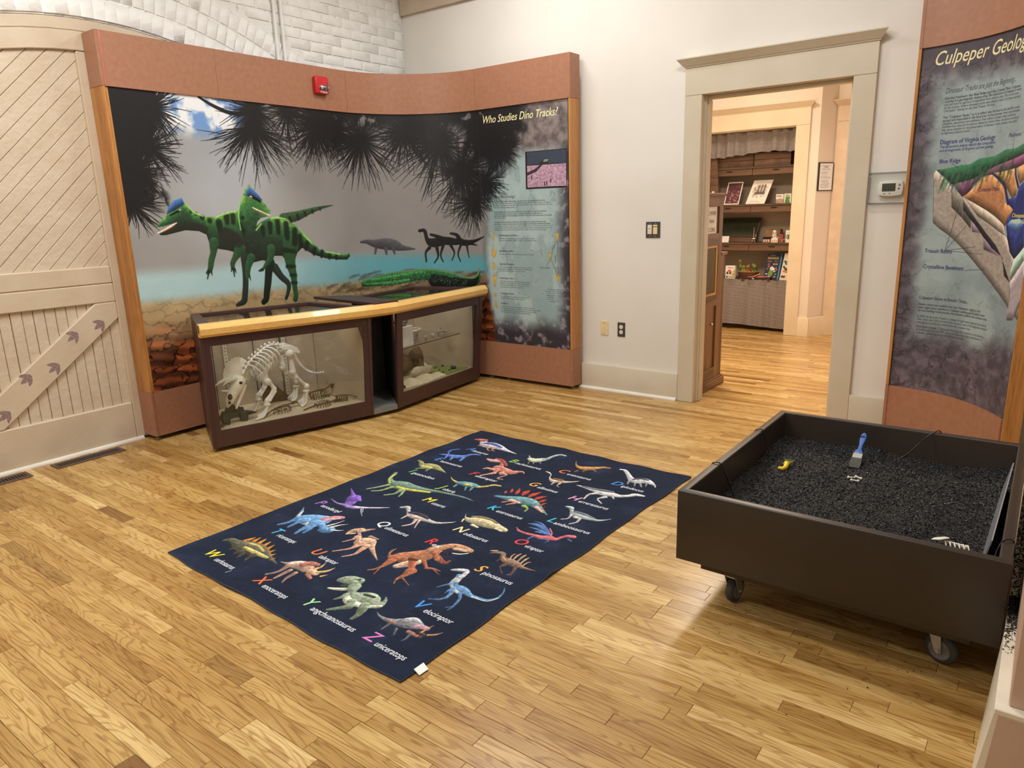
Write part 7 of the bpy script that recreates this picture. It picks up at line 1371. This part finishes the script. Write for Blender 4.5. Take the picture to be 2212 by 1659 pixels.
# ---------------------------------------------------------------- closet shop seen through the doorway
def shelf(z, name_lab, crate_z):
    t_ = thing('shelf_board', (2.13, 3.6, z), name_lab, 'shelf', 'closet shelves')
    MB().box(1.605, 3.405, z-.02, 2.655, 3.775, z).build('board', M['shelf'], t_, bevel=.002)
    for k, (a, b_) in enumerate(((1.605, 2.10), (2.106, 2.655))):
        ap = MB().box(a, 3.42, z-.092, b_, 3.434, z-.0205).build('apron', M['crate'], t_, bevel=.002)
        c = (a+b_)/2+(-.02 if k == 0 else -.01); MB().ball((c, 3.4195, z-.045), (.042, .0015, .0085), 12, 6).build('hand_hole', M['slot'], ap)
    return t_
for z, l in ((1.888, 'dark closet shelf under the checked valance, topmost'), (1.471, 'dark closet shelf holding the leaning prints'), (1.03, 'dark closet shelf holding the model church and framed picture'), (.60, 'dark closet shelf above the checked skirt curtain')): shelf(z, l, 0)
for i, (a, b_, lab) in enumerate(((1.66, 2.10, 'old wooden crate on the top closet shelf, the left one'), (2.11, 2.52, 'old wooden crate on the top closet shelf, the right one'))):
    t_ = thing('wooden_crate', ((a+b_)/2, 3.6, 1.888), lab, 'crate', 'crates on the top shelf')
    for k in range(2): MB().box(a, 3.44, 1.8885+.075*k, b_, 3.452, 1.961+.075*k).build('slat', M['crate'], t_, bevel=.002)
    MB().box(a, 3.452, 1.8885, a+.014, 3.77, 2.035).build('end_board', M['crate'], t_); MB().box(b_-.014, 3.452, 1.8885, b_, 3.77, 2.035).build('end_board', M['crate'], t_)
    MB().box(a+.014, 3.758, 1.8885, b_-.014, 3.77, 2.035).build('back_board', M['crate'], t_)
def curtain(name, x0, x1, zt, zb, y, lab, n, amp, seed, ragged=.012):
    r = np.random.RandomState(seed); nx, nz_ = 150, 18; ph = r.uniform(0, 6, 4); pts, uvs = [], []
    for j in range(nz_+1):
        v = j/nz_; row, uv = [], []
        for i in range(nx+1):
            u = i/nx; x = x0+(x1-x0)*u; g = math.sin(u*n*2*PI+ph[0]+1.2*math.sin(u*9+ph[1]))*.6+.4*math.sin(u*n*3.3+ph[2]); f = (.35+.65*v) if v > .06 else 1.2
            fine = .25*math.sin(u*n*14+ph[3])*math.exp(-v*7)
            yy = y-amp*(g*f+fine); bot = zb+ragged*math.sin(u*5+ph[1])+.3*ragged*g
            row.append((x, yy, zt+(bot-zt)*v+(.004*math.sin(u*n*14) if v == 0 else 0))); uv.append((u*(x1-x0)*1.5, v*(zt-zb)*1.0))
        pts.append(row); uvs.append(uv)
    o = uvmesh(name, (pts, uvs), M['gingham']); tag(o, lab, 'curtain'); return o
curtain('valance', 1.60, 2.612, 2.268, 2.02, 3.345, 'grey checked gathered valance across the top of the closet opening', 8, .034, 1, .02)
curtain('skirt_curtain', 1.66, 2.648, .604, .05, 3.380, 'grey checked skirt curtain hanging below the lowest closet shelf', 6, .026, 2)
def leaner(name, lab, cat, P_, y0, lean, th, canv=None, border=None, back=M['paper'], easel=True):
    """flat print leaning back; P_ = (x0, x1, z0, z1) with skew"""
    x0, x1, z0, z1, sk = P_; t_ = thing(name, ((x0+x1)/2, y0, z0), lab, cat)
    q = [Vector((x0, y0, z0)), Vector((x1, y0, z0)), Vector((x1+sk, y0+lean, z1)), Vector((x0+sk, y0+lean, z1))]
    MB().extr([v+Vector((0, .0012, 0)) for v in q], (0, th, 0)).build('board', back, t_)
    if canv: uvmesh('print', ([[q[0], q[1]], [q[3], q[2]]], [[(0, 0), (1, 0)], [(0, 1), (1, 1)]]), canv, t_)
    if easel: MB().tube([q[0]+Vector((.06, -.012, .002)), q[0]+Vector((.06, -.012, .03)), q[1]+Vector((-.06, -.012, .03)), q[1]+Vector((-.06, -.012, .002))], .0015, 5).build('easel', M['chrome'], t_)
    return t_
def lines(cv, rows, col):
    """print too small to read: rows of short dark dashes"""
    for x0, x1, z, r_ in rows:
        x = x0
        while x < x1: l = min(R.uniform(.003, .012), x1-x); cv.stroke([(x, z, r_), (x+l, z, r_)], col, shade=0, alpha=.8); x += l+.0022
def small(wd, hg, bg, ppm=700): return Canvas(0, 0, wd, hg, ppm, bg)
c1 = small(.2, .25, 'e8e4e0'); c1.poly([(.012, .012), (.188, .012), (.188, .238), (.012, .238)], '5a3038', tex=.5)
for i in range(90): x, z = R.uniform(.02, .17), R.uniform(.02, .14); c1.poly([(x, z), (x+R.uniform(.008, .02), z), (x+.015, z+R.uniform(.006, .02)), (x, z+.012)], R.choice(['8a5058', 'b08088', '3a2028', '74404a']))
leaner('art_print', 'maroon toned town picture with white border leaning on the closet shelf', 'picture', (1.775, 1.955, 1.4715, 1.728, .012), 3.43, .10, .004, c1.material('maroon_print', .4))
c2 = small(.2, .25, 'ece4da')
for i in range(170): x, z = R.uniform(.03, .17), R.uniform(.07, .2); c2.stroke([(x, z, .0012), (x+R.uniform(-.02, .02), z+R.uniform(-.004, .012), .001)], R.choice(['4a3a34', '6a564c', '8a766a']), shade=0)
for x in (.07, .1, .13): c2.poly([(x, .12), (x+.022, .12), (x+.022, .19), (x+.011, .205), (x, .19)], '5a4840', alpha=.7)
c2.poly([(.05, .10), (.16, .10), (.16, .125), (.05, .125)], '3a2e2a', alpha=.7)
leaner('art_print', 'cream line drawing of a building leaning on the closet shelf', 'picture', (2.035, 2.255, 1.4715, 1.737, .06), 3.43, .10, .004, c2.material('sketch_print', .4))
def booklet(name, lab, x0, x1, z0, z1, y, canv, d=.02, cat='book', group=None):
    t_ = thing(name, ((x0+x1)/2, y, z0), lab, cat, group); MB().box(x0, y+.0008, z0, x1, y+d, z1).build('pages', M['paper'], t_)
    uvmesh('cover', ([[(x0, y, z0), (x1, y, z0)], [(x0, y, z1), (x1, y, z1)]], [[(0, 0), (1, 0)], [(0, 1), (1, 1)]]), canv, t_); return t_
c = small(.08, .11, 'e8e2da'); c.poly([(0, 0), (.08, 0), (.08, .05), (.05, .058), (0, .048)], 'b09880', tex=.2); lines(c, [(.010, .05, .094, .0028), (.010, .062, .080, .0034)], '3a3a40')
booklet('booklet', 'small white and tan booklet on the shelf with the prints', 2.382, 2.465, 1.4715, 1.572, 3.44, c.material('tan_cover', .4))
c = small(.08, .11, 'dfe4d4'); c.poly([(.01, 0), (.07, 0), (.06, .04), (.07, .07), (.02, .078), (.015, .04)], '5a8a44', tex=.2); lines(c, [(.02, .048, .098, .0026), (.018, .064, .085, .0032)], '3a5a30')
booklet('booklet', 'small green booklet on the shelf with the prints', 2.472, 2.55, 1.4715, 1.576, 3.44, c.material('green_cover', .4))
# framed dark picture, card, metal tower, box, models on the middle shelf
SH = 1.0305
t_ = thing('framed_picture', (1.93, 3.6, SH), 'dark framed glazed picture leaning at the back of the middle closet shelf', 'picture')
fp_ = [Vector((1.68, 3.60, SH+.06)), Vector((2.115, 3.60, SH+.06)), Vector((2.14, 3.70, SH+.27)), Vector((1.68, 3.70, SH+.27))]
MB().extr(fp_, (0, .012, 0)).build('glazing', M['lcd'], t_)
for a, b_ in ((0, 1), (1, 2), (2, 3), (3, 0)): MB().tube([fp_[a], fp_[b_]], .011, 4).build('frame', M['shelf'], t_)
MB().box(1.68, 3.58, SH, 2.12, 3.66, SH+.052).build('stand', M['crate'], t_)
one('place_card', MB().extr([(1.74, 3.45, SH), (1.845, 3.45, SH), (1.845, 3.47, SH+.072), (1.74, 3.47, SH+.072)], (0, .003, 0)), M['paper'], 'small white card standing in front of the dark framed picture', 'card')
tw = thing('metal_tower', (2.14, 3.47, SH), 'small shiny metal tower ornament on the middle closet shelf', 'ornament')
MB().tube([(2.14, 3.47, SH+.05), (2.14, 3.47, SH+.10), (2.14, 3.47, SH+.178)], [.007, .004, .002], 8).build('spire', M['chrome'], tw, smooth=40)
MB().ball((2.14, 3.47, SH+.042), (.035, .02, .016), 10, 6).build('body', M['chrome'], tw, smooth=60)
for dx in (-.02, .02): MB().tube([(2.14+dx*.5, 3.47, SH+.035), (2.14+dx, 3.465, SH)], .004, 6).build('leg', M['chrome'], tw)
MB().ball((2.165, 3.468, SH+.075), (.006, .006, .02), 8, 5).build('fin', M['chrome'], tw)
one('cardboard_box', MB().box(2.228, 3.60, SH, 2.405, 3.70, SH+.145), M['cardboard'], 'plain brown cardboard box behind the model church', 'box', bevel=.003)
ch = thing('model_church', (2.335, 3.47, SH), 'white model station with tower and gabled wing on the middle closet shelf', 'model building')
MB().box(2.245, 3.47, SH, 2.36, 3.53, SH+.042).build('nave', M['brickred'], ch); MB().extr([(2.240, 3.463, SH+.042), (2.365, 3.463, SH+.042), (2.355, 3.50, SH+.062), (2.25, 3.50, SH+.062)], (0, .012, -.004)).build('roof', M['slot'], ch)
MB().extr([(2.35, 3.455, SH), (2.425, 3.455, SH), (2.425, 3.455, SH+.045), (2.3875, 3.455, SH+.075), (2.35, 3.455, SH+.045)], (0, .06, 0)).build('gable', M['paper'], ch)
for a, b_ in (((2.345, SH+.045), (2.3875, SH+.079)), ((2.3875, SH+.079), (2.43, SH+.045))): MB().tube([(a[0], 3.453, a[1]), (b_[0], 3.453, b_[1])], .003, 5).build('bargeboard', M['brickred'], ch)
for x in (2.366, 2.3875, 2.409): MB().box(x-.006, 3.4535, SH+.008, x+.006, 3.4552, SH+.03).build('window', M['toyorange'], ch)
for x in (2.265, 2.29, 2.315): MB().box(x-.005, 3.468, SH+.006, x+.005, 3.4702, SH+.034).build('window', M['paper'], ch)
MB().extr([(2.347, 3.50, SH+.06), (2.392, 3.50, SH+.06), (2.387, 3.50, SH+.125), (2.378, 3.50, SH+.138), (2.358, 3.50, SH+.138), (2.350, 3.50, SH+.125)], (0, .03, 0)).build('tower', M['paper'], ch)
for x in (2.361, 2.378): MB().box(x-.004, 3.4985, SH+.085, x+.004, 3.5, SH+.12).build('window', M['lens'], ch)
bh = thing('model_house', (2.466, 3.48, SH), 'small brick model house with red roof beside the white model', 'model building')
MB().box(2.432, 3.48, SH, 2.475, 3.53, SH+.068).build('block', M['brickred'], bh); MB().extr([(2.428, 3.476, SH+.068), (2.479, 3.476, SH+.068), (2.47, 3.50, SH+.093), (2.437, 3.50, SH+.093)], (0, .03, 0)).build('roof', M['plushred'], bh)
MB().box(2.475, 3.485, SH, 2.51, 3.53, SH+.044).build('wing', M['brickred'], bh)
for x, z in ((2.444, .046), (2.462, .046), (2.444, .018), (2.484, .016), (2.5, .016)): MB().box(x-.004, 3.479, SH+z-.007, x+.004, 3.4803 if x < 2.475 else 3.4852, SH+z+.007).build('window', M['slot'], bh)
c = small(.06, .13, 'eee8e0'); c.stroke([(.03, .062, .026)], '2f5a48', shade=0); c.stroke([(.026, .062, .017)], 'c8c0b0', shade=0); c.stroke([(.034, .062, .014)], '3a6a54', shade=0); lines(c, [(.018, .042, .108, .0022)], '9a7a70')
booklet('gift_box', 'white box with a green round emblem at the right end of the middle shelf', 2.512, 2.572, SH, SH+.137, 3.45, c.material('emblem_box', .4), .04, 'box')
# lowest shelf: seed-kit box, basket of plush dinosaurs, tray of pens, colouring books
S0 = .6005
c = small(.12, .157, 'f0ece4'); c.poly([(0, .02), (.12, .02), (.12, .09), (.095, .105), (.085, .085), (0, .085)], 'e0d8c8'); c.poly([(.085, .03), (.12, .03), (.12, .105), (.1, .11)], 'b8c070'); c.text('EVOLO', .028, .122, width=.072, size=.026, col='7a4a40', bold=.03)
c.stroke([(.03, .085, .008), (.05, .098, .012), (.07, .085, .008)], 'c06058', shade=0); c.stroke([(.025, .066, .013)], '3a2e2a', shade=0); c.stroke([(.06, .066, .013)], '3a2e2a', shade=0); c.poly([(.012, .008), (.03, .008), (.03, .03), (.012, .03)], '2a2a2a'); c.poly([(.04, .01), (.115, .01), (.115, .024), (.04, .024)], '9aa850'); c.stroke([(.1, .055, .012)], 'd88060', shade=0)
booklet('kit_box', 'small white and green kit box on the lowest shelf beside the basket', 1.832, 1.948, S0, S0+.154, 3.43, c.material('kit_cover', .4), .045, 'box')
bk = thing('basket', (2.08, 3.53, S0), 'oval wicker basket of plush dinosaurs on the lowest closet shelf', 'basket')
def ell(rx, ry, z, n=20): return [(2.08+rx*math.cos(2*PI*k/n), 3.53+ry*math.sin(2*PI*k/n), z) for k in range(n)]
MB().sweep([ell(.105, .07, S0), ell(.13, .085, S0+.08), ell(.122, .078, S0+.08), ell(.10, .065, S0+.012)]).build('body', M['basket'], bk, smooth=40)
mb = MB(); mb.sweep([[Vector(p)+Vector((0, 0, .008*math.sin(a)))+(Vector(p)-Vector((2.08, 3.53, p[2]))).normalized()*.008*math.cos(a) for a in (0, PI/2, PI, 3*PI/2)] for p in ell(.128, .083, S0+.082)], closed=True); mb.build('rim', M['rim'], bk, smooth=60)
# fibre: plush toys sit in the basket
def plush(x, y, z, s, m1, lab, neck=0, head=M['plushgreen'], crest=None):
    t_ = thing('plush_dinosaur', (x, y, z), lab, 'plush toy', 'plush dinosaurs in the basket')
    MB().ball((x, y, z), (.032*s, .03*s, .04*s), 12, 8).build('body', m1, t_, smooth=70)
    hz = z+.045*s+neck
    if neck: MB().tube([(x, y, z+.02), (x-.004, y-.004, z+.05), (x-.008, y-.008, hz)], [.02*s, .014*s, .015*s], 8).build('neck', head, t_, smooth=70)
    hd = MB().ball((x-(.006 if neck else 0), y-.014*s, hz), (.024*s, .026*s, .023*s), 12, 8).build('head', head, t_, smooth=70)
    for dx in (-.01, .01): MB().ball((x+dx*s-(.006 if neck else 0), y-.036*s, hz+.006*s), .003, 6, 4).build('eye', M['slot'], hd)
    for dx in (-.018, .018): MB().ball((x+dx*s, y-.024*s, z-.01), (.01*s, .012*s, .016*s), 8, 5).build('arm', head, t_, smooth=70)
    if crest: MB().ball((x, y+.006, hz+.016*s), (.02*s, .014*s, .016*s), 10, 6).build('crest', crest, t_, smooth=70)
plush(1.985, 3.53, S0+.10, 1.0, M['plushteal'], 'long-necked green plush dinosaur at the left of the basket', .06)
plush(2.035, 3.49, S0+.095, .95, M['plushgreen'], 'yellow-green plush dinosaur low at the front of the basket')
plush(2.09, 3.49, S0+.100, .95, M['plushred'], 'yellow plush dinosaur with a red crest in the basket middle', 0, M['plushgreen'], M['plushred'])
plush(2.135, 3.545, S0+.112, 1.0, M['plushteal'], 'green plush dinosaur at the back right of the basket')
plush(2.165, 3.495, S0+.102, 1.0, M['plushteal'], 'yellow-green plush dinosaur leaning at the right of the basket')
ty = thing('tray', (2.18, 3.44, S0), 'shallow dark wooden tray of small toys at the shelf front', 'tray')
for q in ((1.985, 3.408, 2.375, 3.414), (1.985, 3.458, 2.375, 3.464), (1.985, 3.414, 1.991, 3.458), (2.369, 3.414, 2.375, 3.458)): MB().box(q[0], q[1], S0, q[2], q[3], S0+.026).build('side', M['traydark'], ty)
MB().box(1.991, 3.414, S0, 2.369, 3.458, S0+.004).build('bottom', M['traydark'], ty)
MB().box(2.165, 3.4068, S0+.006, 2.188, 3.408, S0+.018).build('price_tag', M['paper'], ty)
for p_, q_, m_, lab in (((2.11, 3.43, S0+.024), (2.19, 3.44, S0+.032), 'toypink', 'pink toy stick lying in the dark tray, the left one'), ((2.17, 3.44, S0+.030), (2.245, 3.45, S0+.066), 'toyorange', 'orange toy stick propped in the dark tray'), ((2.21, 3.43, S0+.026), (2.35, 3.44, S0+.034), 'toypink', 'long pink toy stick with a round end in the dark tray')):
    mb = MB().tube([p_, q_], .007, 7)
    if q_[0] > 2.3: mb.ball(q_, (.018, .010, .012), 8, 5)
    one('toy_stick', mb, M[m_], lab, 'toy', 'toys in the tray', smooth=50)
c = small(.15, .29, '1e2c46', 900); c.text('MY BABY', .035, .265, width=.06, size=.018, col='c8c8b8', bold=.03); c.text('DINOSAUR', .012, .228, width=.125, size=.034, col='e0c050', bold=.05)
c.text('COLO', .014, .195, width=.05, size=.03, col='d07888', bold=.05); c.text('ING', .095, .195, width=.04, size=.03, col='b05868', bold=.05); c.text('BOOK', .085, .165, width=.055, size=.024, col='e8d890', bold=.05)
c.stroke([(.05, .03, .008), (.07, .06, .028), (.075, .10, .022)], '6a9a3a', shade=.1); c.stroke([(.078, .125, .022), (.10, .115, .014)], 'e8e4d8', shade=.1); c.stroke([(.075, .135, .003)], '202020', shade=0); c.stroke([(.09, .132, .003)], '202020', shade=0)
for x, z, k in ((.03, .17, 'e06858'), (.12, .13, 'e05878'), (.13, .11, 'e05878'), (.025, .12, 'c86848'), (.125, .06, '8ab060'), (.12, .03, 'e0c050'), (.02, .06, 'f0e8d8'), (.11, .09, 'f0f0f0'), (.035, .145, 'd8705a')): c.stroke([(x, z, .007), (x+.012, z+.006, .004)], k, shade=0)
cb = c.material('colouring_cover', .35)
def cover_book(x0, x1, z1, y, sk, lean, m1, lab, canv=None, d=.012):
    t_ = thing('colouring_book', ((x0+x1)/2, y, S0), lab, 'book', 'colouring books on the lowest shelf'); q = [Vector((x0, y, S0)), Vector((x1, y, S0)), Vector((x1+sk, y+lean, z1)), Vector((x0+sk, y+lean, z1))]
    MB().extr([v+Vector((0, .0008, 0)) for v in q], (0, d, 0)).build('pages', m1, t_)
    if canv: uvmesh('cover', ([[q[0], q[1]], [q[3], q[2]]], [[(0, 0), (1, 0)], [(0, 1), (1, 1)]]), canv, t_)
cover_book(2.275, 2.425, .897, 3.475, .02, .06, M['darkblue'], 'dark blue dinosaur colouring book at the front of the row', cb)
cover_book(2.325, 2.445, .90, 3.492, .02, .06, M['lightblue'], 'light blue edge of the second colouring book in the row')
cover_book(2.345, 2.465, .905, 3.510, .02, .06, M['darkblue'], 'dark blue colouring book at the back of the row')
c = small(.15, .3, 'e4d8c4'); c.stroke([(.02, .21, .01), (.045, .19, .02), (.09, .2, .022)], '3a5a50', shade=0); c.stroke([(.09, .21, .05)], 'e8e0cc', shade=0); lines(c, [(.055, .11, .265, .004)], '5a3a34'); c.text('DINO', .045, .19, width=.085, size=.03, col='4a3030', bold=.05)
c.stroke([(.02, .15, .01), (.05, .12, .014), (.09, .12, .01)], '3a5a50', shade=0); c.stroke([(.03, .10, .012), (.08, .09, .014)], 'd87848', shade=0); c.stroke([(.02, .04, .012), (.05, .04, .012)], '5a3c34', shade=0); c.stroke([(.1, .05, .01)], '8a9a70', shade=0)
cover_book(2.472, 2.615, .91, 3.44, .035, .05, M['paper'], 'cream dinosaur book at the right end of the lowest shelf', c.material('cream_cover', .4))
# dark oak display cabinet just inside the door
CB = thing('display_cabinet', (2.6, .45, 0), 'dark oak glazed display cabinet just inside the doorway', 'cabinet')
XF = 2.84; CW, CY = M['cabinet'], M['cabinety']
def cbx(nm, x0, y0, z0, x1, y1, z1, m=CW, **k): return MB().box(x0, y0, z0, x1, y1, z1).build(nm, m, CB, **k)
cbx('base', 2.36, .14, 0, XF+.022, .725, .066, CY, bevel=.004); cbx('base_cap', 2.36, .14, .066, XF+.012, .715, .078, CY, bevel=.003)
cbx('stile', XF-.022, .538, .078, XF, .612, 1.545); cbx('stile', XF-.022, .125, .078, XF, .17, 1.545)
cbx('side_panel', 2.38, .60, .078, XF-.022, .612, 1.545); cbx('back_panel', 2.36, .14, .078, 2.38, .612, 1.545); cbx('side_panel', 2.38, .125, .078, XF-.022, .137, 1.545)
cbx('rail', XF-.022, .17, .078, XF, .538, .17, CY); cbx('rail', XF-.022, .17, .685, XF, .538, .775, CY); cbx('rail', XF-.022, .17, 1.168, XF, .538, 1.262, CY); cbx('rail', XF-.022, .17, 1.47, XF, .538, 1.545, CY)
cdoor = cbx('door_panel', XF-.016, .17, .17, XF-.010, .538, .685); MB().ball((XF-.002, .468, .537), .010, 10, 6).build('knob', M['chrome'], cdoor, smooth=60)
cbx('upper_panel', XF-.016, .17, 1.262, XF-.010, .538, 1.47); cbx('interior_shelf', 2.38, .137, .765, XF-.024, .60, .776, CY)
for q in ((.17, .775, .538, .79), (.17, 1.153, .538, 1.168), (.515, .79, .538, 1.153)): cbx('golden_frame', XF-.014, q[0], q[1], XF-.004, q[2], q[3], M['brass'])
cbx('cabinet_glass', XF-.011, .17, .79, XF-.008, .515, 1.153, M['glass'])
cbx('crown', 2.35, .12, 1.545, XF+.02, .625, 1.572, CY, bevel=.006); 
cbx('shoulder', 2.42, .612, .078, XF-.006, .709, 1.082); cbx('shoulder_cap', 2.41, .612, 1.082, XF+.006, .735, 1.107, CY, bevel=.003)
SG = thing('souvenir_sign', (XF, .4, 1.36), 'white paper sign with hand lettering on the dark oak cabinet', 'sign')
MB().box(XF-.0098, .19, 1.264, XF-.0085, .498, 1.468).build('paper', M['paper'], SG)
INK = mat('sign_ink', (30, 30, 32), .6)
for tx, y, z, s in (('SOUVENIR', .375, 1.405, .045), ('Hole', .40, 1.345, .05), ('COINS', .405, 1.278, .045)): text_obj('lettering', tx, s, INK, SG, (XF-.0085, y, z), RX, .0006, None, .1, .02)
for i, (y, z, s) in enumerate(((.46, .79, (.03, .03, .11)), (.40, .79, (.04, .05, .16)), (.33, .79, (.03, .05, .10)))):
    one('display_box', MB().box(2.60-s[0], y-s[1]/2, .777, 2.60+s[0], y+s[1]/2, .777+s[2]), M['whitebox'] if i != 1 else M['cardboard'], ('white box inside the oak cabinet nearest the stile', 'tall tan box in the middle of the oak cabinet', 'white box deep inside the oak cabinet')[i], 'box', 'boxes in the oak cabinet', bevel=.002)
lb = thing('tall_board', (1.75, 3.38, 0), 'tall brown wooden panel standing at the left inside the closet opening', 'board')
MB().extr([(1.62, 3.375, 1.56), (1.728, 3.375, 1.56), (1.69, 3.375, 2.1), (1.62, 3.375, 2.1)], (0, .02, 0)).build('board', M['crate'], lb)
MB().box(1.645, 3.373, 1.61, 1.675, 3.3752, 1.63).build('price_tag', M['paper'], lb)
# framed notice on the hall return wall
NT = thing('framed_notice', (2.865, 3.36, 1.73), 'black framed paper notice on the narrow hall wall', 'notice')
c = small(.2, .3, 'f0f0ee', 900)
for i in range(22):
    z = .275-.0118*i
    if i in (2, 5, 9, 13): continue
    lines(c, [(R.choice([.02, .04, .03]), R.uniform(.11, .18), z, .0016)], '6a6c76')
lines(c, [(.07, .13, .258, .003)], '30323c')
nm2 = c.material('notice_print', .4); nd = Vector((.454, .891, 0)); nn_ = Vector((.891, -.454, 0)); n0 = Vector((2.86, 3.24, 0))+nn_*.0005
def nw(u, z, o): return n0+nd*u+nn_*o+Vector((0, 0, z))
MB().extr([nw(.012, 1.588, 0), nw(.226, 1.588, 0), nw(.226, 1.885, 0), nw(.012, 1.885, 0)], nn_*.016).build('frame', M['black'], NT, bevel=.002)
uvmesh('notice_paper', ([[nw(.022, 1.598, .0168), nw(.216, 1.598, .0168)], [nw(.022, 1.875, .0168), nw(.216, 1.875, .0168)]], [[(0, 0), (1, 0)], [(0, 1), (1, 1)]]), nm2, NT)
